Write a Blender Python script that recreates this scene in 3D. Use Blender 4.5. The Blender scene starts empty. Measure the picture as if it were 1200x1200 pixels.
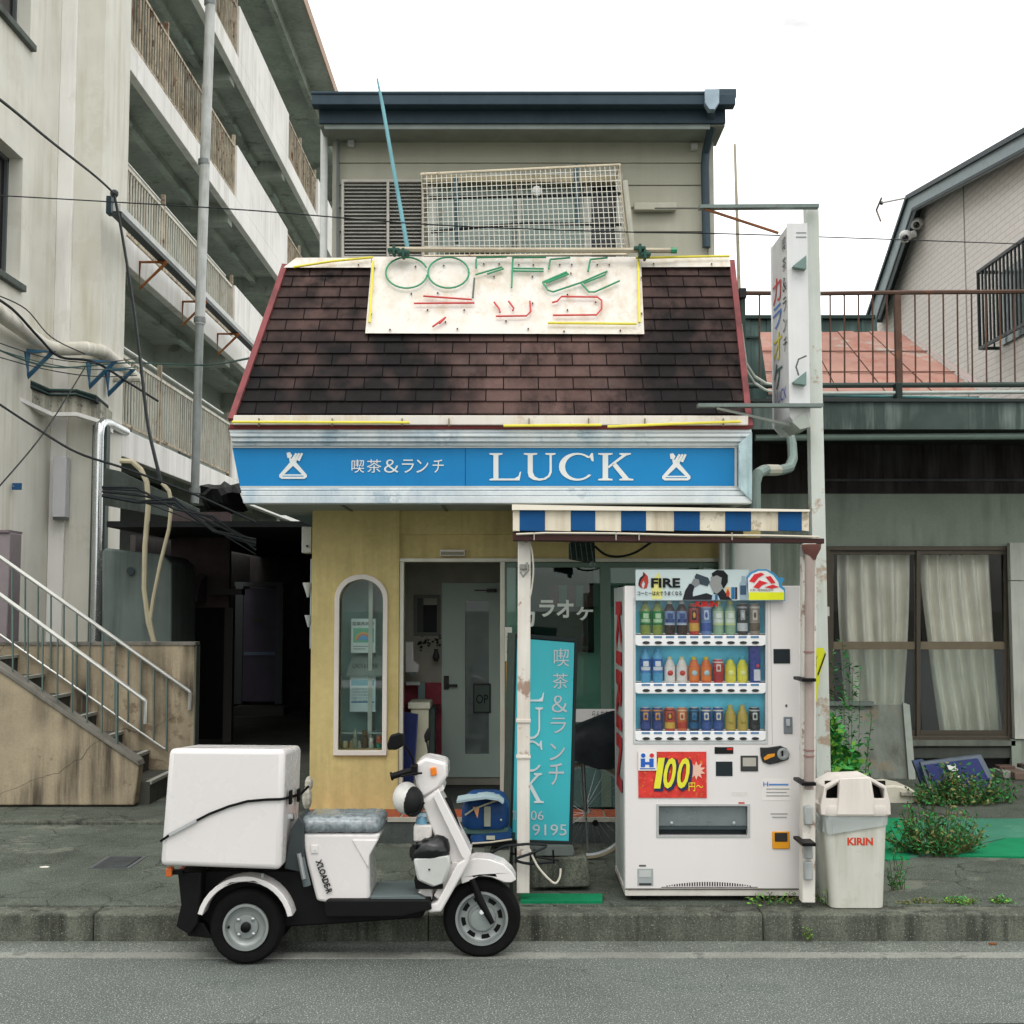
import bpy, math, random
from mathutils import Vector, Matrix
from mathutils.geometry import tessellate_polygon
rnd = random.Random(7)
C = bpy.context.scene.collection
S = bpy.context.scene
PI = math.pi
R_ = math.radians
# ---------------------------------------------------------------- camera
H, F, T = 1.8, 1500.0, math.atan(110 / 1500.0)
cd = bpy.data.cameras.new('camera'); cam = bpy.data.objects.new('camera', cd); C.objects.link(cam)
cam.location = (0, 0, H); cam.rotation_euler = (PI / 2 + T, 0, 0)
cd.sensor_width = 36; cd.lens = 36 * F / 1200; cd.clip_start = .05; cd.clip_end = 2000
S.camera = cam
# ---------------------------------------------------------------- sky and sun
w = bpy.data.worlds.new('World'); S.world = w; w.use_nodes = True
nt = w.node_tree; bgn = nt.nodes['Background']
SUN_E, SUN_A = R_(56), R_(150)
sky = nt.nodes.new('ShaderNodeTexSky'); sky.sky_type = 'NISHITA'; sky.sun_disc = False
sky.sun_elevation = SUN_E; sky.sun_rotation = SUN_A
tc = nt.nodes.new('ShaderNodeTexCoord')
mp = nt.nodes.new('ShaderNodeMapping'); mp.inputs['Scale'].default_value = (1.0, 1.0, 2.6)
nz = nt.nodes.new('ShaderNodeTexNoise'); nz.inputs['Scale'].default_value = 1.7; nz.inputs['Detail'].default_value = 7
nz.inputs['Roughness'].default_value = .55
rp = nt.nodes.new('ShaderNodeValToRGB')
rp.color_ramp.elements[0].position = .44; rp.color_ramp.elements[0].color = (8.3, 8.2, 8.0, 1)
rp.color_ramp.elements[1].position = .58; rp.color_ramp.elements[1].color = (22.0, 22.3, 21.8, 1)
mx = nt.nodes.new('ShaderNodeMix'); mx.data_type = 'RGBA'; mx.inputs[0].default_value = .93
L = nt.links.new
L(tc.outputs['Generated'], mp.inputs[0]); L(mp.outputs[0], nz.inputs['Vector']); L(nz.outputs['Fac'], rp.inputs[0])
# overcast sky: brightest overhead, one third of that at the horizon
sp_ = nt.nodes.new('ShaderNodeSeparateXYZ'); L(tc.outputs['Generated'], sp_.inputs[0])
gr_ = nt.nodes.new('ShaderNodeMapRange'); gr_.inputs['From Min'].default_value = 0; gr_.inputs['From Max'].default_value = 1
gr_.inputs['To Min'].default_value = .40; gr_.inputs['To Max'].default_value = 1.0; L(sp_.outputs['Z'], gr_.inputs['Value'])
vm_ = nt.nodes.new('ShaderNodeVectorMath'); vm_.operation = 'SCALE'; L(rp.outputs[0], vm_.inputs[0]); L(gr_.outputs['Result'], vm_.inputs['Scale'])
L(sky.outputs[0], mx.inputs[6]); L(vm_.outputs[0], mx.inputs[7]); L(mx.outputs[2], bgn.inputs[0])
bgn.inputs[1].default_value = .118
sd = bpy.data.lights.new('sun', 'SUN'); sd.energy = .5; sd.angle = R_(26); sd.color = (1, .93, .88)
sun = bpy.data.objects.new('sun', sd); C.objects.link(sun)
# sun stands behind the camera, high up, seen from the shop
az = R_(-90)   # direction to the sun in plan, from +X
dv = Vector((math.cos(az) * math.cos(SUN_E), math.sin(az) * math.cos(SUN_E), math.sin(SUN_E)))
sun.rotation_euler = dv.to_track_quat('Z', 'Y').to_euler(); sun.location = (3, -6, 12)
sky.sun_rotation = PI / 2 - az
S.view_settings.view_transform = 'Standard'; S.view_settings.look = 'None'
S.view_settings.exposure = 0.58; S.view_settings.gamma = 1; S.view_settings.use_curve_mapping = False
# ---------------------------------------------------------------- helpers
cT, sT = math.cos(T), math.sin(T)
def ray(px, py):
    u, v = (px - 600) / F, (600 - py) / F
    return Vector((u, cT - sT * v, sT + cT * v))
def P(px, py, Y):
    """the point that a pixel of the photograph shows on the upright plane y=Y"""
    r = ray(px, py); s = Y / r.y
    return (r.x * s, H + r.z * s)
def P3(px, py, Y):
    x, z = P(px, py, Y); return (x, Y, z)
def G(px, py, z):
    r = ray(px, py); s = (z - H) / r.z
    return (r.x * s, r.y * s)
def PX(px, py, X):
    r = ray(px, py); s = X / r.x
    return (X, r.y * s, H + r.z * s)
class MB:
    def __init__(s): s.v = []; s.f = []
    def add(s, vs, fs):
        o = len(s.v); s.v += [tuple(p) for p in vs]; s.f += [tuple(i + o for i in f) for f in fs]; return s
    def box(s, x0, x1, y0, y1, z0, z1):
        if x0 > x1: x0, x1 = x1, x0
        if y0 > y1: y0, y1 = y1, y0
        if z0 > z1: z0, z1 = z1, z0
        return s.add([(x0,y0,z0),(x1,y0,z0),(x1,y1,z0),(x0,y1,z0),(x0,y0,z1),(x1,y0,z1),(x1,y1,z1),(x0,y1,z1)],
                     [(0,3,2,1),(4,5,6,7),(0,1,5,4),(1,2,6,5),(2,3,7,6),(3,0,4,7)])
    def pb(s, a, b, c, d, Y0, Y1):
        m = (c + d) / 2; x0 = P(a, m, Y0)[0]; x1 = P(b, m, Y0)[0]; n = (a + b) / 2
        return s.box(x0, x1, Y0, Y1, P(n, d, Y0)[1], P(n, c, Y0)[1])
    def prism(s, poly, c0, c1, axis='y', holes=()):
        f = {'y': lambda p, c: (p[0], c, p[1]), 'x': lambda p, c: (c, p[0], p[1]), 'z': lambda p, c: (p[0], p[1], c)}[axis]
        if c0 > c1: c0, c1 = c1, c0
        rings = [list(poly)] + [list(h) for h in holes]
        def area(r): return sum(r[i][0]*r[(i+1) % len(r)][1] - r[(i+1) % len(r)][0]*r[i][1] for i in range(len(r)))
        flip = axis == 'y'
        for k, r in enumerate(rings):
            if (area(r) < 0) == (k == 0): r.reverse()
        allp = [p for r in rings for p in r]; n = len(allp)
        tri = tessellate_polygon([[Vector((p[0], p[1], 0)) for p in r] for r in rings]) if holes or len(poly) > 4 or True else None
        fs = []
        for t in tri:
            a, b, c = t
            ar = (allp[b][0]-allp[a][0])*(allp[c][1]-allp[a][1]) - (allp[c][0]-allp[a][0])*(allp[b][1]-allp[a][1])
            if ar < 0: b, c = c, b
            if flip: fs += [(a, b, c), (a + n, c + n, b + n)]
            else: fs += [(a, c, b), (a + n, b + n, c + n)]
        o = 0
        for r in rings:
            m = len(r)
            for i in range(m):
                j = (i + 1) % m
                q = (o + i, o + j, o + j + n, o + i + n)
                fs.append(tuple(reversed(q)) if flip else q)
            o += m
        return s.add([f(p, c0) for p in allp] + [f(p, c1) for p in allp], fs)
    def pp(s, pts, Y0, Y1, holes=()):
        return s.prism([P(a, b, Y0) for a, b in pts], Y0, Y1, 'y', [[P(a, b, Y0) for a, b in h] for h in holes])
    def cyl(s, p0, p1, r, n=12, r2=None):
        r2 = r if r2 is None else r2
        p0, p1 = Vector(p0), Vector(p1); d = (p1 - p0).normalized()
        a = d.orthogonal().normalized(); b = d.cross(a)
        vs = [p0 + (a*math.cos(2*PI*i/n) + b*math.sin(2*PI*i/n))*r for i in range(n)] + \
             [p1 + (a*math.cos(2*PI*i/n) + b*math.sin(2*PI*i/n))*r2 for i in range(n)]
        fs = [(i, (i+1) % n, (i+1) % n + n, i + n) for i in range(n)] + [tuple(range(n-1, -1, -1)), tuple(range(n, 2*n))]
        return s.add(vs, fs)
    def tube(s, pts, r, n=6, closed=False):
        pts = [Vector(p) for p in pts]; m = len(pts); vs = []; fs = []; a = None
        for i, p in enumerate(pts):
            q0 = pts[i-1] if (i or closed) else p; q1 = pts[(i+1) % m] if (i < m-1 or closed) else p
            d = (q1 - q0).normalized()
            if a is None: a = d.orthogonal().normalized()
            a = (a - d*a.dot(d)).normalized(); b = d.cross(a)
            rr = r[i] if isinstance(r, (list, tuple)) else r
            vs += [p + (a*math.cos(2*PI*k/n) + b*math.sin(2*PI*k/n))*rr for k in range(n)]
        for i in range(m if closed else m-1):
            j = (i+1) % m
            for k in range(n):
                l = (k+1) % n; fs.append((i*n+k, i*n+l, j*n+l, j*n+k))
        if not closed: fs += [tuple(range(n-1, -1, -1)), tuple((m-1)*n + k for k in range(n))]
        return s.add(vs, fs)
    def lathe(s, c, prof, n=16, axis='z', sx=1, sy=1, caps=3):
        vs = []; fs = []
        for r, h in prof:
            for k in range(n):
                a, b = r*math.cos(2*PI*k/n)*sx, r*math.sin(2*PI*k/n)*sy
                vs.append((c[0]+a, c[1]+b, c[2]+h) if axis == 'z' else (c[0]+a, c[1]+h, c[2]-b) if axis == 'y' else (c[0]+h, c[1]+a, c[2]+b))
        m = len(prof)
        for i in range(m-1):
            for k in range(n):
                l = (k+1) % n; fs.append((i*n+k, i*n+l, (i+1)*n+l, (i+1)*n+k))
        if caps & 1: fs.append(tuple(range(n-1, -1, -1)))
        if caps & 2: fs.append(tuple((m-1)*n + k for k in range(n)))
        return s.add(vs, fs)
    def ball(s, c, r, n=10, m=6):
        rx, ry, rz = r if isinstance(r, tuple) else (r, r, r)
        vs = [(c[0], c[1], c[2]-rz)]; fs = []
        for i in range(1, m):
            t = PI*i/m - PI/2
            vs += [(c[0]+rx*math.cos(t)*math.cos(2*PI*k/n), c[1]+ry*math.cos(t)*math.sin(2*PI*k/n), c[2]+rz*math.sin(t)) for k in range(n)]
        vs.append((c[0], c[1], c[2]+rz)); e = len(vs)-1
        for k in range(n):
            l = (k+1) % n; fs.append((0, 1+l, 1+k)); fs.append((e, 1+(m-2)*n+k, 1+(m-2)*n+l))
            for i in range(m-2): fs.append((1+i*n+k, 1+i*n+l, 1+(i+1)*n+l, 1+(i+1)*n+k))
        return s.add(vs, fs)
    def sweep(s, pts, w, t, up=(0, 0, 1)):  # flat band
        pts = [Vector(p) for p in pts]; vs = []; fs = []; m = len(pts)
        for i, p in enumerate(pts):
            d = (pts[min(i+1, m-1)] - pts[max(i-1, 0)]).normalized(); u = Vector(up); sdir = d.cross(u).normalized(); u = sdir.cross(d)
            for a, b in ((-1, -1), (1, -1), (1, 1), (-1, 1)): vs.append(p + u*a*w/2 + sdir*b*t/2)
        for i in range(m-1):
            for k in range(4):
                l = (k+1) % 4; fs.append((i*4+k, i*4+l, i*4+4+l, i*4+4+k))
        fs += [(3, 2, 1, 0), tuple((m-1)*4+k for k in range(4))]
        return s.add(vs, fs)
org = {}
def link(o, parent, loc):
    C.objects.link(o); org[o.name] = Vector(loc)
    if parent is not None:
        o.parent = parent; o.location = Vector(loc) - org[parent.name]
    else: o.location = loc
def tag(o, label=None, cat=None, group=None, kind=None):
    if label: o['label'] = label
    if cat: o['category'] = cat
    if group: o['group'] = group
    if kind: o['kind'] = kind
    return o
def thing(name, label, cat, loc=(0, 0, 0), group=None):
    o = bpy.data.objects.new(name, None); o.empty_display_size = .05
    link(o, None, loc); return tag(o, label, cat, group)
def mk(name, mb, m, parent=None, bev=0, label=None, kind=None, smooth=.6, seg=2):
    vs = mb.v; xs = [p[0] for p in vs]; ys = [p[1] for p in vs]; zs = [p[2] for p in vs]
    c = Vector(((min(xs)+max(xs))/2, (min(ys)+max(ys))/2, min(zs)))
    me = bpy.data.meshes.new(name); me.from_pydata([(p[0]-c.x, p[1]-c.y, p[2]-c.z) for p in vs], [], mb.f); me.update()
    me.materials.append(m)
    o = bpy.data.objects.new(name, me); link(o, parent, c)
    if smooth:
        me.polygons.foreach_set('use_smooth', [True]*len(me.polygons)); me.set_sharp_from_angle(angle=smooth)
    if bev:
        b = o.modifiers.new('bevel', 'BEVEL'); b.width = bev; b.segments = seg; b.limit_method = 'ANGLE'; b.angle_limit = R_(35)
        b.harden_normals = False
    return tag(o, label, None, None, kind)
def solo(name, mb, m, label, cat, group=None, bev=0, smooth=.6):
    o = mk(name, mb, m, None, bev, smooth=smooth); return tag(o, label, cat, group)
def struct(name, mb, m, parent=None, bev=0, smooth=.6):
    return mk(name, mb, m, parent, bev, kind='structure' if parent is None else None, smooth=smooth)
def again(o, parent, dx=0, dy=0, dz=0):
    """another piece sharing the mesh of o"""
    c = o.copy(); link(c, parent, org[o.name] + Vector((dx, dy, dz))); return c
_tc = {}
def textmb(body, lo, U, V, wid, hei, ext=.002, shear=0, vert=False, bold=0):
    """lettering fitted to a box: lo = lower left corner, U and V unit directions, wid and hei metres"""
    mb = MB()
    key = (body, vert, bold)
    if key not in _tc:
        cu = bpy.data.curves.new('text', 'FONT'); cu.body = '\n'.join(body) if vert else body; cu.size = 1; cu.resolution_u = 3; cu.offset = bold
        if vert: cu.align_x = 'CENTER'
        ob = bpy.data.objects.new('text', cu); C.objects.link(ob)
        dg = bpy.context.evaluated_depsgraph_get(); me = bpy.data.meshes.new_from_object(ob.evaluated_get(dg))
        _tc[key] = ([tuple(v.co) for v in me.vertices], [tuple(p.vertices) for p in me.polygons])
        bpy.data.objects.remove(ob); bpy.data.curves.remove(cu); bpy.data.meshes.remove(me)
    vs, fs = _tc[key]
    if not vs: return mb
    x0 = min(v[0] for v in vs); x1 = max(v[0] for v in vs); y0 = min(v[1] for v in vs); y1 = max(v[1] for v in vs)
    lo, U, V = Vector(lo), Vector(U), Vector(V); N = U.cross(V)
    def q(v, e):
        a = (v[0]-x0)/(x1-x0 or 1)*wid; b = (v[1]-y0)/(y1-y0 or 1)*hei
        return lo + U*(a + shear*b) + V*b + N*e
    n = len(vs)
    mb.add([q(v, ext) for v in vs], fs)
    return mb
def ptext(body, a, b, c, d, Y, name, m, parent, vert=False, shear=0, ext=.002, label=None, bold=0):
    mid = (c + d)/2; x0 = P(a, mid, Y)[0]; x1 = P(b, mid, Y)[0]; z0 = P((a+b)/2, d, Y)[1]; z1 = P((a+b)/2, c, Y)[1]
    mb = textmb(body, (x0, Y, z0), (1, 0, 0), (0, 0, 1), x1-x0, z1-z0, ext, shear, vert, bold)
    return mk(name, mb, m, parent, smooth=0, label=label)
# ---------------------------------------------------------------- materials
def lin(c):
    if isinstance(c, str):
        c = [int(c[i:i+2], 16)/255 for i in (0, 2, 4)]
        c = [x/12.92 if x < .04045 else ((x+.055)/1.055)**2.4 for x in c]
    return tuple(c) + (1,)
_mc = {}
def mat(name, col, rough=.6, metal=0, var=.12, scale=6, streak=0, scol='2a2a26', sscale=1.0, patch=0, pcol='6a3a20', pscale=9, bump=.15, bscale=90, obvar=0, spec=None, grain=0, coat=0, crack=None, speck=None):
    if name in _mc: return _mc[name]
    m = bpy.data.materials.new(name); m.use_nodes = True; n = m.node_tree.nodes; l = m.node_tree.links.new
    b = n['Principled BSDF']; b.inputs['Roughness'].default_value = rough; b.inputs['Metallic'].default_value = metal
    b.inputs['Specular IOR Level'].default_value = spec if spec is not None else (.5 if rough < .4 or metal > .1 else .18); b.inputs['Coat Weight'].default_value = coat
    g = n.new('ShaderNodeNewGeometry'); col = lin(col)
    def noise(sc, det=4, vec=None, rg=.6):
        t = n.new('ShaderNodeTexNoise'); t.inputs['Scale'].default_value = sc; t.inputs['Detail'].default_value = det
        t.inputs['Roughness'].default_value = rg
        l(vec or g.outputs['Position'], t.inputs['Vector']); return t.outputs['Fac']
    def mixc(f, a, c2, typ='MIX'):
        x = n.new('ShaderNodeMix'); x.data_type = 'RGBA'; x.blend_type = typ
        for i, v in ((0, f), (6, a), (7, c2)):
            if hasattr(v, 'is_output'): l(v, x.inputs[i])
            else: x.inputs[i].default_value = v
        return x.outputs[2]
    def ramp(f, a, c2):
        x = n.new('ShaderNodeMapRange'); x.inputs['From Min'].default_value = a; x.inputs['From Max'].default_value = c2
        l(f, x.inputs['Value']); return x.outputs['Result']
    def math_(op, a, c2):
        x = n.new('ShaderNodeMath'); x.operation = op
        for i, v in ((0, a), (1, c2)):
            if hasattr(v, 'is_output'): l(v, x.inputs[i])
            else: x.inputs[i].default_value = v
        return x.outputs[0]
    lo = tuple(c*(1-var) for c in col[:3]) + (1,); hi = tuple(min(1, c*(1+var)) for c in col[:3]) + (1,)
    cur = mixc(ramp(noise(scale), .3, .7), lo, hi)
    if grain:
        gn = ramp(noise(bscale*1.7, 2, None, .8), .32, .68)
        cur = mixc(gn, mixc(1.0, cur, tuple([1-grain]*3)+(1,), 'MULTIPLY'), mixc(1.0, cur, tuple([1+grain]*3)+(1,), 'MULTIPLY'))
    if obvar:
        oi = n.new('ShaderNodeObjectInfo'); f = ramp(oi.outputs['Random'], 0, 1)
        cur = mixc(f, mixc(1.0, cur, tuple([1-obvar]*3)+(1,), 'MULTIPLY'), mixc(1.0, cur, tuple([1+obvar]*3)+(1,), 'MULTIPLY'))
    if streak:
        mpn = n.new('ShaderNodeMapping'); mpn.inputs['Scale'].default_value = (9*sscale, 9*sscale, .7*sscale)
        l(g.outputs['Position'], mpn.inputs[0])
        f = ramp(noise(1, 5, mpn.outputs[0], .65), .42, .64)
        f2 = ramp(noise(1.3*sscale, 2), .36, .56)
        f = math_('MULTIPLY', math_('MULTIPLY', f, f2), streak)
        cur = mixc(f, cur, lin(scol))
    if patch:
        f = math_('MULTIPLY', ramp(noise(pscale, 6, None, .7), .58, .635), patch)
        cur = mixc(f, cur, lin(pcol))
    crk = None
    if crack:
        sc, wd, cc = crack
        wn = n.new('ShaderNodeTexNoise'); wn.inputs['Scale'].default_value = sc*1.6; wn.inputs['Detail'].default_value = 5; l(g.outputs['Position'], wn.inputs['Vector'])
        va = n.new('ShaderNodeVectorMath'); va.operation = 'MULTIPLY_ADD'; l(wn.outputs['Color'], va.inputs[0]); va.inputs[1].default_value = (.5/sc,)*3; l(g.outputs['Position'], va.inputs[2])
        vo = n.new('ShaderNodeTexVoronoi'); vo.feature = 'DISTANCE_TO_EDGE'; vo.inputs['Scale'].default_value = sc; l(va.outputs[0], vo.inputs['Vector'])
        x = n.new('ShaderNodeMapRange'); x.inputs['From Min'].default_value = wd; x.inputs['From Max'].default_value = 0; l(vo.outputs['Distance'], x.inputs['Value'])
        crk = math_('MULTIPLY', x.outputs['Result'], ramp(noise(sc*.8, 3), .38, .54))
        cur = mixc(crk, cur, lin(cc))
    if speck:
        sc, th, cc = speck
        cur = mixc(ramp(noise(sc, 1), th, th+.06), cur, lin(cc))
    l(cur, b.inputs['Base Color'])
    rr = ramp(noise(scale*2.3, 3), .3, .7)
    x = n.new('ShaderNodeMapRange'); l(rr, x.inputs['Value']); x.inputs['To Min'].default_value = max(.02, rough-.08); x.inputs['To Max'].default_value = min(1, rough+.08)
    l(x.outputs['Result'], b.inputs['Roughness'])
    if bump:
        bn = n.new('ShaderNodeBump'); bn.inputs['Strength'].default_value = bump; bn.inputs['Distance'].default_value = .004
        l(noise(bscale, 5), bn.inputs['Height']); l(bn.outputs[0], b.inputs['Normal'])
    _mc[name] = m; return m
def glass(name, tint=(.9, .95, .93), rough=.0, refl=1.0, milky=0):
    if name in _mc: return _mc[name]
    m = bpy.data.materials.new(name); m.use_nodes = True; n = m.node_tree.nodes; l = m.node_tree.links.new
    n.remove(n['Principled BSDF']); out = n['Material Output']
    tr = n.new('ShaderNodeBsdfTransparent'); tr.inputs[0].default_value = tuple(tint)+(1,)
    gl = n.new('ShaderNodeBsdfGlossy'); gl.inputs['Roughness'].default_value = rough; gl.inputs[0].default_value = (1, 1, 1, 1)
    fr = n.new('ShaderNodeFresnel'); fr.inputs[0].default_value = 1.5
    ml = n.new('ShaderNodeMath'); ml.operation = 'MULTIPLY'; ml.inputs[1].default_value = refl; l(fr.outputs[0], ml.inputs[0])
    mx = n.new('ShaderNodeMixShader'); l(ml.outputs[0], mx.inputs[0]); l(tr.outputs[0], mx.inputs[1]); l(gl.outputs[0], mx.inputs[2])
    res = mx.outputs[0]
    if milky:
        df = n.new('ShaderNodeBsdfDiffuse'); df.inputs[0].default_value = (.75, .8, .8, 1)
        m2 = n.new('ShaderNodeMixShader'); m2.inputs[0].default_value = milky; l(res, m2.inputs[1]); l(df.outputs[0], m2.inputs[2]); res = m2.outputs[0]
    l(res, out.inputs[0]); _mc[name] = m; return m
def flat(col, rough=.5, **k):
    return mat('print_'+(col if isinstance(col, str) else '%.2f_%.2f_%.2f' % tuple(col)), col, rough, var=.04, scale=20, bump=0, **k)
WHITE = mat('white_paint', 'e4dfdc', .45, var=.04, bump=.03)
OFFW = mat('off_white_dirty', 'd8d2c4', .6, var=.06, streak=.5, scol='7a7060', patch=.3, pcol='8a5a38', pscale=14)
BLACK = mat('black_plastic', '0b0c0c', .5, var=.2, bump=.05, spec=.15)
RUBBER = mat('rubber', '0a0a0a', .8, var=.2, bump=.3)
CHROME = mat('bare_metal', 'b4b8b8', .3, .9, var=.1, bump=.05)
GALV = mat('galvanised_steel', '98a09e', .5, .4, var=.12, streak=.3, scol='6a6a60')
GLASS = glass('window_glass')
# ================================================================ ground
ASPH = mat('asphalt', '5b605c', .85, var=.18, scale=.9, grain=.55, bump=1.0, bscale=80, speck=(120, .615, 'b0b5ac'), patch=.5, pcol='48504c', pscale=.9, crack=(.6, .003, '434843'))
CONC = mat('pavement_concrete', '4a5048', .85, var=.35, scale=2.2, grain=.4, bump=.7, bscale=55, crack=(2.9, .024, '23251f'), patch=.55, pcol='75766a', pscale=2.4, speck=(120, .64, '98988a'))
KERB = mat('kerb_concrete', '5c5f55', .9, var=.25, scale=7, grain=.4, bump=1.0, bscale=45, streak=.95, scol='2c2e29', sscale=1.2, patch=.6, pcol='45473f', pscale=4, obvar=.07, speck=(140, .66, '8e8f82'))
GUTT = mat('gutter_concrete', '5f645e', .85, var=.25, scale=2, grain=.5, bump=.7, bscale=80, speck=(120, .62, 'a6a89d'))
LINE = mat('worn_edge_line', '7f817a', .85, var=.25, scale=3, grain=.35, bump=.6, bscale=70, patch=.95, pcol='686a65', pscale=6)
struct('ground', MB().box(-400, 400, -400, 400, -.3, -.06), mat('far_ground', '6e6e64', .9))
struct('road', MB().box(-60, 60, -30, 7.03, -.05, 0), ASPH)
struct('gutter_strip', MB().box(-60, 60, 6.80, 7.03, 0, .005), GUTT)
struct('road_edge_line', MB().box(-60, 60, 6.69, 6.795, 0, .0065), LINE)
struct('pavement', MB().box(-60, 60, 7.205, 70, -.05, .15), CONC)
kb = None
for i in range(-5, 6):
    x = 1.8*i + .45
    if kb is None: kb = struct('kerb_block', MB().box(x-.8985, x+.8985, 7.02, 7.205, -.05, .148), KERB, bev=.012); k0 = x
    else:
        c = again(kb, None, x - k0); c['kind'] = 'structure'
# low back kerb by the stairs, far left
struct('back_kerb', MB().box(-14, -2.05, 9.82, 9.95, .14, .175), KERB, bev=.01)
# repair patches and a tar seam in the road, cement smears on the pavement
RP = mat('asphalt_patch', '3c4340', .9, var=.2, scale=3, grain=.5, bump=1.0, bscale=80, speck=(120, .66, '90958c'))
rr0 = random.Random(12)
def blob(cx_, cy_, rx_, ry_, z, n_=22, jag=.18): return MB().prism([(cx_+rx_*math.cos(2*PI*i/n_)*(1+rr0.uniform(-jag, jag)), cy_+ry_*math.sin(2*PI*i/n_)*(1+rr0.uniform(-jag, jag))) for i in range(n_)], z-.004, z, 'z')
struct('tar_seam', MB().sweep([(-8, 5.62, .001), (-3, 5.60, .001), (-1.2, 5.66, .001), (.9, 5.63, .001), (3, 5.69, .001), (8, 5.66, .001)], .004, .018), mat('tar', '2c302e', .6), smooth=0)
# drain cover
dc = thing('drain_cover', 'dark rectangular metal drain cover set in the pavement in front of the stairs', 'drain cover', G(130, 1012, .15)+(.15,))
a, b = G(103, 1018, .15), G(172, 1004, .15)
mk('cover_plate', MB().box(a[0]+.03, b[0]-.03, a[1]+.02, b[1]-.02, .151, .156), mat('cast_iron', '33383a', .6, .3, var=.3, bump=.6, bscale=40), dc)
mk('rim', MB().prism([(a[0], a[1]), (b[0], a[1]), (b[0], b[1]), (a[0], b[1])], .1505, .1535, 'z', [[(a[0]+.025, a[1]+.015), (b[0]-.025, a[1]+.015), (b[0]-.025, b[1]-.015), (a[0]+.025, b[1]-.015)]]), mat('cast_iron_rim', '55595a', .6, .3), dc)
# small litter
for i, (px, py, c, nm) in enumerate([(52, 1017, 'd8d4c8', 'flattened scrap of white paper on the pavement at the far left'), (1163, 1107, '7a4a2a', 'dry brown leaf in the gutter at the far right'), (1115, 1099, '5a4a34', 'curled dark leaf against the kerb right of the bin')]):
    x, y = G(px, py, .15 if i == 0 else .006); z = .152 if i == 0 else .008; r = .03 if i == 0 else .022
    m = MB().prism([(x-r, y), (x-r*.3, y-r*.6), (x+r*.9, y-r*.4), (x+r, y+r*.3), (x, y+r*.7)], z, z+.006, 'z')
    solo('paper_scrap' if i == 0 else 'fallen_leaf', m, flat(c, .8), nm, 'litter' if i == 0 else 'leaf')
# ================================================================ cafe building
YW, YS = 9.4, 8.5
cafe = thing('cafe_building', 'two storey cafe with yellow plaster front, dark shingled mansard roof and blue sign band', 'building', (0, YW, .15))
PLAST = mat('yellow_plaster', 'c8b67e', .8, var=.12, scale=2.2, bump=.4, bscale=14, patch=.5, pcol='b2a268', pscale=2.6, streak=.3, scol='6a6040', grain=.05)
def arch(a, b, c, d, Y, n=14):
    """arched opening: px left, right, springing top, bottom"""
    x0, x1 = P(a, c, Y)[0], P(b, c, Y)[0]; r = (x1-x0)/2; cx = (x0+x1)/2; zt = P((a+b)/2, c, Y)[1] - r*.92; zb = P((a+b)/2, d, Y)[1]
    return [(x0, zb), (x1, zb)] + [(cx + r*math.cos(PI*i/n), zt + r*.92*math.sin(PI*i/n)) for i in range(n+1)]
hole = arch(398.5, 449.5, 679, 879, YW)
xl, xd = P(364, 800, YW)[0], P(467, 800, YW)[0]
zs, zt = .334, P(420, 596, YW)[1]
xr = P(893, 700, YW)[0]
mk('wall_pier', MB().prism([(xl, .15), (xd, .15), (xd, zt), (xl, zt)], YW, YW+.14, 'y', [hole]), PLAST, cafe)
zf = P(530, 655, YW)[1]
mk('lintel', MB().box(xd, xr, YW+.05, YW+.19, zf, zt), PLAST, cafe)
mk('lintel_edge', MB().box(xd, xr, YW+.02, YW+.05, P(530, 626, YW)[1], zt), PLAST, cafe)
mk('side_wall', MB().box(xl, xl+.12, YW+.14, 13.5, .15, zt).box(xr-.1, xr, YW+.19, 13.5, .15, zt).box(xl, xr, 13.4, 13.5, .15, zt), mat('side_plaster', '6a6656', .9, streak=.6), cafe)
af = MB().prism(arch(393, 455, 673, 885, YW), YW-.03, YW+.08, 'y', [arch(398.5, 449.5, 679, 879, YW)])
mk('arched_window_frame', af, mat('cream_frame', 'd6cfc6', .5, var=.05), cafe, bev=.004)
# showcase behind the arch
ax0, ax1 = P(394, 780, YW)[0], P(454, 780, YW)[0]; az0 = P(424, 880, YW)[1]; az1 = P(424, 670, YW)[1]
SHOW = mat('showcase_lining', '8fb0aa', .7, var=.1, scale=5)
mk('showcase', MB().box(ax0-.05, ax1+.05, YW+.42, YW+.44, az0-.05, az1+.05).box(ax0-.06, ax0-.03, YW+.145, YW+.44, az0-.05, az1+.05).box(ax1+.03, ax1+.06, YW+.145, YW+.44, az0-.05, az1+.05).box(ax0-.05, ax1+.05, YW+.145, YW+.42, az0-.03, az0-.001).box(ax0-.05, ax1+.05, YW+.145, YW+.42, az1+.03, az1+.05), SHOW, cafe)
mk('window_pane', MB().prism(hole, YW+.05, YW+.056), glass('showcase_glass', (.92, .97, .96), refl=.9), cafe, smooth=0)
yp = YW+.2
def poster(a, b, c, d, Y, name, label, cat, base, parts, m0=None):
    t = thing(name, label, cat, P3((a+b)/2, d, Y))
    mk('sheet', MB().pb(a, b, c, d, Y, Y+.002), m0 or flat(base, .6), t, smooth=0)
    for k, (nm, pa, pb_, pc, pd, col) in enumerate(parts):
        mk(nm, MB().pb(pa, pb_, pc, pd, Y-.002-.0012*k, Y-.0008-.0012*k), flat(col, .6), t, smooth=0)
    return t
t = poster(411.5, 440, 725, 765, yp, 'poster', 'small poster with a rainbow picture in the arched window', 'poster', 'dde6e4', [('picture', 414, 438, 736, 753, '7fc2a2'), ('caption', 414, 434, 757, 757.8, '8a9494'), ('caption', 414, 428, 760, 760.8, '8a9494')])
cx, cz = P(426, 748, yp)
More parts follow.
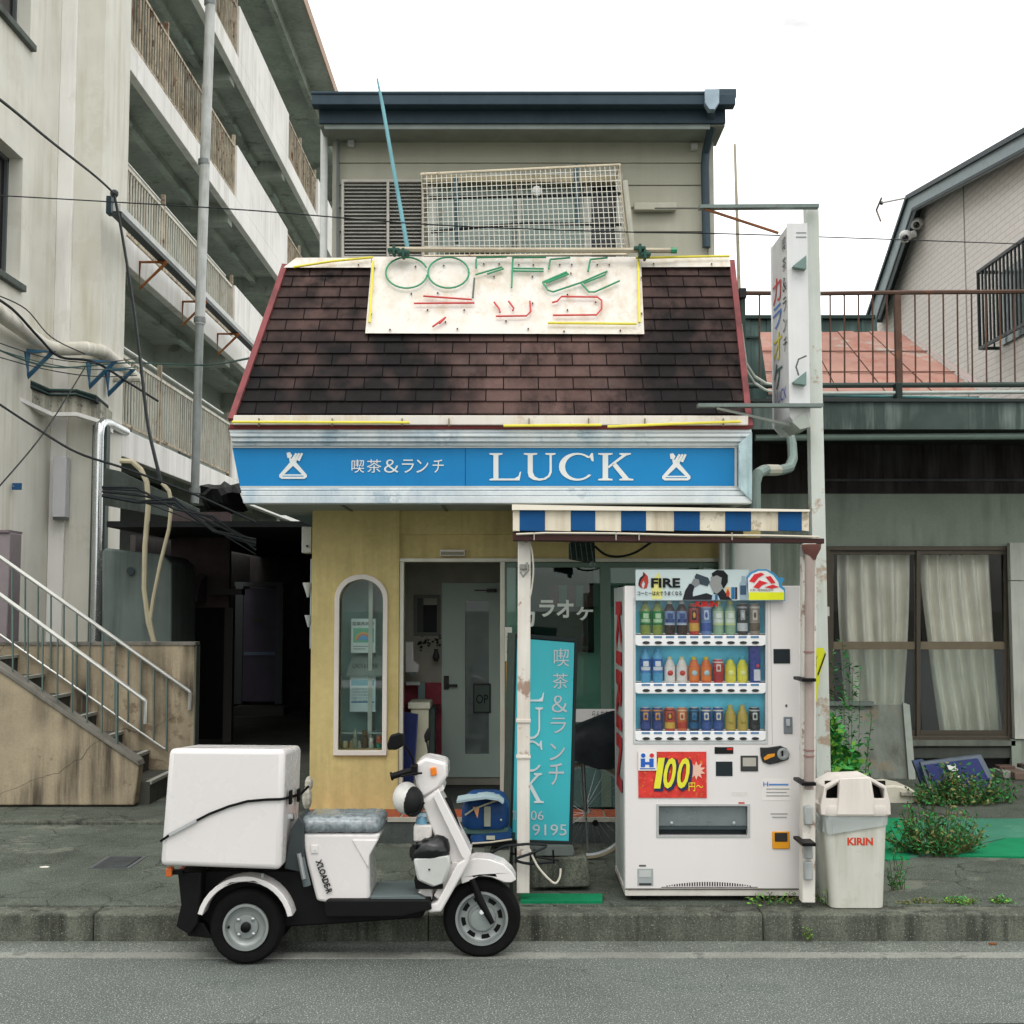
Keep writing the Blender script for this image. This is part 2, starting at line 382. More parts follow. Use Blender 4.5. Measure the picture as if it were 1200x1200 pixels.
for k, (r, c) in enumerate([(.062, 'e6b46a'), (.05, 'd98a80'), (.038, '6aa8d8')]):
    m = MB().prism([(cx + r*math.cos(PI*i/10), cz - .015 + r*math.sin(PI*i/10)) for i in range(11)] , yp-.008-.001*k, yp-.0075-.001*k)
    mk('rainbow_band', m, flat(c), t, smooth=0)
ptext('営業再開中', 413, 438, 728.5, 733, yp-.004, 'heading', flat('55605e'), t)
t = poster(410, 440, 792.5, 834, yp, 'poster', 'small notice sheet with a teal heading in the arched window', 'poster', 'd5e2e4', [('heading_band', 411.5, 438.5, 797, 803.5, '58a9b8'), ('rule', 411.5, 438.5, 822, 823.5, '4a8ab8')])
for k in range(5): ptext(['感染症対策の実施', 'ご来店のお客様へ', 'マスクの着用を', 'お願いいたします', '店主敬白'][k], 413, 436-3*(k % 2), 806+3.6*k, 808.4+3.6*k, yp-.0045, 'text_line', flat('8a9a9c'), t)
t = thing('menu_board', 'grey slanted board with lettering between the two posters in the arched window', 'sign', P3(426, 790, YW+.16))
x0, z0 = P(405.5, 791, YW+.16); x1, z1 = P(449, 768, YW+.3)
mk('board', MB().add([(x0, YW+.16, z0), (x0+.27, YW+.16, z0), (x0+.25, YW+.3, z1), (x0+.03, YW+.3, z1), (x0, YW+.165, z0-.012), (x0+.27, YW+.165, z0-.012), (x0+.25, YW+.31, z1-.008), (x0+.03, YW+.31, z1-.008)], [(0, 1, 2, 3), (7, 6, 5, 4), (0, 4, 5, 1), (1, 5, 6, 2), (2, 6, 7, 3), (3, 7, 4, 0)]), mat('grey_board', '98a39c', .6), t, smooth=0)
mk('lettering', textmb('LUNCH & COFFEE', (x0+.04, YW+.2, z0+.045), (1, 0, 0), (0, .6, .8), .19, .04, .006), flat('4a5450'), t, smooth=0)
mk('shelf_edge', MB().pb(398, 451, 858, 860, YW+.16, YW+.3), mat('shelf_glass', 'a0b0ac', .3), cafe)
# figurines and jars on the showcase floor
def figurine(px, base, label, cat, pieces):
    Y = YW+.14+rnd.random()*.06; x, z = P(px, base, Y); t = thing(cat.replace(' ', '_'), label, cat, (x, Y, az0))
    for nm, r, h0, h1, c in pieces:
        mk(nm, MB().lathe((x, Y, az0), [(r*.8, h0), (r, h0+(h1-h0)*.15), (r, h1-(h1-h0)*.2), (r*.7, h1)], 12), flat(c, .4), t)
figurine(404.5, 879, 'small cream cup at the left end of the arched window sill', 'cup', [('cup', .022, 0, .05, 'c9b98c'), ('rim', .018, .05, .056, 'e8e0c8')])
figurine(412.5, 879, 'tan round pot next to the cream cup in the arched window', 'pot', [('pot', .024, 0, .045, 'b08a58'), ('lid', .016, .045, .06, 'd0b890')])
figurine(420.5, 879, 'little white figure in the middle of the arched window sill', 'figurine', [('body', .02, 0, .035, 'd8d8d0'), ('head', .013, .035, .055, 'e8e6e0')])
figurine(427.5, 872, 'dark brown carved owl figure behind the small ornaments', 'figurine', [('body', .026, 0, .09, '54452e'), ('head', .02, .09, .135, '6a5a3c')])
figurine(434.5, 879, 'white beckoning cat figure in the arched window', 'figurine', [('body', .023, 0, .045, 'd8d2c6'), ('head', .019, .045, .078, 'ece6dc')])
figurine(444, 879, 'red and orange doll at the right end of the arched window sill', 'figurine', [('body', .024, 0, .04, '3c8a78'), ('head', .021, .04, .07, 'c8643c'), ('hat', .017, .07, .095, 'd8825a')])
figurine(416, 868, 'tall pale vase at the back of the arched window', 'vase', [('vase', .025, 0, .08, '8a8f78'), ('neck', .012, .08, .14, 'a8a890')])
# ---- step with brick tiles
ys = 9.05
mk('step', MB().box(xl-.02, 1.0, ys+.012, YW, .15, zs-.02), mat('step_side', '4c5250', .85, var=.25, streak=.4, grain=.2), cafe)
mk('step_nosing', MB().box(xl-.02, 1.0, ys, ys+.03, zs-.035, zs-.006), mat('mortar', 'a8a498', .9, var=.2), cafe)
TILE = mat('terracotta_tile', 'a8583c', .7, var=.25, scale=20, obvar=.22, grain=.12)
mk('mortar_bed', MB().box(xl-.02, 1.0, ys+.03, YW, zs-.02, zs-.008), mat('mortar', '', .9), cafe)
tl = None; x = xl-.015
while x < .95:
    if tl is None: tl = mk('tile', MB().box(x, x+.128, ys+.035, YW-.01, zs-.01, zs), TILE, cafe, bev=.003); tx = x
    else: again(tl, cafe, x-tx)
    x += .143
# ---- entrance: frame, vestibule, inner door
FR = mat('cream_aluminium', 'c6c4b4', .45, .2, var=.05)
e = MB(); Yf = YW+.02
for k, (a, b, c, d) in enumerate(((467.5, 472.5, 658.6, 946), (586, 591.5, 658.6, 946), (467.5, 868, 654, 658.5))):
    e.pb(a, b, c, d, Yf-(.004 if k == 2 else 0), Yf+.08)
mk('entrance_frame', e, FR, cafe, bev=.003)
VY = 10.62
DARK = mat('vestibule_wall', 'b4b8ae', .8, var=.08); DARKF = mat('vestibule_floor', '4f534f', .7)
v0, v1 = P(468, 800, YW)[0], P(592, 800, YW)[0]
mk('vestibule_left_wall', MB().box(v0-.25, v0-.22, YW+.19, VY, zs, zf+.1), mat('vestibule_left', 'c0c4ba', .8), cafe)
mk('vestibule_ceiling', MB().box(v0-.25, v1+.1, YW+.19, VY, zf+.06, zf+.1), DARK, cafe)
mk('vestibule_floor', MB().box(v0-.25, v1+.1, YW+.0, VY, zs-.03, zs-.003), DARKF, cafe)
mk('vestibule_back_wall', MB().prism([(v0-.25, zs), (v1+.25, zs), (v1+.25, zf+.08), (v0-.25, zf+.08)], VY+.02, VY+.1, 'y', [[P(518, 905, VY), P(584, 905, VY), P(584, 684, VY), P(518, 684, VY)]]), mat('back_wall', 'a8a498', .8), cafe)
mk('vestibule_dado', MB().pb(472, 517, 800, 911, VY+.005, VY+.02), mat('maroon_dado', '9a4450', .7, var=.3, scale=12), cafe)
# inner door with a glazed strip
idr = mk('inner_door', MB().pp([(517.5, 683), (590, 683), (590, 911), (517.5, 911)], VY, VY+.05, [[(545, 704), (573, 704), (573, 884), (545, 884)]]), mat('grey_green_door', 'c4d4ca', .5, var=.04, scale=3), cafe, bev=.003)
mk('glazing', MB().pb(545, 573, 704, 884, VY+.02, VY+.026), glass('door_glass', (.75, .85, .82), refl=.8, milky=.15), idr, smooth=0)
mk('handle', MB().pb(520, 526, 792, 808, VY-.03, VY).pb(522, 536, 802, 805, VY-.05, VY-.03), mat('dark_metal', '2a2826', .4, .5), idr, bev=.003)
mk('closer', MB().pb(570, 582, 690, 694, VY-.06, VY).pb(556, 570, 691, 692.5, VY-.05, VY-.03), mat('dark_metal', '', .4), idr)
mk('room_beyond', MB().box(v0-.2, v1+.2, VY+1.5, VY+1.55, .3, 2.4), mat('room_wall', 'a0b8b4', .8, var=.4, scale=3), cafe)
t = thing('open_sign', 'OPEN sign plate hanging behind the inner door glass', 'sign', P3(566, 835, VY-.01))
mk('plate', MB().pb(555.5, 574, 802.5, 834, VY-.012, VY-.004), mat('sign_plate', '5f6f68', .6), t, bev=.002)
ptext('OP', 558, 572, 814, 824.5, VY-.014, 'lettering', flat('0c0f0e'), t)
mk('frame', MB().pp([(554.5, 801), (575, 801), (575, 835.5), (554.5, 835.5)], VY-.015, VY-.003, [[(556, 803), (573.5, 803), (573.5, 834), (556, 834)]]), mat('dark_metal', '', .4), t)
# things standing in the vestibule
t = thing('soap_dispenser', 'white sanitiser dispenser on the vestibule wall', 'dispenser', P3(482, 790, 10.3))
mk('body', MB().pp([(475, 752), (484, 752), (485, 775), (491, 779), (490, 788), (475, 788)], 10.25, 10.35), WHITE, t, bev=.008)
mk('nozzle', MB().pb(481, 487, 788, 791, 10.27, 10.31), flat('7a8a88'), t)
t = thing('waste_bin', 'tall beige bin with a dark edge just inside the entrance', 'bin', P3(492, 925, 9.95))
mk('body', MB().pb(481, 502, 831, 935, 9.8, 10.1), mat('beige_bin', 'd4d4bc', .6), t, bev=.008)
mk('lid', MB().pb(478, 504, 823, 831, 9.78, 10.12), mat('beige_bin_lid', 'e0e0cc', .5), t, bev=.008)
mk('side_panel', MB().pb(502.5, 509, 830, 935, 9.85, 10.1), mat('bin_side', '3c4a48', .6), t)
t = thing('folded_board', 'dark blue folded board leaning beside the beige bin in the entrance', 'board', P3(478, 935, 9.7))
mk('board', MB().pp([(472, 834), (489, 837), (483, 935), (472, 935)], 9.66, 9.69), mat('navy_board', '232f5e', .5), t)
mk('edge', MB().pp([(489, 837), (490, 837), (484, 935), (483, 935)], 9.655, 9.695), flat('4a5680'), t)
t = thing('picture_frame', 'dark framed picture on the vestibule back wall', 'picture', P3(500, 743, VY-.02))
mk('frame', MB().pp([(485, 697), (516, 697), (516, 745), (485, 745)], VY-.0, VY+.018, [[(489, 701), (512, 701), (512, 741), (489, 741)]]), flat('6e716a'), t)
mk('picture', MB().pb(496, 512, 709, 741, VY+.003, VY+.016), flat('1b1e1e'), t); mk('mount', MB().pb(489, 496, 701, 741, VY+.003, VY+.016), flat('4c504c'), t)
t = thing('counter', 'low dark counter with flowers and a tray inside the entrance', 'counter', P3(494, 850, 10.45))
mk('top', MB().pb(473, 514, 828, 832, 10.35, 10.6), mat('counter_red', '5a2028', .6), t)
mk('stand', MB().pb(490, 498, 800, 828, 10.4, 10.44), flat('7a908e'), t); mk('dish', MB().pb(476, 492, 799, 803, 10.38, 10.5), flat('c8ccc8'), t)
t = thing('flower_vase', 'vase with dark foliage on the vestibule wall', 'vase', P3(512, 770, 10.5))
fm = MB()
for i in range(40):
    x, z = P(rnd.uniform(489, 516), rnd.gauss(752, 4), 10.5); s = .014; a = rnd.random()*6
    fm.add([(x-s, 10.5+rnd.uniform(-.05, .05), z), (x, 10.48, z+s*math.sin(a)), (x+s, 10.5, z+.006), (x, 10.5, z-s)], [(0, 3, 2, 1)])
mk('foliage', fm, flat('1e2624'), t, smooth=0); mk('vase', MB().lathe(P3(511, 775, 10.5), [(.015, 0), (.03, .03), (.015, .09), (.02, .1)], 10), flat('3a3a38'), t)
# sensor above the door
t = thing('door_sensor', 'small white box above the cafe entrance', 'sensor', P3(530, 652, YW))
mk('housing', MB().pb(515.5, 544.5, 644, 651.5, YW-.04, YW+.05), mat('cream_frame', '', .5), t, bev=.004)
mk('lens', MB().pb(516.5, 543.5, 646.5, 650.5, YW-.043, YW-.04), flat('8a8878'), t)
# ---- shop window
GREEN = mat('green_grey_frame', '5f7468', .5, .2, var=.06)
g = MB()
for a, b, c, d in ((591.5, 594, 659, 946), (704, 716, 659, 946), (594, 868, 659, 665), (594, 868, 838, 842), (820, 826, 659, 946), (858, 868, 659, 946)):
    g.pb(a, b, c, d, Yf+(.005 if d-c > 50 else .009), Yf+(.07 if d-c > 50 else .066))
mk('shop_window_frame', g, GREEN, cafe, bev=.003)
gl = glass('shop_glass', (.72, .84, .80), refl=.75)
mk('window_pane', MB().pb(594, 704, 665, 838, Yf+.03, Yf+.036), gl, cafe, smooth=0)
mk('window_pane', MB().pb(716, 858, 665, 838, Yf+.03, Yf+.036), gl, cafe, smooth=0)
mk('window_apron', MB().pb(594, 868, 842, 946, Yf+.02, Yf+.05), mat('apron', '4f6a66', .6, var=.1), cafe)
mk('inner_wall', MB().box(v1+.1, xr-.1, VY+1.2, VY+1.25, .3, 2.5), mat('inner_green', '7c9a90', .8, var=.2, scale=2), cafe)
mk('shop_floor', MB().box(v1+.1, xr-.1, YW+.2, VY+1.2, .3, .33), DARKF, cafe)
mk('shop_ceiling', MB().box(v1+.1, xr-.1, YW+.19, VY+1.25, 2.38, 2.42), DARK, cafe)
mk('inner_panel', MB().pb(612, 689, 660, 668, YW+.3, YW+.34).pb(689, 696, 660, 765, YW+.3, YW+.34).pb(612, 696, 758, 764, YW+.3, YW+.34), mat('dark_inner_frame', '171c1b', .5), cafe)
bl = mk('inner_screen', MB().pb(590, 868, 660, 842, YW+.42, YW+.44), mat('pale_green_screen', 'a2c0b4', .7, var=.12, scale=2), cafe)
mk('dark_inner_window', MB().pb(612, 694, 668, 762, YW+.38, YW+.4), mat('dark_inner_window', '2c3c3a', .5, var=.3, scale=3), cafe)
for k in range(9): mk('reflection_stripe', MB().pb(645+10*k, 654.6+10*k, 686, 711, YW+.2, YW+.21), mat('reflection_red', '8a5058', .8) if k % 2 == 0 else mat('reflection_pale', '8f9c98', .8), cafe)  # solid stripes standing in for a red and white reflection in the glass
for s_, (a, b, c, d) in zip('カラオケ', ((608, 627, 712, 735), (632, 650, 703, 723), (652, 672, 703, 724), (675, 695, 711, 727))):
    ptext(s_, a, b, c, d, Yf+.02, 'window_letter', mat('white_sticker', 'e4ece4', .5, var=.03), cafe, bold=.03)
t = thing('white_notice_board', 'long white board with black brush lettering leaning low in the cafe window', 'sign', P3(710, 846, 9.2))
mk('board', MB().pb(672, 752, 831, 846, 9.2, 9.22), WHITE, t); ptext('らんちあり', 694, 718, 833, 841, 9.197, 'lettering', flat('1a1a1a'), t)
t = thing('paper_notice', 'narrow white notice with black vertical writing by the cafe window', 'poster', P3(596, 775, 9.39))
mk('sheet', MB().pb(591.5, 600, 735, 775, 9.385, 9.39), flat('d8d8cc'), t); ptext(tuple('営業中'), 593.5, 598.5, 745, 768, 9.382, 'lettering', flat('303030'), t, vert=True)
t = thing('banner', 'narrow orange and yellow banner strip under the paper notice', 'banner', P3(595, 870, 9.39))
mk('strip', MB().pb(593, 597, 776, 812, 9.387, 9.39), flat('d89a2a'), t); mk('strip', MB().pb(591.5, 597, 830, 880, 9.387, 9.39), flat('8a5a2a'), t)
# ---- soffit and blue sign band
SOF = mat('soffit_board', '9aa39c', .7, var=.06, streak=.2)
zb = P(570, 590, YS)[1]; zc = P(570, 503, YS)[1]
xL0, xL1 = P(285, 590, YS)[0], P(268, 503, YS)[0]; xR = P(881, 550, YS)[0]
mk('soffit', MB().box(xL0, xR, YS+.05, 9.9, zb+.02, zb+.05), SOF, cafe)
mk('soffit_joint', MB().box(xL0+.6, xL0+.62, YS+.06, YW-.01, zb+.012, zb+.019).box(xL0+1.3, xL0+1.32, YS+.06, YW-.01, zb+.012, zb+.019), flat('5a625c'), cafe)
mk('band_body', MB().prism([(xL0+.01, zb+.03), (xR-.01, zb+.03), (xR-.01, zc-.01), (xL1+.01, zc-.01)], YS+.05, 13.2), mat('band_back', '7a8a8c', .7), cafe)
WEATH = mat('weathered_pale_blue', 'c8ced0', .6, var=.1, scale=3, streak=.55, scol='6a90a6', sscale=.5, patch=.35, pcol='5c7c8e', pscale=3, grain=.06)
WEATH2 = mat('weathered_pale_blue_upright', 'a8bcc0', .6, var=.18, scale=9, streak=.9, scol='34606c', sscale=1.1, patch=.6, pcol='3d6a74', pscale=8, grain=.06)
def edge(y): return 268 + (y-503)*(285-268)/(590-503)
def moulding(rows):
    m = MB()
    for a, b, out in rows: m.pp([(edge(a), a), (881, a), (881, b), (edge(b), b)], YS-out, YS+.05)
    return m
mk('cornice', moulding([(503, 507.5, .05), (507.8, 512, .075), (512.3, 517.5, .06), (517.8, 522.5, .03)]), WEATH, cafe, bev=.006)
mk('lower_moulding', moulding([(571.5, 575, .02), (575.3, 581, .045), (581.3, 590, .065)]), WEATH, cafe, bev=.006)
mk('end_post', MB().pp([(866, 520), (881.5, 506), (881.5, 588), (866, 572)], YS-.08, YS-.045), WEATH2, cafe, bev=.004)
BLUE = mat('sign_blue', '0d78b2', .5, spec=.25, var=.05, scale=2, bump=.03, bscale=20, streak=.12, scol='0a4a80')
sp = mk('sign_panel', MB().pp([(edge(523), 523), (545, 523), (545, 571), (edge(571), 571)], YS, YS+.04), BLUE, cafe)
sp2 = mk('sign_panel', MB().pp([(545.6, 523), (866, 523), (866, 571), (545.6, 571)], YS, YS+.04), BLUE, cafe)
mk('panel_trim', MB().pp([(edge(523), 522.6), (866, 522.6), (866, 524.8), (edge(525), 524.8)], YS-.012, YS-.001).pp([(edge(570), 569.6), (866, 569.6), (866, 571.4), (edge(571), 571.4)], YS-.012, YS-.001).pp([(861, 525), (864, 525), (864, 569.5), (861, 569.5)], YS-.012, YS-.001), mat('trim_aluminium', 'b8bcb8', .4, .3), cafe)
SILV = mat('silver_lettering', 'd2d6d4', .4, .1, var=.04)
for s_, (a, b) in zip('喫茶＆ランチ', ((412, 427), (430, 447), (450, 467), (471, 485), (488, 502), (507, 520))):
    ptext(s_, a, b, 538.5, 554, YS-.003, 'letter', SILV, sp)
# serif capitals built from strokes, in pixels of the band
def serif(letter, x0, x1, y0, y1, Y=None, put=None):
    w_, h_ = x1-x0, y1-y0
    put = put or (lambda a, b: P(a, b, YS-.004))
    m = MB()
    def poly(pts): m.prism([put(x0+a*w_, y0+b*h_) for a, b in pts], Y-.003, Y)
    tk = .16
    if letter == 'L':
        poly([(.0, 0), (.42, 0), (.42, .05), (.29, .08), (.29, .93), (.80, .93), (.93, .85), (.98, .68), (1.02, .68), (.97, 1), (0, 1), (0, .95), (.13, .92), (.13, .08), (0, .05)])
    if letter == 'U':
        poly([(0, 0), (.42, 0), (.42, .05), (.28, .08), (.28, .7), (.34, .85), (.48, .93), (.62, .92), (.76, .82), (.81, .68), (.81, .08), (.68, .05), (.68, 0), (1, 0), (1, .05), (.88, .08), (.88, .7), (.82, .86), (.68, .97), (.5, 1.01), (.3, .98), (.16, .88), (.12, .72), (.12, .08), (0, .05)])
    if letter == 'C':
        o = [(.5+.5*math.cos(t_), .5-.51*math.sin(t_)) for t_ in [R_(q) for q in range(38, 325, 13)]]
        i_ = [(.54+.37*math.cos(t_), .5-.44*math.sin(t_)) for t_ in [R_(q) for q in range(320, 40, -13)]]
        poly(o + i_); poly([(.9, .0), (.95, .0), (.97, .3), (.92, .3), (.84, .12)])
    if letter == 'K':
        poly([(0, 0), (.42, 0), (.42, .05), (.29, .08), (.29, .92), (.42, .95), (.42, 1), (0, 1), (0, .95), (.13, .92), (.13, .08), (0, .05)])
        poly([(.62, 0), (.96, 0), (.96, .05), (.82, .09), (.3, .56), (.29, .48), (.7, .08), (.62, .05)])
        poly([(.40, .43), (.52, .36), (.90, .92), (1.03, .95), (1.03, 1), (.62, 1), (.62, .95), (.72, .92)])
    return m
for s_, a, b in (('L', 573.5, 610), ('U', 614, 651), ('C', 655, 697), ('K', 701, 741)):
    mk('letter', serif(s_, a+(a-571)*.0, b, 531, 563, YS-.003), SILV, sp2, smooth=0)
def siphon(parent, cx, cy, k=1):
    q = lambda pts: [P(cx+a*k, cy+b*k, YS-.003) for a, b in pts]
    m = MB(); Y0, Y1 = YS-.006, YS-.003
    m.prism(q([(-5, -8), (5, -8), (4, -3), (17, 12), (17, 15), (14, 17), (-14, 17), (-17, 15), (-17, 12), (-4, -3)]), Y0, Y1, 'y', [q([(0, 1), (11, 11.5), (-11, 11.5)])])
    mk('emblem_base', m, SILV, parent, smooth=0)
    mk('emblem_line', MB().prism(q([(-13, 13.2), (13, 13.2), (13, 14.2), (-13, 14.2)]), Y0-.001, Y0-.0005), BLUE, parent, smooth=0)
    m = MB().prism(q([(-8, -15), (-4, -16), (-1, -12), (-3, -8), (-7, -9)]), Y0, Y1)
    for d_ in (0, 4, 8): m.prism(q([(-3+d_, -6), (3+d_*.9, -15), (5.2+d_*.9, -14), (0+d_, -4.5)]), Y0-.001*(d_/4+1), Y1-.001*(d_/4+1))
    mk('emblem_cup', m, SILV, parent, smooth=0)
siphon(sp, 343.5, 545, .95); siphon(sp2, 792.5, 546.5, .97)
# ---- mansard roof
A0 = Vector((0, 8.52, P(600, 487, 8.52)[1])); B0 = Vector((0, 9.3, P(600, 313, 9.3)[1]))
sl = (B0-A0).normalized(); SN = Vector((0, -sl.z, sl.y)); SLEN = (B0-A0).length
def RS(px, py, off=0):
    """pixel onto the mansard slope, lifted by off"""
    r = ray(px, py); o = A0 + SN*off; t_ = (o - Vector((0, 0, H))).dot(SN)/r.dot(SN); return Vector((0, 0, H)) + r*t_
c00, c10, c11, c01 = RS(273, 487), RS(877, 487), RS(856, 313), RS(335, 313)
def uv(p): return (p.x, (p-A0).dot(sl))
def SP(u, v, off=0): return Vector((u, 0, 0)) + Vector((0, A0.y, A0.z)) + sl*v + SN*off
roof = mk('mansard_roof', MB().add([c00, c10, c11, c01, c00+Vector((.1, 4.5, 0)), c10+Vector((0, 4.5, 0)), c11+Vector((0, 3.9, 0)), c01+Vector((.1, 3.9, 0))], [(0, 1, 2, 3), (5, 4, 7, 6), (1, 5, 6, 2), (4, 0, 3, 7), (3, 2, 6, 7), (0, 4, 5, 1)]), mat('roof_felt', '1c1a1a', .9), cafe, smooth=0)
SHIN = mat('asphalt_shingle', '664f4a', .88, var=.2, scale=3.5, obvar=.14, grain=.2, bump=.6, bscale=120, streak=1.0, scol='161415', sscale=.75, patch=.18, pcol='7a6c69', pscale=2.3)
def stain_bands(m, stops, zlo, zhi):
    '''broad soot stains at fixed places along the roof, streaky downwards'''
    n = m.node_tree.nodes; l = m.node_tree.links.new; b_ = n['Principled BSDF']; src = b_.inputs['Base Color'].links[0].from_socket
    g = n.new('ShaderNodeNewGeometry'); sx = n.new('ShaderNodeSeparateXYZ'); l(g.outputs['Position'], sx.inputs[0])
    no = n.new('ShaderNodeTexNoise'); no.inputs['Scale'].default_value = 1; no.inputs['Detail'].default_value = 5
    mp_ = n.new('ShaderNodeMapping'); mp_.inputs['Scale'].default_value = (7, 7, 1.1); l(g.outputs['Position'], mp_.inputs[0]); l(mp_.outputs[0], no.inputs['Vector'])
    ad = n.new('ShaderNodeMath'); ad.operation = 'MULTIPLY_ADD'; l(no.outputs['Fac'], ad.inputs[0]); ad.inputs[1].default_value = .45; l(sx.outputs['X'], ad.inputs[2])
    mr = n.new('ShaderNodeMapRange'); mr.inputs['From Min'].default_value = -1.9+.22; mr.inputs['From Max'].default_value = 1.7+.22; l(ad.outputs[0], mr.inputs['Value'])
    cr = n.new('ShaderNodeValToRGB'); l(mr.outputs[0], cr.inputs[0]); el = cr.color_ramp.elements
    while len(el) < len(stops): el.new(.5)
    for e_, (p_, v_) in zip(el, stops): e_.position = (p_+1.9)/3.6; e_.color = (v_, v_, v_, 1)
    zr_ = n.new('ShaderNodeMapRange'); zr_.inputs['From Min'].default_value = zhi; zr_.inputs['From Max'].default_value = zlo; zr_.inputs['To Min'].default_value = .6; zr_.inputs['To Max'].default_value = 1.35; l(sx.outputs['Z'], zr_.inputs['Value'])
    mu = n.new('ShaderNodeMath'); mu.operation = 'MULTIPLY'; l(cr.outputs[0], mu.inputs[0]); l(zr_.outputs[0], mu.inputs[1])
    n2 = n.new('ShaderNodeTexNoise'); n2.inputs['Scale'].default_value = 3.4; l(g.outputs['Position'], n2.inputs['Vector'])
    m3 = n.new('ShaderNodeMapRange'); m3.inputs['From Min'].default_value = .3; m3.inputs['From Max'].default_value = .6; m3.inputs['To Min'].default_value = .6; l(n2.outputs['Fac'], m3.inputs['Value'])
    mu2 = n.new('ShaderNodeMath'); mu2.operation = 'MULTIPLY'; l(mu.outputs[0], mu2.inputs[0]); l(m3.outputs[0], mu2.inputs[1])
    mx_ = n.new('ShaderNodeMix'); mx_.data_type = 'RGBA'; l(mu2.outputs[0], mx_.inputs[0]); l(src, mx_.inputs[6]); mx_.inputs[7].default_value = lin('1b1919'); l(mx_.outputs[2], b_.inputs['Base Color'])
stain_bands(SHIN, [(-1.8, .95), (-1.45, .7), (-1.15, 1), (-.75, 1), (-.45, .7), (-.1, .25), (.45, .2), (.75, .5), (1.0, .85), (1.25, 1), (1.5, .75)], 3.3, 4.35)
rows = 13; rh = SLEN/rows; sw = .238
lu = lambda v: c00.x + (c01.x-c00.x)*v/SLEN
ru = lambda v: c10.x + (c11.x-c10.x)*v/SLEN
hide = [uv(RS(440, 392)), uv(RS(745, 315))]
for r in range(rows):
    v0_, v1_ = r*rh, min((r+1)*rh, SLEN)
    x = -2.2 + (sw/2 if r % 2 else 0)
    while x < 1.7:
        a0, a1 = max(x+.004, lu(v0_)), min(x+sw-.004, ru(v0_)); b0, b1 = max(x+.004, lu(v1_)), min(x+sw-.004, ru(v1_))
        x += sw
        if a1-a0 < .02 or b1-b0 < .005: continue
        if a0 > hide[0][0]+.06 and a1 < hide[1][0]-.08 and v0_ > hide[0][1]+.03: continue
        e_ = .010 + rnd.random()*.004; tl_ = .004
        g0 = v0_+.006
        vs = [SP(a0, g0, .002), SP(a1, g0, .002), SP(b1, v1_+.004, .0005), SP(b0, v1_+.004, .0005), SP(a0, g0, e_+.006), SP(a1, g0, e_+.006), SP(b1, v1_+.004, tl_), SP(b0, v1_+.004, tl_)]
        mk('shingle', MB().add(vs, [(4, 5, 6, 7), (0, 1, 5, 4), (1, 2, 6, 5), (3, 0, 4, 7)]), SHIN, roof, smooth=0)
HIP = mat('red_hip_flashing', '824648', .6, var=.2, streak=.5)
mk('hip_flashing', MB().sweep([RS(271, 492, .02), RS(334, 311, .02)], .032, .04, (0, -1, .6)), HIP, cafe)
mk('hip_flashing', MB().sweep([RS(878.5, 500, .02), RS(857.5, 306, .02)], .032, .04, (0, -1, .6)), HIP, cafe)
mk('eaves_trim', MB().pp([(270, 497), (879, 497), (879, 503), (267, 503)], YS-.06, YS+.06), mat('brown_red_trim', '6e3230', .6, var=.2, streak=.3), cafe, bev=.004)
LB = mat('white_board', 'd8d3cb', .55, var=.04, streak=.4, scol='b49a74', sscale=1.5, patch=.22, pcol='a07850', pscale=12)
nb = mk('light_strip', MB().pp([(274, 486.5), (877, 487), (877, 498), (272, 497.5)], YS-.085, YS+.02), LB, cafe, bev=.004)
YEL = mat('yellow_neon_tube', 'd8cc3c', .35, var=.1); GRN = mat('green_neon_tube', '2c8a60', .35, var=.12); RED = mat('red_neon_tube', 'c03434', .35, var=.1)
yt = lambda pts, Y, r=.009: MB().tube([P3(a, b, Y) for a, b in pts], r, 7)
mk('tube', yt([(272, 494.5), (480, 495.2)], YS-.115), YEL, nb); mk('tube', yt([(590, 499), (705, 498)], YS-.115), YEL, nb); mk('tube', yt([(712, 500), (760, 498), (868, 494)], YS-.115), YEL, nb)
for px in (303, 389, 471, 526, 620, 690, 756, 848):
    mk('tube_clip', MB().pb(px-.6, px+.6, 490, 499, YS-.11, YS-.08), flat('7a7058'), nb)
# ---- neon board on the slope
neon = thing('neon_sign', 'white neon sign board with unlit green, red and yellow tube lettering on the mansard roof', 'sign', RS(590, 392, .05))
def sq(pts, o0, o1):
    m = MB(); vs = [RS(a, b, o0) for a, b in pts] + [RS(a, b, o1) for a, b in pts]; n_ = len(pts)
    return m.add(vs, [tuple(range(n_, 2*n_))] + [(i, (i+1) % n_, (i+1) % n_+n_, i+n_) for i in range(n_)])
mk('board', sq([(428, 390.5), (755, 391.5), (751, 301), (436, 301)][::1], .01, .045), LB, neon, smooth=0)
mk('top_strip', sq([(332, 313.5), (435.5, 313.5), (435, 302), (347, 302)], .01, .04), LB, neon, smooth=0)
mk('top_strip', sq([(751.5, 313), (856, 312.5), (855, 301), (751.5, 301)], .01, .04), LB, neon, smooth=0)
def nt_(pts, m, r=.007, off=.075): return mk('tube', MB().tube([RS(a, b, off) for a, b in pts], r, 7), m, neon)
def circ(cx, cy, rx, ry, a0=0, a1=360, n=26): return [(cx+rx*math.cos(R_(a0+(a1-a0)*i/n)), cy-ry*math.sin(R_(a0+(a1-a0)*i/n))) for i in range(n+1)]
nt_(circ(476.5, 319.5, 24.5, 18, 20, 352), GRN); nt_(circ(525.5, 319.5, 24, 18, 0, 358), GRN)
nt_([(558, 302), (594, 301)], GRN); nt_([(600, 302), (640, 301.5)], GRN); nt_([(558, 304), (558, 314)], GRN)
nt_([(557, 322), (588, 313), (590, 315), (571, 321)], GRN); nt_([(556, 326), (554, 349)], mat('grey_tube', '5a625a', .4))
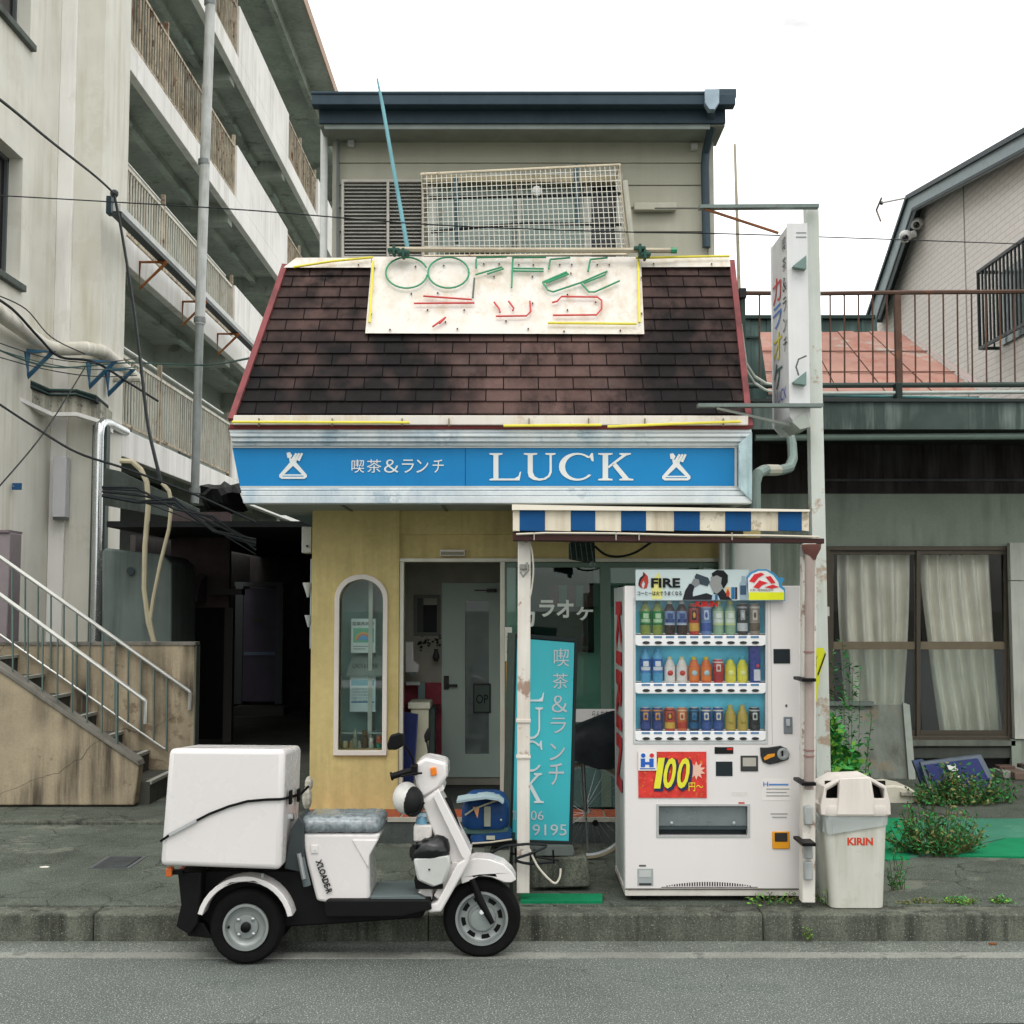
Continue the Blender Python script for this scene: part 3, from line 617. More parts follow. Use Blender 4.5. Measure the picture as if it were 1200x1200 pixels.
nt_([(601, 303), (599.5, 337)], GRN); nt_([(601, 314.5), (637, 315), (637, 318), (601, 317.5)], GRN)
nt_([(645, 304), (643, 315)], GRN); nt_([(692, 304), (689, 318)], GRN); nt_([(645, 304), (668, 302)], GRN); nt_([(692, 304), (712, 302)], GRN)
nt_([(636, 331), (664, 319), (666, 321), (640, 331.5)], GRN, .009)
nt_([(636, 331), (642, 340), (648, 342), (681, 331), (711, 318), (709, 322), (684, 332)], GRN); nt_([(681, 332), (690, 342), (697, 342), (726, 329)], GRN)
nt_([(496, 347), (553, 351)], RED); nt_([(485, 355.5), (556, 355)], RED); nt_([(507, 383), (522, 372)], RED); nt_([(522, 372), (515, 379)], RED)
nt_([(579, 354), (585, 362), (586, 366)], RED); nt_([(596, 353), (602, 361), (601, 364)], RED); nt_([(621, 353), (622, 365), (617, 370), (581, 370.5)], RED)
nt_([(647, 354.5), (653, 353), (658, 347.5), (700, 348), (705, 352), (705, 362), (699, 369), (648, 369.5)], RED)
nt_([(642, 378.5), (746, 379.5)], YEL, .009); nt_([(748, 305), (749.5, 378)], YEL, .009); nt_([(437.5, 306), (433, 378)], YEL, .009)
nt_([(344, 313), (390, 306), (437, 301.5)], YEL, .009); nt_([(745, 302.5), (800, 301), (855, 300)], YEL, .009)
for px, py in ((439, 314), (435, 368), (487, 312), (520, 311), (482, 344), (513, 343), (501, 363), (544, 363), (522, 377), (579, 324), (624, 324), (624, 355), (593, 376), (665, 345), (698, 354), (665, 363), (669, 320), (711, 318), (752, 325), (752, 367), (457, 386), (536, 385), (619, 385), (661, 388), (727, 387), (567, 309), (585, 309), (608, 310), (625, 310), (656, 310), (670, 310), (700, 310), (714, 310), (420, 310), (766, 309), (834, 309)):
    mk('insulator', MB().cyl(RS(px, py, .045), RS(px, py, .07), .006, 6), flat('5a4030'), neon)
# ---- upper storey
YU = 10.3
z0, z1 = P(600, 306, YU)[1], P(600, 150, YU)[1]
ux0, ux1 = P(394, 220, YU)[0], P(832, 220, YU)[0]
SID = mat('beige_siding', 'b2b0a0', .7, var=.04, scale=2, grain=.03, streak=.12, scol='6a685c', obvar=.03)
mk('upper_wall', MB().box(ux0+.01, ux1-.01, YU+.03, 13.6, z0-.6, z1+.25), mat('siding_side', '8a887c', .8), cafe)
ys_ = [306, 271.5, 243.5, 217, 191, 166, 148]
for a, b in zip(ys_, ys_[1:]):
    za, zb_ = P(600, a, YU)[1], P(600, b, YU)[1]
    mk('siding_board', MB().prism([(YU, za+.004), (YU+.03, za+.004), (YU+.03, zb_), (YU+.014, zb_)], ux0, ux1, 'x'), SID, cafe, smooth=0)
for a_, b_ in ((ux0-.03, ux0+.02), (ux1-.02, ux1+.03)): mk('corner_trim', MB().box(a_, b_, YU-.012, YU+.05, z0, z1), mat('corner_trim', 'b0aea2', .6), cafe)
mk('lower_ledge', MB().box(c01.x, c11.x, 9.32, YU+.03, P(600, 313, 9.3)[1]-.03, P(600, 313, 9.3)[1]-.01), mat('ledge_sheet', '8a8c88', .6), cafe)
NAVY = mat('dark_blue_fascia', '36454f', .5, .1, var=.08, streak=.2, scol='1c262c')
YR = 9.92
mk('roof_gutter', MB().pb(365, 862, 110, 122.5, YR-.13, YR-.02).pb(364, 838, 106.5, 110, YR-.14, YR-.0), NAVY, cafe, bev=.006)
mk('fascia_board', MB().pb(374, 850, 112, 144, YR, YR+.03), NAVY, cafe)
rz0, rz1 = P(600, 146, YR)[1], P(600, 112, YR)[1]; rx0, rx1 = P(374, 130, YR)[0], P(850, 130, YR)[0]
mk('roof', MB().prism([(YR+.02, rz0+.18), (YR+.02, rz1-.01), (14.2, rz1+.05), (14.2, rz0+.2)], rx0, rx1, 'x'), NAVY, cafe)
mk('eaves_soffit', MB().box(rx0, rx1, YR+.035, YU+.1, rz0+.0, rz0+.02), mat('eaves_soffit', '868a80', .6), cafe)
mk('soffit_strip', MB().pb(380, 832, 144.5, 151, YR+.031, YR+.05), mat('soffit_strip', '929a96', .5), cafe)
dpM = mat('dark_downpipe', '3c4a52', .45, .1)
dpp = mk('downpipe', MB().tube([P3(833, 128, YR-.05), P3(834, 150, YR+.1), P3(827, 178, YU-.06), P3(826, 196, YU-.06), P3(828, 290, YU-.06)], .034, 10), dpM, cafe)
mk('hopper', MB().pp([(826, 104), (843, 104), (843, 120), (838, 128), (831, 128), (826, 120)], YR-.17, YR-.09), mat('hopper', '8fa0ac', .4, .3), cafe, bev=.004)
mk('end_cap', MB().pb(839, 863, 104, 113, YR-.02, YR+.06), dpM, cafe)
mk('downpipe', MB().tube([P3(380, 150, YU-.1), P3(379, 306, YU-.1)], .03, 10), mat('white_pipe', 'c4c6c2', .5), cafe)
mk('downpipe', MB().tube([P3(396, 160, YU-.05), P3(396, 306, YU-.05)], .012, 8), mat('grey_trim_pipe', '6a7070', .5), cafe)
for px, py in ((411, 167), (814, 171)):
    mk('vent_cap', MB().pb(px-4, px+4, py-4, py+4, YU-.05, YU+.01), mat('vent_white', 'b8bab4', .5), cafe, bev=.01)
mk('wall_lamp', MB().pb(743, 793, 237, 246, YU-.07, YU), mat('lamp_beige', 'b8b6a6', .4), cafe, bev=.008)
# louvred shutters
sh = mk('shutter_frame', MB().pp([(400, 210), (497, 210), (497, 302), (400, 302)], YU-.06, YU, [[(403, 213), (453, 213), (453, 300), (403, 300)], [(456, 213), (494, 213), (494, 300), (456, 300)]]), mat('shutter_frame', 'bdb9b0', .5), cafe, bev=.003)
LOU = mat('louvre_slat', 'a19f98', .55, obvar=.05)
for a, b in ((403, 453), (456, 494)):
    first = None
    for k in range(20):
        y = 214 + k*4.3
        xa, za = P(a, y, YU-.045); xb, zb_ = P(b, y+3.6, YU-.045)
        if first is None: first = mk('louvre_slat', MB().add([(xa, YU-.015, za), (xb, YU-.015, za), (xb, YU-.05, zb_+.006), (xa, YU-.05, zb_+.006), (xa, YU-.015, za-.006), (xb, YU-.015, za-.006), (xb, YU-.05, zb_), (xa, YU-.05, zb_)], [(0, 1, 2, 3)[::-1], (4, 5, 6, 7), (3, 2, 6, 7)[::-1], (0, 4, 5, 1)]), LOU, sh, smooth=0); fz = za
        else: again(first, sh, 0, 0, za-fz)
mk('shutter_back', MB().pb(403, 494, 213, 300, YU-.012, YU-.004), mat('shutter_dark', '82837e', .8), sh)
# window behind the cage
wf = mk('upper_window_frame', MB().pp([(502, 203), (730, 203), (730, 302), (502, 302)], YU-.06, YU, [[(512, 214), (606, 214), (606, 301), (512, 301)], [(611, 214), (684, 214), (684, 301), (611, 301)], [(693, 214), (722, 214), (722, 301), (693, 301)]]), mat('window_white', 'b8bab2', .5), cafe, bev=.003)
UG = mat('frosted_pane', '87988f', .25, var=.12, scale=3)
mk('pane', MB().pb(512, 606, 214, 301, YU-.03, YU-.02), UG, wf); mk('pane', MB().pb(611, 684, 214, 301, YU-.035, YU-.025), UG, wf)
mk('pane', MB().pb(693, 722, 214, 301, YU-.03, YU-.02), flat('2a302e', .2), wf)
mk('window_head', MB().pb(500, 728, 205, 213, YU-.16, YU-.06), mat('window_head', 'a89c80', .6, streak=.4), wf)
mk('towel', MB().pb(519, 600, 232, 296, YU-.10, YU-.09), mat('white_cloth', '99a59e', .8, var=.1), wf)
# cage
cg = thing('window_cage', 'white wire mesh cage in front of the upper window', 'window guard', P3(612, 295, 9.85))
Yc = 9.85
q = lambda u, v: (lambda top, bot: (top[0]*(1-v)+bot[0]*v, top[1]*(1-v)+bot[1]*v))((494+u*(726-494), 204-u*11), (497+u*(735-497), 300-u*2))
mm = MB()
for i in range(41): mm.tube([P3(*q(i/40, 0), Yc), P3(*q(i/40, 1), Yc)], .0028, 4)
for j in range(18): mm.tube([P3(*q(0, j/17), Yc), P3(*q(1, j/17), Yc)], .0028, 4)
CAGE = mat('cage_wire', 'ece8dc', .5, var=.1, patch=.35, pcol='a87848', pscale=12)
mk('mesh_front', mm, CAGE, cg, kind='stuff')
mm = MB()
a_, b_ = Vector(P3(*q(1, 0), Yc)), Vector(P3(*q(1, 1), Yc))
for i in range(7): mm.tube([a_+Vector((0, i*.07, 0)), b_+Vector((0, i*.07, 0))], .0028, 4)
for j in range(18): p_ = a_.lerp(b_, j/17); mm.tube([p_, p_+Vector((0, .42, 0))], .0028, 4)
mk('mesh_side', mm, CAGE, cg, kind='stuff')
fr = MB().tube([P3(*q(0, 0), Yc), P3(*q(1, 0), Yc), P3(*q(1, 1), Yc), P3(*q(0, 1), Yc)], .011, 6, True)
fr.tube([a_, a_+Vector((0, .42, 0))], .012, 6).tube([Vector(P3(*q(0, 0), Yc)), Vector(P3(*q(0, 0), Yc))+Vector((0, .42, 0))], .012, 6)
mk('cage_frame', fr, mat('cage_frame', 'd8ccb4', .5, var=.15, patch=.8, pcol='a86a34', pscale=7), cg)
mk('side_pole', MB().tube([P3(732, 212, Yc+.02), P3(741, 292, Yc+.02)], .026, 8), mat('cage_pole', 'b2b0a2', .5), cg)
PL = mat('dark_pole', '2c3434', .5)
mk('laundry_pole', MB().tube([P3(503, 232, Yc+.15), P3(733, 227, Yc+.15)], .016, 8), PL, cg)
mk('laundry_pole', MB().tube([P3(505, 272, Yc+.15), P3(560, 266, Yc+.15), P3(620, 262, Yc+.15), P3(728, 263, Yc+.15)], .014, 8), PL, cg)
for px, y0_, y1_ in ((534, 208, 285), (675, 193, 262)):
    mk('bracket', MB().tube([P3(px, y0_, Yc+.1), P3(px+2, y1_, Yc+.1)], .02, 6), mat('bracket_blue', '4a6068', .5), cg)
t = thing('plastic_bag', 'crumpled white plastic bag tied to the pole inside the window cage', 'bag', P3(629, 234, Yc+.1))
mk('bag', MB().ball(P3(629, 224, Yc+.1), (.04, .03, .045), 7, 5), mat('bag_white', 'd8dcd8', .5), t, smooth=0)
# horizontal pipe with clamps above the board
t = thing('roof_pipe', 'long pale conduit pipe with green clamps lying along the top of the neon board', 'pipe', P3(620, 293, 9.2))
mk('pipe', MB().tube([P3(455, 292, 9.2), P3(570, 293, 9.2), P3(788, 293.5, 9.2)], .02, 8), mat('pipe_buff', 'a49c88', .5, .2, streak=.3, scol='7a5a3a'), t)
mk('end_cap', MB().cyl(P3(786, 293.5, 9.2), P3(793, 293.5, 9.2), .023, 8), GRN, t)
for px, py in ((461, 292), (472, 295), (750, 290), (756, 297)):
    mk('clamp', MB().pb(px-7, px+7, py-2, py+2, 9.15, 9.24).pb(px-1.5, px+2, py-5, py+6, 9.14, 9.22), mat('clamp_green', '2c4f44', .5), t, bev=.006)
solo('blue_rod', MB().tube([P3(442, 92, 9.35), P3(448, 122, 9.33), P3(478, 294, 9.2)], [.007, .013, .016], 8), mat('teal_rod', '6fa2aa', .5, var=.2), 'slanting pale blue rod rising from the neon board past the roof edge', 'rod')
# ================================================================ apartment block on the left
XB, XA, Y0 = -5.75, -6.37, 17.6
YE = 47.0
apt = thing('apartment_block', 'weathered pale concrete apartment block with open access balconies along the left side', 'building', (XA, Y0, .15))
CW = mat('pale_concrete', 'eeece8', .85, var=.04, scale=1.1, streak=.45, scol='b0aea6', sscale=.5, patch=.4, pcol='d2cfc6', pscale=.8, bump=.3, bscale=25)
CP = mat('pillar_concrete', 'dcdad0', .85, var=.06, scale=1.5, streak=.55, scol='bcb6a0', sscale=.6, patch=.3, pcol='c4bfae', pscale=1.0, bump=.3, bscale=25)
SF = mat('stained_soffit', 'b2b8b0', .9, var=.22, scale=.8, streak=.3, scol='3f4a44', patch=.5, pcol='5a5c4c', pscale=1.2)
IN = mat('corridor_wall', 'a8b0a8', .9, var=.1)
def yz(px, py, X): p = PX(px, py, X); return (p[1], p[2])
# window wall A, facing the shop
w1 = [yz(27, 186, XA), yz(22.5, 333, XA), (14.5, yz(22.5, 333, XA)[1]), (14.5, yz(27, 186, XA)[1])]
zA = yz(35, 51, XA)
w2 = [(zA[0], zA[1]+1.6), zA, (14.5, zA[1]), (14.5, zA[1]+1.6)]
ws = [(w1[0][0], w1[1][1]-.0), (w1[0][0], w1[0][1]), (14.5, w1[0][1]), (14.5, w1[1][1])]
mk('window_wall', MB().prism([(12, .15), (Y0, .15), (Y0, 17.2), (12, 17.2)], XA-.25, XA, 'x', [ws, w2]), CP, apt)
for zlo, zhi, yy in ((ws[0][1], ws[1][1], ws[0][0]), (zA[1], zA[1]+1.6, zA[0])):
    wn = mk('window', MB().box(XA-.24, XA-.22, 14.5, yy, zlo, zhi), flat('201c20', .15), apt, smooth=0)
    mk('window_frame', MB().box(XA-.22, XA-.18, yy-.05, yy-.001, zlo+.002, zhi-.002).box(XA-.22, XA-.18, 14.5, yy, zhi-.05, zhi-.003), flat('5a5f60'), wn)
    mk('window_sill', MB().box(XA-.1, XA+.07, 14.4, yy+.07, zlo-.09, zlo-.001), mat('sill_dark', '5c625e', .8, streak=.6), wn, bev=.01)
mk('corner_pillar', MB().box(XA-.3, XB, Y0, 18.75, .15, 17.2), CP, apt, bev=.015)
mk('pillar_rib', MB().box(XA+.0, XA+.22, Y0-.06, Y0-.001, .15, 17.2), CW, apt, bev=.01)
zl = [2.62+H, 5.5+H, 8.48+H, 11.5+H]   # foot of the railing on each floor
zr = 2.9*5.2+H
secs = [(18.75, 26.2, 1), (26.2, 32.2, 0), (32.2, 37.2, 1), (37.2, YE, 0)]
CONR = mat('rusty_rail', 'b8aa94', .7, .2, var=.3, patch=1, pcol='6a4024', pscale=4, streak=.8, scol='3a281a')
CONW = mat('pale_rail', 'cfcbbd', .6, .1, var=.1, patch=.35, pcol='9a6a40', pscale=4, streak=.4, scol='6a4a30')
for k, z in enumerate(zl):
    mk('balcony_slab', MB().box(XB-1.6, XB-.14, 18.75, YE, z-.16, z-.02), SF, apt)
    mk('balcony_edge', MB().box(XB-.14, XB, 18.751, YE, z-.42, z), CW, apt, bev=.01)
    mk('cross_beam', MB().box(XB-1.6, XB-.14, 26.0, 26.4, z-.55, z-.161), SF, apt)
    mk('cross_beam', MB().box(XB-1.6, XB-.14, 32.0, 32.4, z-.55, z-.161), SF, apt)
    mk('long_beam', MB().box(XB-.9, XB-.75, 18.8, YE, z-.3, z-.161), SF, apt)
    for a, b, rail in secs:
        if not rail: mk('parapet_wall', MB().box(XB-.14, XB-.002, a, b, z-.001, z+1.15), CW, apt, bev=.01)
        else:
            M_ = CONW if k < 2 else CONR
            r = mk('railing', MB().box(XB-.09, XB-.05, a, b, z+1.08, z+1.13), M_, apt)
            mk('handrail', MB().tube([(XB-.2, a+.1, z+1.32), (XB-.2, b-.1, z+1.32)], .025, 6), mat('pale_handrail', 'c8c8c0', .4, .2), r)
            mk('bottom_rail', MB().box(XB-.09, XB-.05, a, b, z+.08, z+.12), CONR, r)
            f = None; y = a+.1; n = 0
            while y < b:
                if f is None: f = mk('baluster', MB().box(XB-.08, XB-.06, y-.013, y+.013, z+.121, z+1.079), M_, r, smooth=0); fy = y
                else: again(f, r, 0, y-fy)
                y += .145; n += 1
            f = None; y = a+2.2
            while y < b:
                if f is None: f = mk('rail_post', MB().box(XB-.11, XB-.045, y-.03, y+.03, z, z+1.35), CONR, r, smooth=0); fy = y
                else: again(f, r, 0, y-fy)
                y += 2.6
    for y in (20.5, 24.5, 29, 34): mk('corridor_lamp', MB().box(XB-.75, XB-.68, y, y+.7, z-.36, z-.31), mat('lamp_tube_off', 'b0c0bc', .4), apt, bev=.01)
mk('corridor_inner_wall', MB().box(XB-1.7, XB-1.6, 18.75, YE, .15, zr+.1), IN, apt)
mk('far_end_wall', MB().box(XB-1.6, XB-.14, YE-.2, YE, .15, zr), CW, apt)
for y0_ in (20.5, 23.5, 28, 33):
    for z in zl[:4]: mk('flat_door', MB().box(XB-1.599, XB-1.55, y0_, y0_+.9, z-.0, z+2.0), mat('flat_door_green', '4f5f5a', .6, obvar=.1), apt)
mk('roof_slab', MB().box(XA-3, XB+.52, 12, YE+.5, zr+.05, zr+.25), SF, apt)
mk('roof_edge', MB().box(XB+.525, XB+.56, 12, YE+.5, zr-.02, zr+.27), mat('roof_edge_tan', 'b59a88', .7, var=.1), apt)
mk('roof_beam', MB().box(XB-.3, XB-.15, 18.8, YE, zr-.25, zr+.048), SF, apt)
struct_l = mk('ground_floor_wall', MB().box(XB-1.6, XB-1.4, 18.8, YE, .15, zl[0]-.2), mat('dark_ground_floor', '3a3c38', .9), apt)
# rain pipe in front of the balconies
t = thing('rain_pipe', 'tall pale rain pipe standing in front of the balconies of the apartment block', 'pipe', P3(230, 590, 21))
PIPE = mat('pale_pipe', 'bfc2bf', .5, .1, var=.06, streak=.5, scol='7a7c74', sscale=2)
mk('pipe', MB().tube([P3(249, -60, 20.5), P3(240, 190, 20.5), P3(234, 380, 20.5)], .082, 14), PIPE, t)
mk('lower_pipe', MB().tube([P3(234, 378, 20.5), P3(228, 590, 20.5)], .068, 14), mat('grey_pipe', '8c9290', .5, .1, streak=.4), t)
for px, py in ((246, 3), (239, 190), (234, 375), (228, 575)): mk('pipe_joint', MB().cyl(P3(px, py-3, 20.5), P3(px, py+3, 20.5), .095, 14), mat('joint_metal', '7a7f7e', .5, .3), t)
# cable tray on brackets
t = thing('cable_tray', 'long straight cable tray on rusty brackets running past the first floor railing', 'cable tray', PX(132, 243, XB+.35))
q0, q1 = Vector(PX(137, 243, XB+.35)), Vector(PX(300, 400, XB+.35))
q1.z = q0.z
mk('tray', MB().sweep([q0, q1], .10, .10), mat('tray_pale', 'b8bab4', .5, .2), t); mk('tray_underside', MB().sweep([q0-Vector((0, 0, .09)), q1-Vector((0, 0, .09))], .07, .13), flat('353b3a'), t)
for px in (190, 238, 277):
    s_ = XB+.35; y = PX(px, 300, s_)[1]; z = q0.z-.14
    mk('bracket', MB().tube([(s_+.08, y, z), (XB+.01, y, z), (XB+.01, y, z-.42), (s_+.08, y, z)], .026, 5), mat('rust', '8c5a34', .8, var=.3), t)
# insulated pipe with blue brackets
t = thing('insulated_pipe', 'thick white lagged pipe bending round the corner pillar on blue brackets', 'pipe', P3(80, 410, 16.5))
yy = [13.6, 15.2, 16.9, 17.15, 17.25, 17.6, 18.6, 20.2]
px_ = [(-60, 315), (0, 368), (52, 405), (66, 409), (100, 408), (120, 412), (140, 428), (163, 446)]
mk('pipe', MB().tube([P3(a, b, y) for (a, b), y in zip(px_, yy)], .095, 12), mat('lagging', 'd2cec2', .6, var=.08, streak=.5, scol='a09a88'), t)
BB = mat('bracket_blue_paint', '3f6a86', .6, var=.15, patch=.3)
for a, b, yv in ((32, 412, 16.4), (104, 424, 17.2), (126, 433, 17.9)):
    p = [P3(a, b, yv), P3(a+30, b, yv), P3(a+1, b+29, yv)]
    mk('bracket', MB().tube(p+[p[0]], .045, 4), BB, t)
mk('second_pipe', MB().tube([P3(126, 444, 18.3), P3(165, 444, 18.3)], .05, 8), mat('lagging', '', .6), t)
# lamp housing and cable ledge on the block
t = thing('wall_light', 'tall blank white light box on the pillar of the apartment block', 'wall light', P3(70, 608, Y0))
mk('housing', MB().pb(61, 77, 535, 606, Y0-.22, Y0-.065), mat('light_box_white', 'c8c8cc', .5, var=.04), t, bev=.01)
mk('foot', MB().pb(62, 77, 606, 609, Y0-.2, Y0-.065), flat('5f6460'), t)
t = thing('number_plate', 'small blue number plate on the left wall of the apartment block', 'plate', P3(19, 570, 16.5))
mk('plate', MB().pb(14, 25, 566, 574, 16.2, 16.22), flat('2f5a86'), t); mk('screw', MB().pb(15, 16, 569, 570, 16.19, 16.2), flat('c0c0c0'), t)
LED = mat('cable_ledge', 'a8a698', .8, var=.25, scale=6, streak=.6, patch=.8, pcol='4c5046', pscale=7)
t = thing('cable_ledge', 'wavy concrete ledge carrying a thick bundle of dark cables across the apartment pillar', 'cable bundle', P3(60, 480, 17))
lp = [(-30, 440, 15.6), (0, 448, 16.1), (30, 462, 16.8), (58, 474, 17.2), (90, 474, 17.3), (112, 482, 17.4), (126, 494, 17.9)]
mk('ledge', MB().sweep([P3(*p) for p in lp], .26, .12), LED, t)
mk('ledge_lip', MB().sweep([P3(a, b+12, y-.05) for a, b, y in lp], .05, .16), mat('pale_concrete', '', .8), t)
CAB = mat('cable_black', '1b2022', .6); CABG = mat('cable_green', '33504a', .6); CABW = mat('cable_grey', '8e9490', .6)
for k in range(5): mk('cable', MB().tube([P3(a, b-11-k*1.6+rnd.uniform(-1, 1), y-.1) for a, b, y in lp], .018, 5), [CAB, CABG, CAB, CAB, CABG][k], t)
# stainless duct
t = thing('steel_duct', 'shiny steel flue pipe with an elbow on the corner of the apartment block', 'pipe', P3(113, 770, 17.2))
SS = mat('stainless', 'c0c4c4', .22, .85, var=.06)
mk('duct', MB().tube([P3(110, 800, 17.2), P3(112.5, 700, 17.2), P3(115.5, 510, 17.2), P3(117, 500, 17.25), P3(121, 495, 17.4), P3(128, 496, 17.9), P3(147, 506, 19)], .068, 12), SS, t)
mk('channel', MB().pb(105, 122, 498, 800, 17.35, 17.5), mat('dark_channel', '4a5552', .6), t)
# gate post far left
t = thing('gate_post', 'mauve grey post at the top of the stairs on the far left edge', 'post', P3(0, 750, 12.6))
mk('post', MB().pb(-25, 10, 624, 760, 12.5, 12.8), mat('mauve_post', '857c7e', .7, var=.08), t, bev=.01); mk('cap', MB().pb(-27, 10.6, 621, 624, 12.48, 12.82), mat('mauve_cap', '75686c', .7), t)
# ================================================================ stairs
STW = mat('stair_plaster', 'a0937c', .85, var=.18, scale=2.5, streak=.9, scol='332e28', sscale=.8, crack=(.8, .004, '4a433a'), patch=.6, pcol='5e4c3c', pscale=2.6, bump=.5, bscale=30, grain=.08)
STD = mat('stair_concrete', '4c4c47', .9, var=.2, streak=.4, grain=.2)
st = thing('stairs', 'concrete stairs with stained brown side walls and steel handrails on the left', 'stairs', (-4.5, 11, .15))
yf = 10.67
mk('front_side_wall', MB().pp([(-70, 742), (0, 786), (163, 897), (157, 944), (-70, 944)], yf, yf+.14), STW, st, bev=.012)
mk('wall_coping', MB().pp([(-70, 738), (0, 781), (161, 891.5), (163, 898), (0, 787.5), (-70, 744.5)], yf-.02, yf+.16), mat('coping', '75726a', .85, var=.2, streak=.5), st, bev=.006)
yb = 11.62
mk('back_side_wall', MB().pp([(-90, 755), (228, 755), (228, 925), (-90, 925)], yb, yb+.14), STW, st, bev=.012)
mk('wall_coping', MB().pp([(-90, 752.5), (229, 752.5), (229, 756), (-90, 756)], yb-.01, yb+.16), mat('coping', '', .85), st)
mk('wall_end_face', MB().box(P(228, 800, yb)[0]+.001, P(228, 800, yb)[0]+.012, yb, yb+.14, .15, P(228, 757, yb)[1]), mat('stair_end', '5f645c', .9, streak=.6), st)
for k in range(10):
    z = .335+.17*k; x = -3.02-.24*k
    s_ = mk('step', MB().box(x-.262 if k < 9 else x-2.4, x, yf+.142, yb-.002, .15 if k == 0 else z-.3, z), STD, st)
    mk('nosing', MB().box(x-.035, x+.012, yf+.145, yb-.004, z-.02, z+.006), mat('nosing', '9c9c94', .6, var=.15), s_)
RL = mat('handrail_steel', 'b8b8b2', .35, .6, var=.08)
yr = yf+.07
rf = mk('front_railing', MB().tube([P3(-60, 656, yr), P3(0, 697, yr), P3(169, 820, yr), P3(171, 822, yr), P3(170.5, 848, yr)], .019, 8), RL, st)
BG = mat('baluster_green_grey', '5d6f6a', .5, .2)
for px in [-2+17.4*i for i in range(9)]+[152]:
    if px > 141: continue
    top = 697 + (px)*.728; bot = 783 + px*.672
    mk('baluster', MB().tube([P3(px, top, yr), P3(px-.5, bot, yr)], .008 if px < 130 else .014, 5), BG, rf, smooth=0)
yr = yb-.04
rb = mk('back_railing', MB().tube([P3(-60, 612, yr), P3(0, 653, yr), P3(222, 810, yr), P3(223, 813, yr), P3(222, 832, yr)], .019, 8), RL, st)
mk('bottom_rail', MB().tube([P3(-60, 702, yr), P3(3, 746, yr), P3(193, 878, yr)], .012, 6), RL, rb)
for i in range(13):
    px = 14.5+15.1*i
    if px > 200: continue
    mk('baluster', MB().tube([P3(px, 653+px*.707, yr), P3(px-.5, 744+px*.695, yr)], .0085, 5), BG, rb, smooth=0)
# ================================================================ dark alley between the stairs and the cafe
al = thing('alley_building', 'dark roofed lean-to passage with doors between the stairs and the cafe', 'building', (-3, 15, .15))
DK = mat('shade_dark_wall', '474342', .9, var=.2, streak=.3); DK2 = mat('brown_dark_wall', '4a4040', .85, var=.2)  # dark tone puts the shade of the roofed passage into the wall colour
ax = lambda px, Y: (px-600)*Y/1500
mk('passage_roof', MB().prism([(13.0, 2.60), (21.5, 2.60), (21.5, 2.8), (13.0, 2.66)], ax(124, 13), -1.5, 'x'), mat('tar_roof', '1e2020', .9), al)
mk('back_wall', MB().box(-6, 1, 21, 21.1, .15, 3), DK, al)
mk('right_light_block', MB().box(-1.62, -1.5, 13.52, 21, .15, 2.61), DK, al)  # unseen wall added to shut out light entering the passage from the right
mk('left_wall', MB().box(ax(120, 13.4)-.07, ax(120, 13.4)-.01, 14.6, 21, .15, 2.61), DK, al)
mk('tool_cupboard', MB().pp([(119, 646), (124, 642), (190, 650), (201, 660), (201, 800), (119, 800)], 13.4, 14.4), mat('grey_green_steel', '66706c', .7, .05, var=.12, scale=2, streak=.5, scol='3a4644'), al, bev=.02)
mk('cupboard_vent', MB().cyl(P3(153, 669, 13.4), P3(153, 669, 13.36), .042, 12), flat('3a4446'), al)
mk('wall_panel', MB().pb(200, 269, 600, 712, 15, 15.1), DK2, al)
mk('wall_panel', MB().pb(200, 216, 712, 900, 15.0, 15.1), DK, al)
mk('doorway_jamb', MB().pb(262, 272, 712, 870, 15.0, 15.1), flat('35332f'), al)
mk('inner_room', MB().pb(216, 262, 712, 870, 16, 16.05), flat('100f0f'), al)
bm_ = MB(); X0, X1 = ax(204, 14.6), ax(246, 14.6)
pr = [(14.95, P(220, 673, 14.95)[1])] + [(14.95-.42*math.sin(R_(a)), P(220, 705, 14.95)[1]+.29*math.cos(R_(a))) for a in range(15, 91, 15)]
pr2 = [(y+.0, z-.02) for y, z in reversed(pr)]
mk('barrel_awning', bm_.prism(pr+[(14.95, pr[-1][1])], X0, X1-.12, 'x'), mat('barrel_awning', '544850', .5, var=.1), al)
mk('eave_strip', MB().pb(246, 283, 690, 697, 14.7, 14.9), flat('2e2b2b'), al)
dr = mk('alley_door', MB().pb(284, 323, 690, 822, 19.9, 19.95), mat('dark_mauve_door', '6a6474', .5, var=.08), al)
mk('door_rail', MB().pb(286, 322, 764, 768, 19.88, 19.9), flat('8a9ab8', .4), dr); mk('door_plate', MB().pb(296, 309, 725, 729, 19.88, 19.9), flat('6a665c'), dr)
mk('door_frame', MB().pb(323, 331, 687, 825, 19.86, 19.99).pb(275, 284, 687, 825, 19.86, 19.99).pb(275, 331, 682, 687, 19.86, 19.99), flat('6c7072', .5), al)
mk('door_step', MB().pb(272, 332, 829, 845, 19.4, 19.9), flat('5c5c58'), al)
struct('alley_floor', MB().box(-4.3, -1.47, 12.9, 21, .14, .154), mat('alley_floor', '565852', .8, var=.3, scale=2, grain=.2))
t = thing('floodlight', 'small white lamp on a bracket beside the grey green cupboard', 'lamp', P3(216, 685, 14.6))
mk('head', MB().tube([P3(206, 682, 14.6), P3(214, 683, 14.5), P3(222, 685, 14.4)], [.03, .04, .06], 10), flat('a8b0b0', .4), t); mk('stem', MB().tube([P3(210, 663, 14.7), P3(210, 682, 14.6)], .015, 6), flat('8a9090'), t)
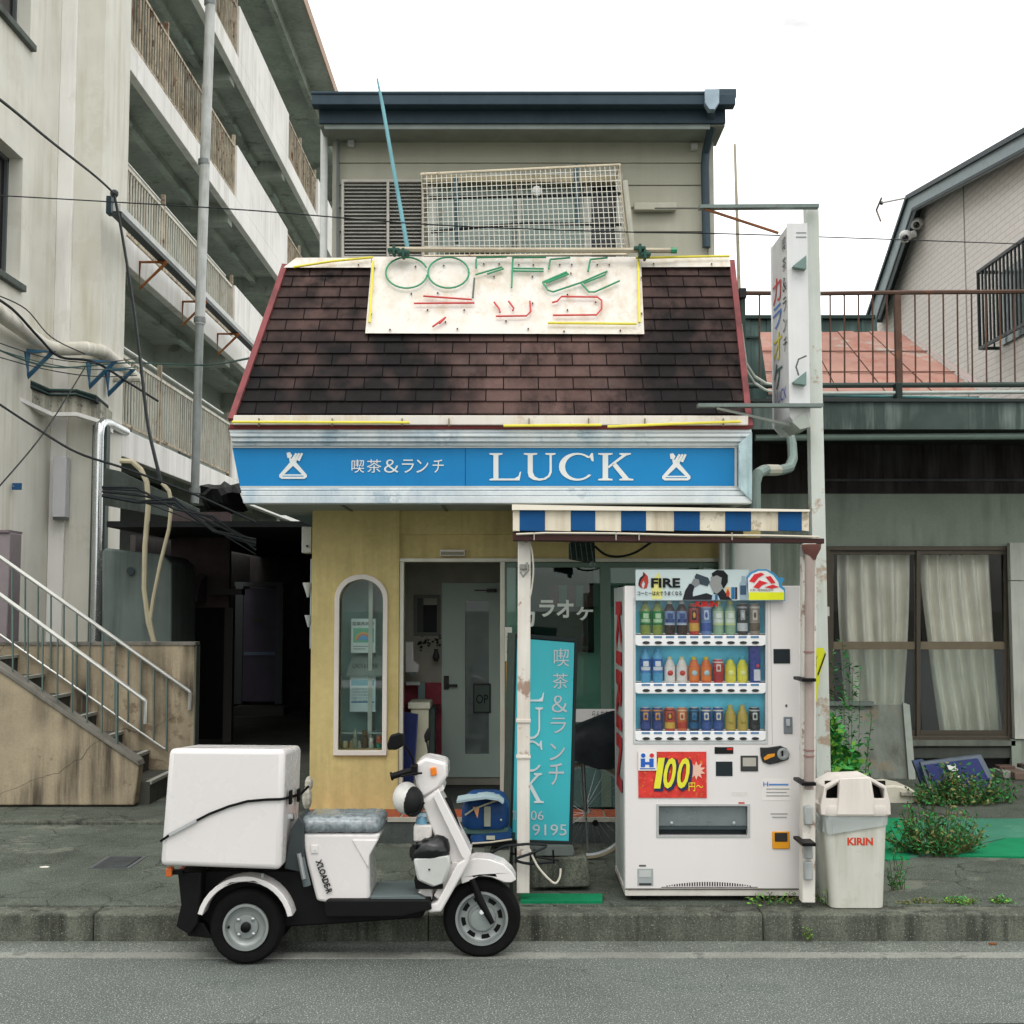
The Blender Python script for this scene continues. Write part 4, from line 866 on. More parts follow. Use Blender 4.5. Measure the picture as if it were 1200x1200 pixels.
for k, (pts, lab) in enumerate([([(141, 540), (155, 541), (165, 550), (172, 565), (174, 590), (170, 640), (169, 690), (174, 730), (183, 760)], 'thicker left one of the two pale corrugated hoses hanging above the back stair wall'), ([(190, 566), (198, 575), (201, 590), (198, 620), (188, 660), (180, 700), (176, 726), (181, 756)], 'thinner right one of the two pale corrugated hoses hanging above the back stair wall')]):
    solo('hose', MB().tube([P3(a, b, 13.0) for a, b in pts], .027-.006*k, 8), mat('hose_buff', 'b0a88e', .6, var=.1), lab, 'hose')
# tarpaulins and scrap on the lean-to roof
TARP = mat('black_tarp', '0e1211', .7, var=.4, scale=5, streak=.4)
def crumple(cx0, cx1, cy0, cy1, Y, n, seed):
    r = random.Random(seed); m = MB(); nx = n
    vs = []; W_ = 4
    for j in range(W_+1):
        for i in range(nx+1):
            x, z = P(cx0+(cx1-cx0)*i/nx, cy0+(cy1-cy0)*j/W_ + r.uniform(-2.5, 2.5), Y)
            vs.append((x, Y+.35*math.sin(PI*(j/W_))*-1+r.uniform(-.08, .08), z))
    fs = [(j*(nx+1)+i, (j+1)*(nx+1)+i, (j+1)*(nx+1)+i+1, j*(nx+1)+i+1) for j in range(W_) for i in range(nx)]
    return m.add(vs, fs)
solo('tarpaulin', crumple(243, 290, 566, 600, 12.4, 7, 5), TARP, 'bunched dark green tarpaulin under the left end of the blue sign', 'tarpaulin', smooth=0)
solo('corrugated_fence', MB().pp([(122, 548), (140, 552), (232, 596), (232, 612), (122, 592)], 16.5, 16.6), mat('grey_corrugated', '4a524e', .8, .0, streak=.6), 'dull grey corrugated sheet under the lowest balcony railing', 'fence', smooth=0)
t = thing('cable_tangle', 'tangled bundle of black and grey cables sloping down into the alley', 'cable bundle', P3(240, 600, 12.5))
for k in range(12):
    o1, o2 = rnd.uniform(-9, 9), rnd.uniform(-10, 10)
    mk('cable', MB().tube([P3(120, 576+o1*.6, 12.5), P3(160, 580+o1, 12.4), P3(205, 592+o2, 12.3), P3(250, 614+o1, 12.2), P3(300, 640+o2, 12.3)], rnd.choice([.007, .009, .013]), 5), CAB, t)
# fittings on the cafe's side wall
t = thing('meter_box', 'small white meter box on the left corner of the cafe under the soffit', 'meter', P3(360, 648, 9.6))
mk('box', MB().pb(353.5, 365, 617, 648, 9.55, 9.75), mat('meter_white', 'b8bab4', .5, streak=.3), t, bev=.006); mk('knob', MB().cyl(P3(360, 640, 9.55), P3(360, 640, 9.53), .01, 8), flat('4a4a4a'), t)
t = thing('outdoor_lamp', 'narrow white pipe with two funnel cups on the alley side of the cafe', 'pipe', P3(363, 760, 9.65))
mk('upper_cup', MB().lathe(P3(361, 700, 9.62), [(.008, 0), (.02, .04), (.04, .1), (.042, .11)], 10), flat('b8bcb8', .4), t); mk('lower_cup', MB().lathe(P3(362, 735, 9.62), [(.008, 0), (.015, .02), (.035, .09)], 10), flat('a8b0b0', .4), t)
mk('pipe', MB().tube([P3(365, 655, 9.62), P3(364, 760, 9.62)], .008, 6), flat('a8b0b0'), t)
# ================================================================ overhead cables
def cable(label, pts, r=.008, m=None, name='overhead_cable', cat='cable', grp=None, sub=6):
    ps = [Vector(P3(*p)) for p in pts]; out = []
    for i in range(len(ps)-1):
        a, b = ps[max(i-1, 0)], ps[i]; c_, d_ = ps[i+1], ps[min(i+2, len(ps)-1)]
        for k in range(sub):
            t_ = k/sub; out.append(.5*((2*b)+(-a+c_)*t_+(2*a-5*b+4*c_-d_)*t_*t_+(-a+3*b-3*c_+d_)*t_**3))
    out.append(ps[-1]); return solo(name, MB().tube(out, r, 5), m or CAB, label, cat, grp)
cable('thick twisted black cable from the upper left to the apartment block corner', [(-60, 75, 11), (0, 117, 12), (60, 166, 14), (111, 206, 16), (135, 228, 17.3)], .016)
cable('long thin wire crossing in front of the upper window', [(-40, 227, 9), (120, 236, 8.6), (300, 247, 8.4), (500, 263, 8.4), (700, 271, 8.4), (850, 274, 8.6), (1000, 279, 9.5), (1200, 286, 11), (1260, 287, 11)], .0045)
cable('heavy dark cable dropping from the corner bracket to the alley roof', [(134, 230, 17.0), (142, 270, 16.6), (155, 350, 15.5), (164, 420, 14.6), (172, 490, 13.8), (180, 530, 13.2), (189, 566, 13)], .02)
cable('sagging black cable looping over the lagged pipe', [(-20, 340, 15), (14, 362, 15.5), (45, 395, 16), (70, 418, 16.5), (110, 424, 16.9), (150, 448, 18), (185, 470, 19)], .018)
cable('black cable running from the left edge down under the blue sign', [(-20, 460, 12), (0, 474, 12), (40, 500, 12), (90, 530, 12), (150, 550, 12), (230, 580, 12), (300, 612, 12)], .012)
cable('thin cable sloping up from the lower left to the blue bracket', [(-10, 578, 13), (0, 569, 13), (53, 505, 14.5), (100, 430, 16.8)], .009)
cable('thin green wire level with the lowest balcony', [(-20, 402, 15), (60, 430, 16), (150, 425, 18), (240, 428, 19), (292, 420, 12)], .012, CABG)
cable('slack thin wire left of the lagged pipe', [(-5, 345, 15), (30, 362, 15.5), (60, 395, 16), (100, 415, 16.8)], .008)
for k in range(3): cable(['upper', 'middle', 'lower'][k]+' of three thin wires running from the left edge towards the cable ledge', [(-20, 395+k*9, 14), (50, 418+k*7, 15.5), (110, 425+k*8, 16.6), (160, 420+k*10, 18)], .007, [CAB, CABG, CAB][k])
t = thing('insulator_box', 'small dark junction box at the cable corner of the apartment block', 'junction box', P3(127, 250, 17.3))
mk('box', MB().pb(124, 130, 229, 250, 17.3, 17.45), flat('2f4048'), t, bev=.01); mk('clamp', MB().ball(P3(134, 227, 17.25), .06, 7, 5), flat('3a4044'), t, smooth=0)
# ================================================================ low building on the right
YH = 13.2
low = thing('low_building', 'low grey plastered building with a wide curtained window right of the cafe', 'building', (6, YH, .15))
GP = mat('grey_plaster', '8b9488', .85, var=.12, scale=1.6, streak=.55, scol='4f564c', sscale=.9, bump=.3, bscale=30, grain=.06)
wx0, wx1 = P(885, 600, YH)[0], 9.5
zt_ = P(1000, 578, YH)[1]
hw = [P(970, 866, YH), P(1184, 866, YH), P(1184, 641, YH), P(970, 641, YH)]
mk('front_wall', MB().prism([(wx0, .15), (wx1, .15), (wx1, zt_), (wx0, zt_)], YH, YH+.15, 'y', [hw]), GP, low)
mk('upper_wall', MB().pb(885, 1400, 500, 578, YH-.03, YH+.15), mat('dark_brown_board', '2c2525', .8, var=.25, scale=3, streak=.5, scol='5a5658'), low)
mk('board_seam', MB().pb(960, 1400, 561, 564, YH-.06, YH-.031), mat('seam_grey', '4a4a4c', .7, var=.4), low)
mk('balcony_slab', MB().box(P(862, 500, 11.9)[0], 9.5, 11.95, 16.5, P(1000, 501, 11.9)[1], P(1000, 501, 11.9)[1]+.1), mat('dark_soffit', '2c2e2c', .9), low)
mk('balcony_fascia', MB().pb(866, 1400, 470, 503, 11.9, 11.95), mat('mossy_fascia', '414c49', .8, var=.2, scale=3, streak=.7, scol='8a9690', sscale=1.2), low)
mk('fascia_lip', MB().pb(866, 1400, 467, 470.5, 11.87, 11.96), flat('343a39'), low)
mk('gutter_pipe', MB().tube([P3(885, 513, 11.98), P3(1400, 510, 11.98)], .032, 10), mat('gutter_grey_green', '6c7c74', .5, var=.1), low)
mk('side_wall', MB().box(wx0, wx0+.12, YH+.15, 18, .15, 3.4).box(wx1-.12, wx1, YH+.15, 18, .15, 3.4), GP, low)
# drain pipe S bend beside the sign
PG = mat('pipe_grey_green', '7c8c86', .5, var=.1)
mk('drain_bend', MB().tube([P3(926, 512, 11.9), P3(928, 520, 11.8), P3(929, 538, 11.5), P3(925, 548, 11.3), P3(915, 551, 11.1), P3(895, 551, 10.6), P3(888, 555, 10.4), P3(885, 566, 10.4), P3(885, 600, 10.4)], .045, 10), PG, low)
mk('pipe_tape', MB().tube([P3(897, 551, 10.65), P3(911, 551, 11.0)], .049, 10), flat('b0aea0'), low)
WF = mat('bronze_aluminium', '4b4439', .45, .4, var=.1)
def frame(name, a, b, c, d, t_, Y, dep, m, par):
    return mk(name, MB().pp([(a, c), (b, c), (b, d), (a, d)], Y, Y+dep, [[(a+t_, c+t_), (b-t_, c+t_), (b-t_, d-t_), (a+t_, d-t_)]]), m, par, bev=.003)
wfm = frame('window_frame', 968, 1186, 640, 868, 5, YH-.03, .12, WF, low)
for nm, a, b, Y in (('window_sash', 972, 1077, YH+.02), ('window_sash', 1074, 1182, YH-.01)):
    s_ = frame(nm, a, b, 645, 865, 5, Y, .03, WF, low)
    mk('mid_rail', MB().pb(a+5, b-5, 752, 761, Y, Y+.03), mat('bronze_rail', '6e6350', .45, .4), s_)
    mk('pane', MB().pb(a+5, b-5, 650, 752, Y+.012, Y+.016), glass('house_glass', (.97, .98, .97), refl=.5), s_, smooth=0)
    mk('pane', MB().pb(a+5, b-5, 761, 858 if b > 1100 else 860, Y+.012, Y+.016), glass('house_glass_milky', (.88, .91, .89), refl=.5, milky=.04), s_, smooth=0)
    mk('kick_rail', MB().pb(a+5, b-5, 856, 860.5, Y-.004, Y+.028), WF, s_)
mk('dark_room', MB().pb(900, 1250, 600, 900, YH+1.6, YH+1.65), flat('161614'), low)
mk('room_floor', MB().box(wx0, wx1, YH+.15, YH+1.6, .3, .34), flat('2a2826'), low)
def curtain(a, b, a2, b2, y0, y1, name, lab, folds, ph):
    m = MB(); n = 48; vs = []; Y = YH+.17
    for j in range(9):
        v = j/8; l_ = a+(a2-a)*v**1.5; r_ = b+(b2-b)*v**1.5
        for i in range(n+1):
            u = i/n; x, z = P(l_+(r_-l_)*u, y0+(y1-y0)*v, Y)
            d_ = .055*math.sin(u*folds*2*PI+ph+1.2*math.sin(3*v+u*4))*(1-.25*v)+.03*math.sin(u*7+ph*2+v*1.5)
            vs.append((x, Y+.06+d_, z+(.012*math.sin(u*folds*2*PI) if j == 0 else 0)))
    m.add(vs, [(j*(n+1)+i, (j+1)*(n+1)+i, (j+1)*(n+1)+i+1, j*(n+1)+i+1) for j in range(8) for i in range(n)])
    return solo(name, m, mat('curtain_cloth', 'eeeae0', .9, var=.08, scale=4, streak=.4, scol='9a9480', bump=.2), lab, 'curtain', smooth=1.2)
curtain(984, 1068, 997, 1061, 649, 862, 'curtain', 'narrow cream curtain gathered behind the left half of the grey house window', 5, .4)
curtain(1080, 1162, 1104, 1178, 649, 858, 'curtain', 'wider cream curtain hanging behind the right half of the grey house window', 6, 1.9)
mk('sill_board', MB().pb(966, 1190, 868, 874, YH-.1, YH-.001), mat('weathered_sill', '6c7269', .8, streak=.5), low)
mk('sill_lower', MB().pb(966, 1190, 876, 888, YH-.07, YH-.001), mat('sill_lower', '4a4e48', .8, streak=.5), low)
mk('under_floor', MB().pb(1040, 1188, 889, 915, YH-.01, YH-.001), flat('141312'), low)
mk('right_board', MB().pb(1184, 1205, 636, 680, YH-.12, YH-.04).pb(1187, 1210, 681, 866, YH-.12, YH-.04), mat('white_board_wall', 'b7b9b0', .7, var=.05, streak=.3), low)
mk('right_jamb', MB().pb(1186, 1215, 867, 925, YH-.1, YH-.04), GP, low)
mk('catch', MB().pb(966, 972, 711, 722, YH-.36, YH-.31), flat('c8c8c0'), low)
# roof terrace railing
tr = thing('terrace_railing', 'rust brown railing with thin bars along the roof terrace on the right', 'railing', P3(1050, 455, 12.05))
RB = mat('rust_brown_paint', '5b463c', .7, .1, var=.2, patch=.5, pcol='8a5a38', pscale=9)
mk('top_rail', MB().tube([P3(870, 343.5, 12.05), P3(960, 344, 12.05), P3(1040, 343, 12.05), P3(1400, 340, 12.05)], .021, 6), RB, tr)
mk('post', MB().pb(1050, 1057, 345, 449, 12.03, 12.09), RB, tr); mk('post', MB().pb(869, 874, 338, 455, 12.03, 12.07), mat('dark_green_post', '36443f', .6), tr)
px = 890; f = None
while px < 1300:
    if abs(px-1053) > 9:
        bm2 = P(px, 400, 12.05)[0]
        if f is None: f = mk('bar', MB().cyl(P3(px, 451, 12.05), P3(px, 344, 12.05), .0085, 5), RB, tr, smooth=0); fx = bm2
        else: again(f, tr, bm2-fx)
    px += 16.6
mk('bottom_pipe', MB().tube([P3(866, 452, 12.05), P3(1400, 450, 12.05)], .026, 8), mat('dark_pipe_green', '37433f', .5), tr)
t = thing('terrace_pipe', 'pale horizontal water pipe under the rusty terrace railing', 'pipe', P3(1050, 460, 11.98))
mk('pipe', MB().tube([P3(960, 461, 11.98), P3(1400, 458, 11.98)], .018, 8), mat('pipe_pale', 'a8b0aa', .5, .1), t); mk('pipe', MB().tube([P3(960, 463, 12.1), P3(1100, 466, 12.1), P3(1400, 476, 12.1)], .014, 8), mat('pipe_teal', '5f9a9a', .5), t)
mk('clamp', MB().pb(1050, 1058, 448, 470, 11.95, 12.05), flat('26302e'), t, bev=.01)
t = thing('hose_pair', 'two slack white hoses beside the right end of the mansard roof', 'hose', P3(885, 455, 10.5))
for k in range(2): mk('hose', MB().tube([P3(868, 380+k*8, 9.5), P3(874, 425+k*8, 9.8), P3(884, 441+k*8, 10.2), P3(897, 449+k*8, 10.7), P3(915, 452+k*9, 11.5)], .012, 6), flat('c4c8c0'), t)
t = thing('aerial_pole', 'thin bare aerial pole rising between the cafe and the terrace railing', 'pole', P3(870, 345, 12.1))
mk('pole', MB().tube([P3(869.5, 455, 12.1), P3(864, 260, 12.1), P3(861, 169, 12.1)], [.02, .015, .011], 6), mat('pole_buff', 'a7a08c', .5, var=.15, patch=.5), t); mk('bracket', MB().pb(866, 875, 337, 349, 12.0, 12.1), flat('2a2a28'), t, bev=.01)
# rusty lean-to roof
rr = thing('rusty_roof', 'faded red corrugated sheet roof behind the terrace railing', 'roof', P3(1000, 455, 13.6))
Yr0, Yr1 = 13.4, 15.6
a_, b_, c_, d_ = Vector(P3(900, 462, Yr0)), Vector(P3(1148, 462, Yr0)), Vector(P3(1055, 391, Yr1)), Vector(P3(890, 391, Yr1))
RR = mat('rusty_sheet', '9c766a', .8, .0, var=.2, scale=1.2, patch=.9, pcol='98948a', pscale=1.1, streak=.5, scol='8a4a38')
nseg = 9
for i in range(nseg):
    u0, u1 = i/nseg+.002, (i+1)/nseg-.002
    p = [a_.lerp(b_, u0), a_.lerp(b_, u1), d_.lerp(c_, u1), d_.lerp(c_, u0)]; o_ = Vector((0, 0, .02+.012*(i % 2)))
    mk('roof_sheet', MB().add([x+o_ for x in p]+[x+o_-Vector((0, 0, .02)) for x in p], [(0, 1, 2, 3), (7, 6, 5, 4), (0, 4, 5, 1), (1, 5, 6, 2), (2, 6, 7, 3), (3, 7, 4, 0)]), RR, rr, smooth=0)
for v in (.28, .62): mk('lap_seam', MB().sweep([a_.lerp(d_, v)+Vector((0, 0, .04)), b_.lerp(c_, v)+Vector((0, 0, .04))], .012, .02), flat('7a5a50'), rr)
mk('hip_flashing', MB().add([b_+Vector((0, 0, .05)), b_+Vector((.24, 0, -.02)), c_+Vector((.10, 0, -.0)), c_+Vector((0, 0, .06))], [(0, 1, 2, 3)]), mat('hip_grey', '9a8c88', .7), rr, smooth=0)
mk('front_support', MB().box(a_.x, b_.x, Yr0+.02, Yr0+.06, 3.5, a_.z-.02), flat('4a4e4c'), rr)
t = thing('green_tank', 'dark green sheet metal wall behind the railing between the cafe and the white sided house', 'wall', P3(945, 480, 16.5))
DG = mat('dark_green_sheet', '344a46', .5, .2, var=.2, streak=.6, scol='5c7a74')
gs = None
for i in range(9):
    a = 862+i*18.6
    mk('metal_sheet', MB().pb(a, a+18.2, 372, 500, 16.5+.02*(i % 2), 16.6), DG, t)
mk('rim', MB().pb(862, 1026, 369, 373, 16.44, 16.65).pb(862, 1026, 394, 396, 16.46, 16.5), flat('2a3c39'), t)
# ================================================================ white sided house far right
XH = 6.6
hs = thing('sided_house', 'white house with fine brick patterned siding and a kinked grey roof edge on the right', 'building', (XH, 18, .15))
m = mat('house_siding', 'e6dcd4', .75, var=.04, scale=2, bump=0)
n = m.node_tree.nodes; l = m.node_tree.links.new
g_ = n.new('ShaderNodeNewGeometry'); sx = n.new('ShaderNodeSeparateXYZ'); cx_ = n.new('ShaderNodeCombineXYZ'); br = n.new('ShaderNodeTexBrick')
l(g_.outputs['Position'], sx.inputs[0]); l(sx.outputs['Y'], cx_.inputs[0]); l(sx.outputs['Z'], cx_.inputs[1]); l(cx_.outputs[0], br.inputs['Vector'])
br.inputs['Scale'].default_value = 1; br.inputs['Brick Width'].default_value = .30; br.inputs['Row Height'].default_value = .085; br.inputs['Mortar Size'].default_value = .008
br.inputs['Mortar Smooth'].default_value = .3
bb = n.new('ShaderNodeBump'); bb.inputs['Strength'].default_value = .5; bb.inputs['Distance'].default_value = .012; bb.invert = True
l(br.outputs['Fac'], bb.inputs['Height']); l(bb.outputs[0], n['Principled BSDF'].inputs['Normal'])
br.inputs['Color1'].default_value = lin('f2eae4'); br.inputs['Color2'].default_value = lin('eee6e0'); br.inputs['Mortar'].default_value = lin('d8cec8')
l(br.outputs['Color'], n['Principled BSDF'].inputs['Base Color'])
wall = [yz(1026, 372, XH), yz(1068, 246, XH), yz(1200, 176, XH), yz(1330, 105, XH)]
mk('gable_wall', MB().prism([(wall[0][0], .15)]+wall+[(wall[3][0], .15)], XH, XH+5, 'x'), m, hs, smooth=0)
out_ = [yz(1017, 369, XH-.25), yz(1064, 229, XH-.25), yz(1200, 151, XH-.25), yz(1330, 76, XH-.25)]
inn = [yz(1330, 105, XH-.25), yz(1200, 178, XH-.25), yz(1070, 247, XH-.25), yz(1028, 374, XH-.25)]
mk('verge_board', MB().prism(out_+inn, XH-.25, XH-.2, 'x'), mat('verge_grey', '93a0a4', .5, .1, var=.06), hs, smooth=0)
sh_ = lambda p, d: (p[0], p[1]+d)
mk('roof_edge', MB().prism(out_+[sh_(p, -.07) for p in reversed(out_)], XH-.29, XH-.251, 'x'), flat('3c464b'), hs, smooth=0)
mk('verge_shadow_trim', MB().prism(list(reversed(inn))+[sh_(p, .045) for p in inn], XH-.27, XH-.252, 'x'), flat('2f383c'), hs, smooth=0)
mk('roof', MB().prism(out_+[sh_(p, -.14) for p in reversed(out_)], XH-.2, XH+5, 'x'), flat('4a5256'), hs, smooth=0)
mk('corner_joint', MB().box(XH-.012, XH, PX(1130, 250, XH)[1]-.01, PX(1130, 250, XH)[1]+.01, 3.5, yz(1130, 214, XH)[1]), flat('a8a098'), hs)
# grille window
GX = XH-.3
gy0, gy1 = PX(1147, 365, GX)[1], 15.2
gz0, gz1 = PX(1147, 411, GX)[2], PX(1147, 317, GX)[2]
wg = mk('window', MB().box(XH-.03, XH-.001, gy1, gy0-.05, gz0+.05, gz1-.05), flat('3d5552', .15), hs)
gr = thing('window_grille', 'black barred window grille projecting from the white sided house', 'window guard', (GX, gy0, gz0))
GB = mat('black_bar', '1c2424', .5, .2)
mk('grille_frame', MB().prism([(gy1, gz0), (gy0, gz0), (gy0, gz1), (gy1, gz1)], GX-.02, GX+.02, 'x', [[(gy1+.04, gz0+.04), (gy0-.02, gz0+.04), (gy0-.02, gz1-.04), (gy1+.04, gz1-.04)]]), GB, gr)
mk('grille_arm', MB().box(GX+.021, XH-.035, gy0-.04, gy0, gz0, gz0+.04), GB, gr); mk('grille_arm', MB().box(GX+.021, XH-.035, gy0-.04, gy0, gz1-.04, gz1), GB, gr)
f = None; y = gy0-.03
while y > gy1:
    if f is None: f = mk('bar', MB().box(GX-.012, GX+.012, y-.014, y+.014, gz0+.041, gz1-.041), GB, gr, smooth=0); fy = y
    else: again(f, gr, 0, y-fy)
    y -= .125
for k in range(2): mk('end_bar', MB().box(GX+.08+.1*k, GX+.1+.1*k, gy0-.03, gy0-.01, gz0+.041, gz1-.041), GB, gr, smooth=0)
# cameras and aerial
for px, py, lab in ((1074, 262, 'white dome security camera, the upper right one of two below the kinked roof edge'), (1061, 277, 'white dome security camera, the lower left one of two below the kinked roof edge')):
    p = Vector(PX(px, py, XH-.12 if px > 1065 else XH-.3)); t = thing('security_camera', lab, 'camera', p, 'security cameras on the white sided house')
    mk('housing', MB().ball(p, (.1, .13, .1), 12, 8), mat('camera_white', 'c8c8c6', .35), t); mk('lens', MB().ball(p+Vector((-.03, -.09, -.05)), .055, 10, 6), flat('101414', .1), t)
    mk('mount', MB().cyl(p, p+Vector((.16, .02, .05)), .06, 10), mat('camera_white', '', .4), t)
t = thing('tv_aerial', 'small V shaped television aerial beside the kinked roof edge', 'aerial', PX(1050, 236, XH-.3))
mk('boom', MB().tube([PX(1062, 232, XH-.3), PX(1032, 238, XH-.3)], .012, 5), flat('8a8a86'), t)
mk('element', MB().tube([PX(1033, 232, XH-.3), PX(1027, 246, XH-.3)], .016, 5), flat('6a5c50'), t); mk('element', MB().tube([PX(1027, 246, XH-.3), PX(1032, 259, XH-.3)], .016, 5), flat('6a5c50'), t)
mk('joint', MB().ball(PX(1033, 238, XH-.3), .035, 6, 4), flat('2c2826'), t)
# ================================================================ yard in front of the low building
zp = .15
def gpoly(name, pts, m, h, parent=None, **k):
    return MB().prism([G(a, b, zp) for a, b in pts], zp-.01, zp+h, 'z')
TURF = mat('green_turf_mat', '0f7a50', .9, var=.14, scale=4, bump=.6, bscale=120, grain=.15, patch=.3, pcol='3a8468', pscale=3)
TURF2 = mat('faded_turf_mat', '3c7660', .9, var=.14, scale=4, bump=.6, bscale=120, grain=.15, patch=.5, pcol='5c8672', pscale=3)
solo('turf_mat', gpoly('', [(1108, 1004), (1180, 984), (1400, 984), (1400, 1007), (1200, 1006)], 0, .012), TURF, 'bright green artificial turf sheet at the right edge in front of the blue panels', 'turf mat')
solo('turf_mat', gpoly('', [(1085, 960), (1400, 961), (1400, 983.5), (1178, 983), (1100, 1000), (1040, 1010), (1040, 985)], 0, .008), TURF2, 'faded green turf sheet lying behind the bright green one', 'turf mat')
solo('turf_mat', gpoly('', [(940, 960), (1060, 960), (1066, 1008), (940, 1012)], 0, .01), TURF, 'green turf sheet behind the white recycling bin', 'turf mat')
solo('turf_strip', MB().prism([G(610, 1059, zp), G(706, 1059, zp), G(706, 1050, zp), G(610, 1050, zp)], zp-.005, zp+.014, 'z'), TURF, 'narrow green turf strip on the kerb between scooter and vending machine', 'turf mat')
# leaning board
lb = thing('leaning_board', 'large weathered grey board leaning against the wall under the curtained window', 'board', P3(1010, 930, 12.4))
def lean(pts, Ya, Yb, z_of, th=.04):
    vs = []
    for k in (0, 1):
        for a, b in pts:
            v = z_of(b); Y = Ya+(Yb-Ya)*v; x, z = P(a, b, Y); vs.append((x, Y+th*k, z))
    n_ = len(pts)
    return MB().add(vs, [tuple(range(n_)), tuple(range(2*n_-1, n_-1, -1))]+[(i, i+n_, (i+1) % n_+n_, (i+1) % n_) for i in range(n_)])
zf_ = lambda b: max(0, (930-b)/105)
mk('board', lean([(953, 826), (1062, 826), (1072, 912), (1072, 925), (953, 925)], 12.35, 12.75, zf_), mat('grey_ply', '747a72', .85, var=.1, scale=2, streak=.7, scol='4a4a40', patch=.4, pcol='8a7a62', pscale=2.5, grain=.08), lb)
mk('side_batten', lean([(1058, 823), (1066, 826), (1074, 925), (1066, 925)], 12.3, 12.70, zf_, .04), mat('batten_grey', '8f968e', .8), lb)
mk('top_batten', lean([(952, 822), (1024, 822), (1024, 827), (952, 827)], 12.3, 12.70, zf_, .05), mat('batten_dark', '5d6560', .8), lb)
# bucket and white case behind the bin
t = thing('bucket', 'white round bucket standing behind the recycling bin', 'bucket', P3(1017, 950, 9.8))
bx_, bz_ = P(1017, 916, 9.8)
mk('pail', MB().lathe((bx_, 9.8, .15), [(.07, 0), (.085, .1), (.097, bz_-.15+.0), (.0955, bz_-.15), (.08, .12)], 18), mat('bucket_white', 'b9bfba', .5, streak=.3), t); mk('rim', MB().lathe((bx_, 9.8, bz_-.012), [(.098, -.012), (.106, -.01), (.106, .008), (.098, .01)], 18), mat('bucket_white', '', .5), t)
t = thing('stack_crate', 'pale upturned plastic crate under the bucket', 'crate', P3(1020, 1000, 9.8))
mk('box', MB().pb(985, 1035, 950, 960, 9.5, 10.0), mat('case_white', 'c9c4b4', .5), t)
t = thing('plastic_case', 'flat cream plastic case lying behind the recycling bin beside the leaning board', 'case', P3(1055, 945, 11))
mk('case', MB().pp([(1018, 922), (1050, 920), (1066, 923), (1077, 930), (1074, 940), (1060, 944), (1018, 944)], 10.9, 11.3), mat('case_white', '', .5), t, bev=.02)
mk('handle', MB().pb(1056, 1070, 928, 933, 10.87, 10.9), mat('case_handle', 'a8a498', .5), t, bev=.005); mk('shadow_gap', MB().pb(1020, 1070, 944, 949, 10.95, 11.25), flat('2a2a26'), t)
# blue folding panels
t = thing('folding_table', 'dark blue folded panel with a metal rim tilted under the window', 'panel', P3(1120, 935, 12.2))
NB = mat('navy_vinyl', '232c60', .5, var=.15, scale=3)
mk('rim', lean([(1078, 893), (1150, 884), (1171, 924), (1168, 936), (1098, 938), (1088, 924)], 11.15, 11.5, zf_, .05), mat('rim_grey', '4a5560', .45, .3), t, bev=.008)
mk('panel', lean([(1084, 897), (1146, 889), (1165, 926), (1163, 934), (1102, 935)], 11.12, 11.47, zf_, .03), NB, t)
mk('centre_strap', lean([(1108, 896), (1120, 895), (1132, 936), (1120, 936)], 11.10, 11.45, zf_, .02), mat('strap_teal', '33474c', .6), t)
mk('sticker', lean([(1110, 897), (1120, 896.5), (1123, 903), (1113, 904)], 11.08, 11.43, zf_, .01), flat('c8ccc8'), t)
mk('sticker', lean([(1113, 911), (1124, 908), (1129, 921), (1119, 924)], 11.08, 11.43, zf_, .01), flat('d4cfc4'), t); mk('sticker', lean([(1114, 912), (1121, 911), (1123, 918), (1116, 919)], 11.07, 11.42, zf_, .008), flat('c88a4a'), t)
mk('second_panel', lean([(1070, 892), (1082, 890), (1094, 936), (1086, 936)], 11.25, 11.6, zf_, .05), mat('second_panel', '3a4a68', .5), t)
t = thing('brick_pile', 'low pile of rubble and bricks at the right end under the window', 'rubble', P3(1180, 930, 12.6))
for i in range(9):
    x, z = P(rnd.uniform(1150, 1198), 0, 12.6)[0], .15; s_ = rnd.uniform(.04, .07)
    mk('stone', MB().box(x-s_*1.6, x+s_*1.6, 12.5+rnd.uniform(-.2, .2), 12.75+rnd.uniform(-.1, .1), z, z+s_*rnd.uniform(1, 2.4)), flat(rnd.choice(['5a4640', '7c7a72', '6a5a50', '8e8f88'])), t, bev=.008)
# yellow warning sign on the pilaster
t = thing('yellow_sign', 'bright yellow sign with black lettering hanging on the pilaster behind the column', 'sign', P3(961, 850, 8.5))
mk('plate', MB().pp([(953, 760), (965, 759), (968, 767), (961, 790), (957, 822), (953, 822)], 8.5, 8.51), flat('cdd02c'), t); ptext('イ', 954, 958, 768, 782, 8.495, 'lettering', flat('202018'), t); mk('line', MB().pp([(958, 790), (967, 765), (968, 767), (959, 792)], 8.494, 8.498), flat('303020'), t)
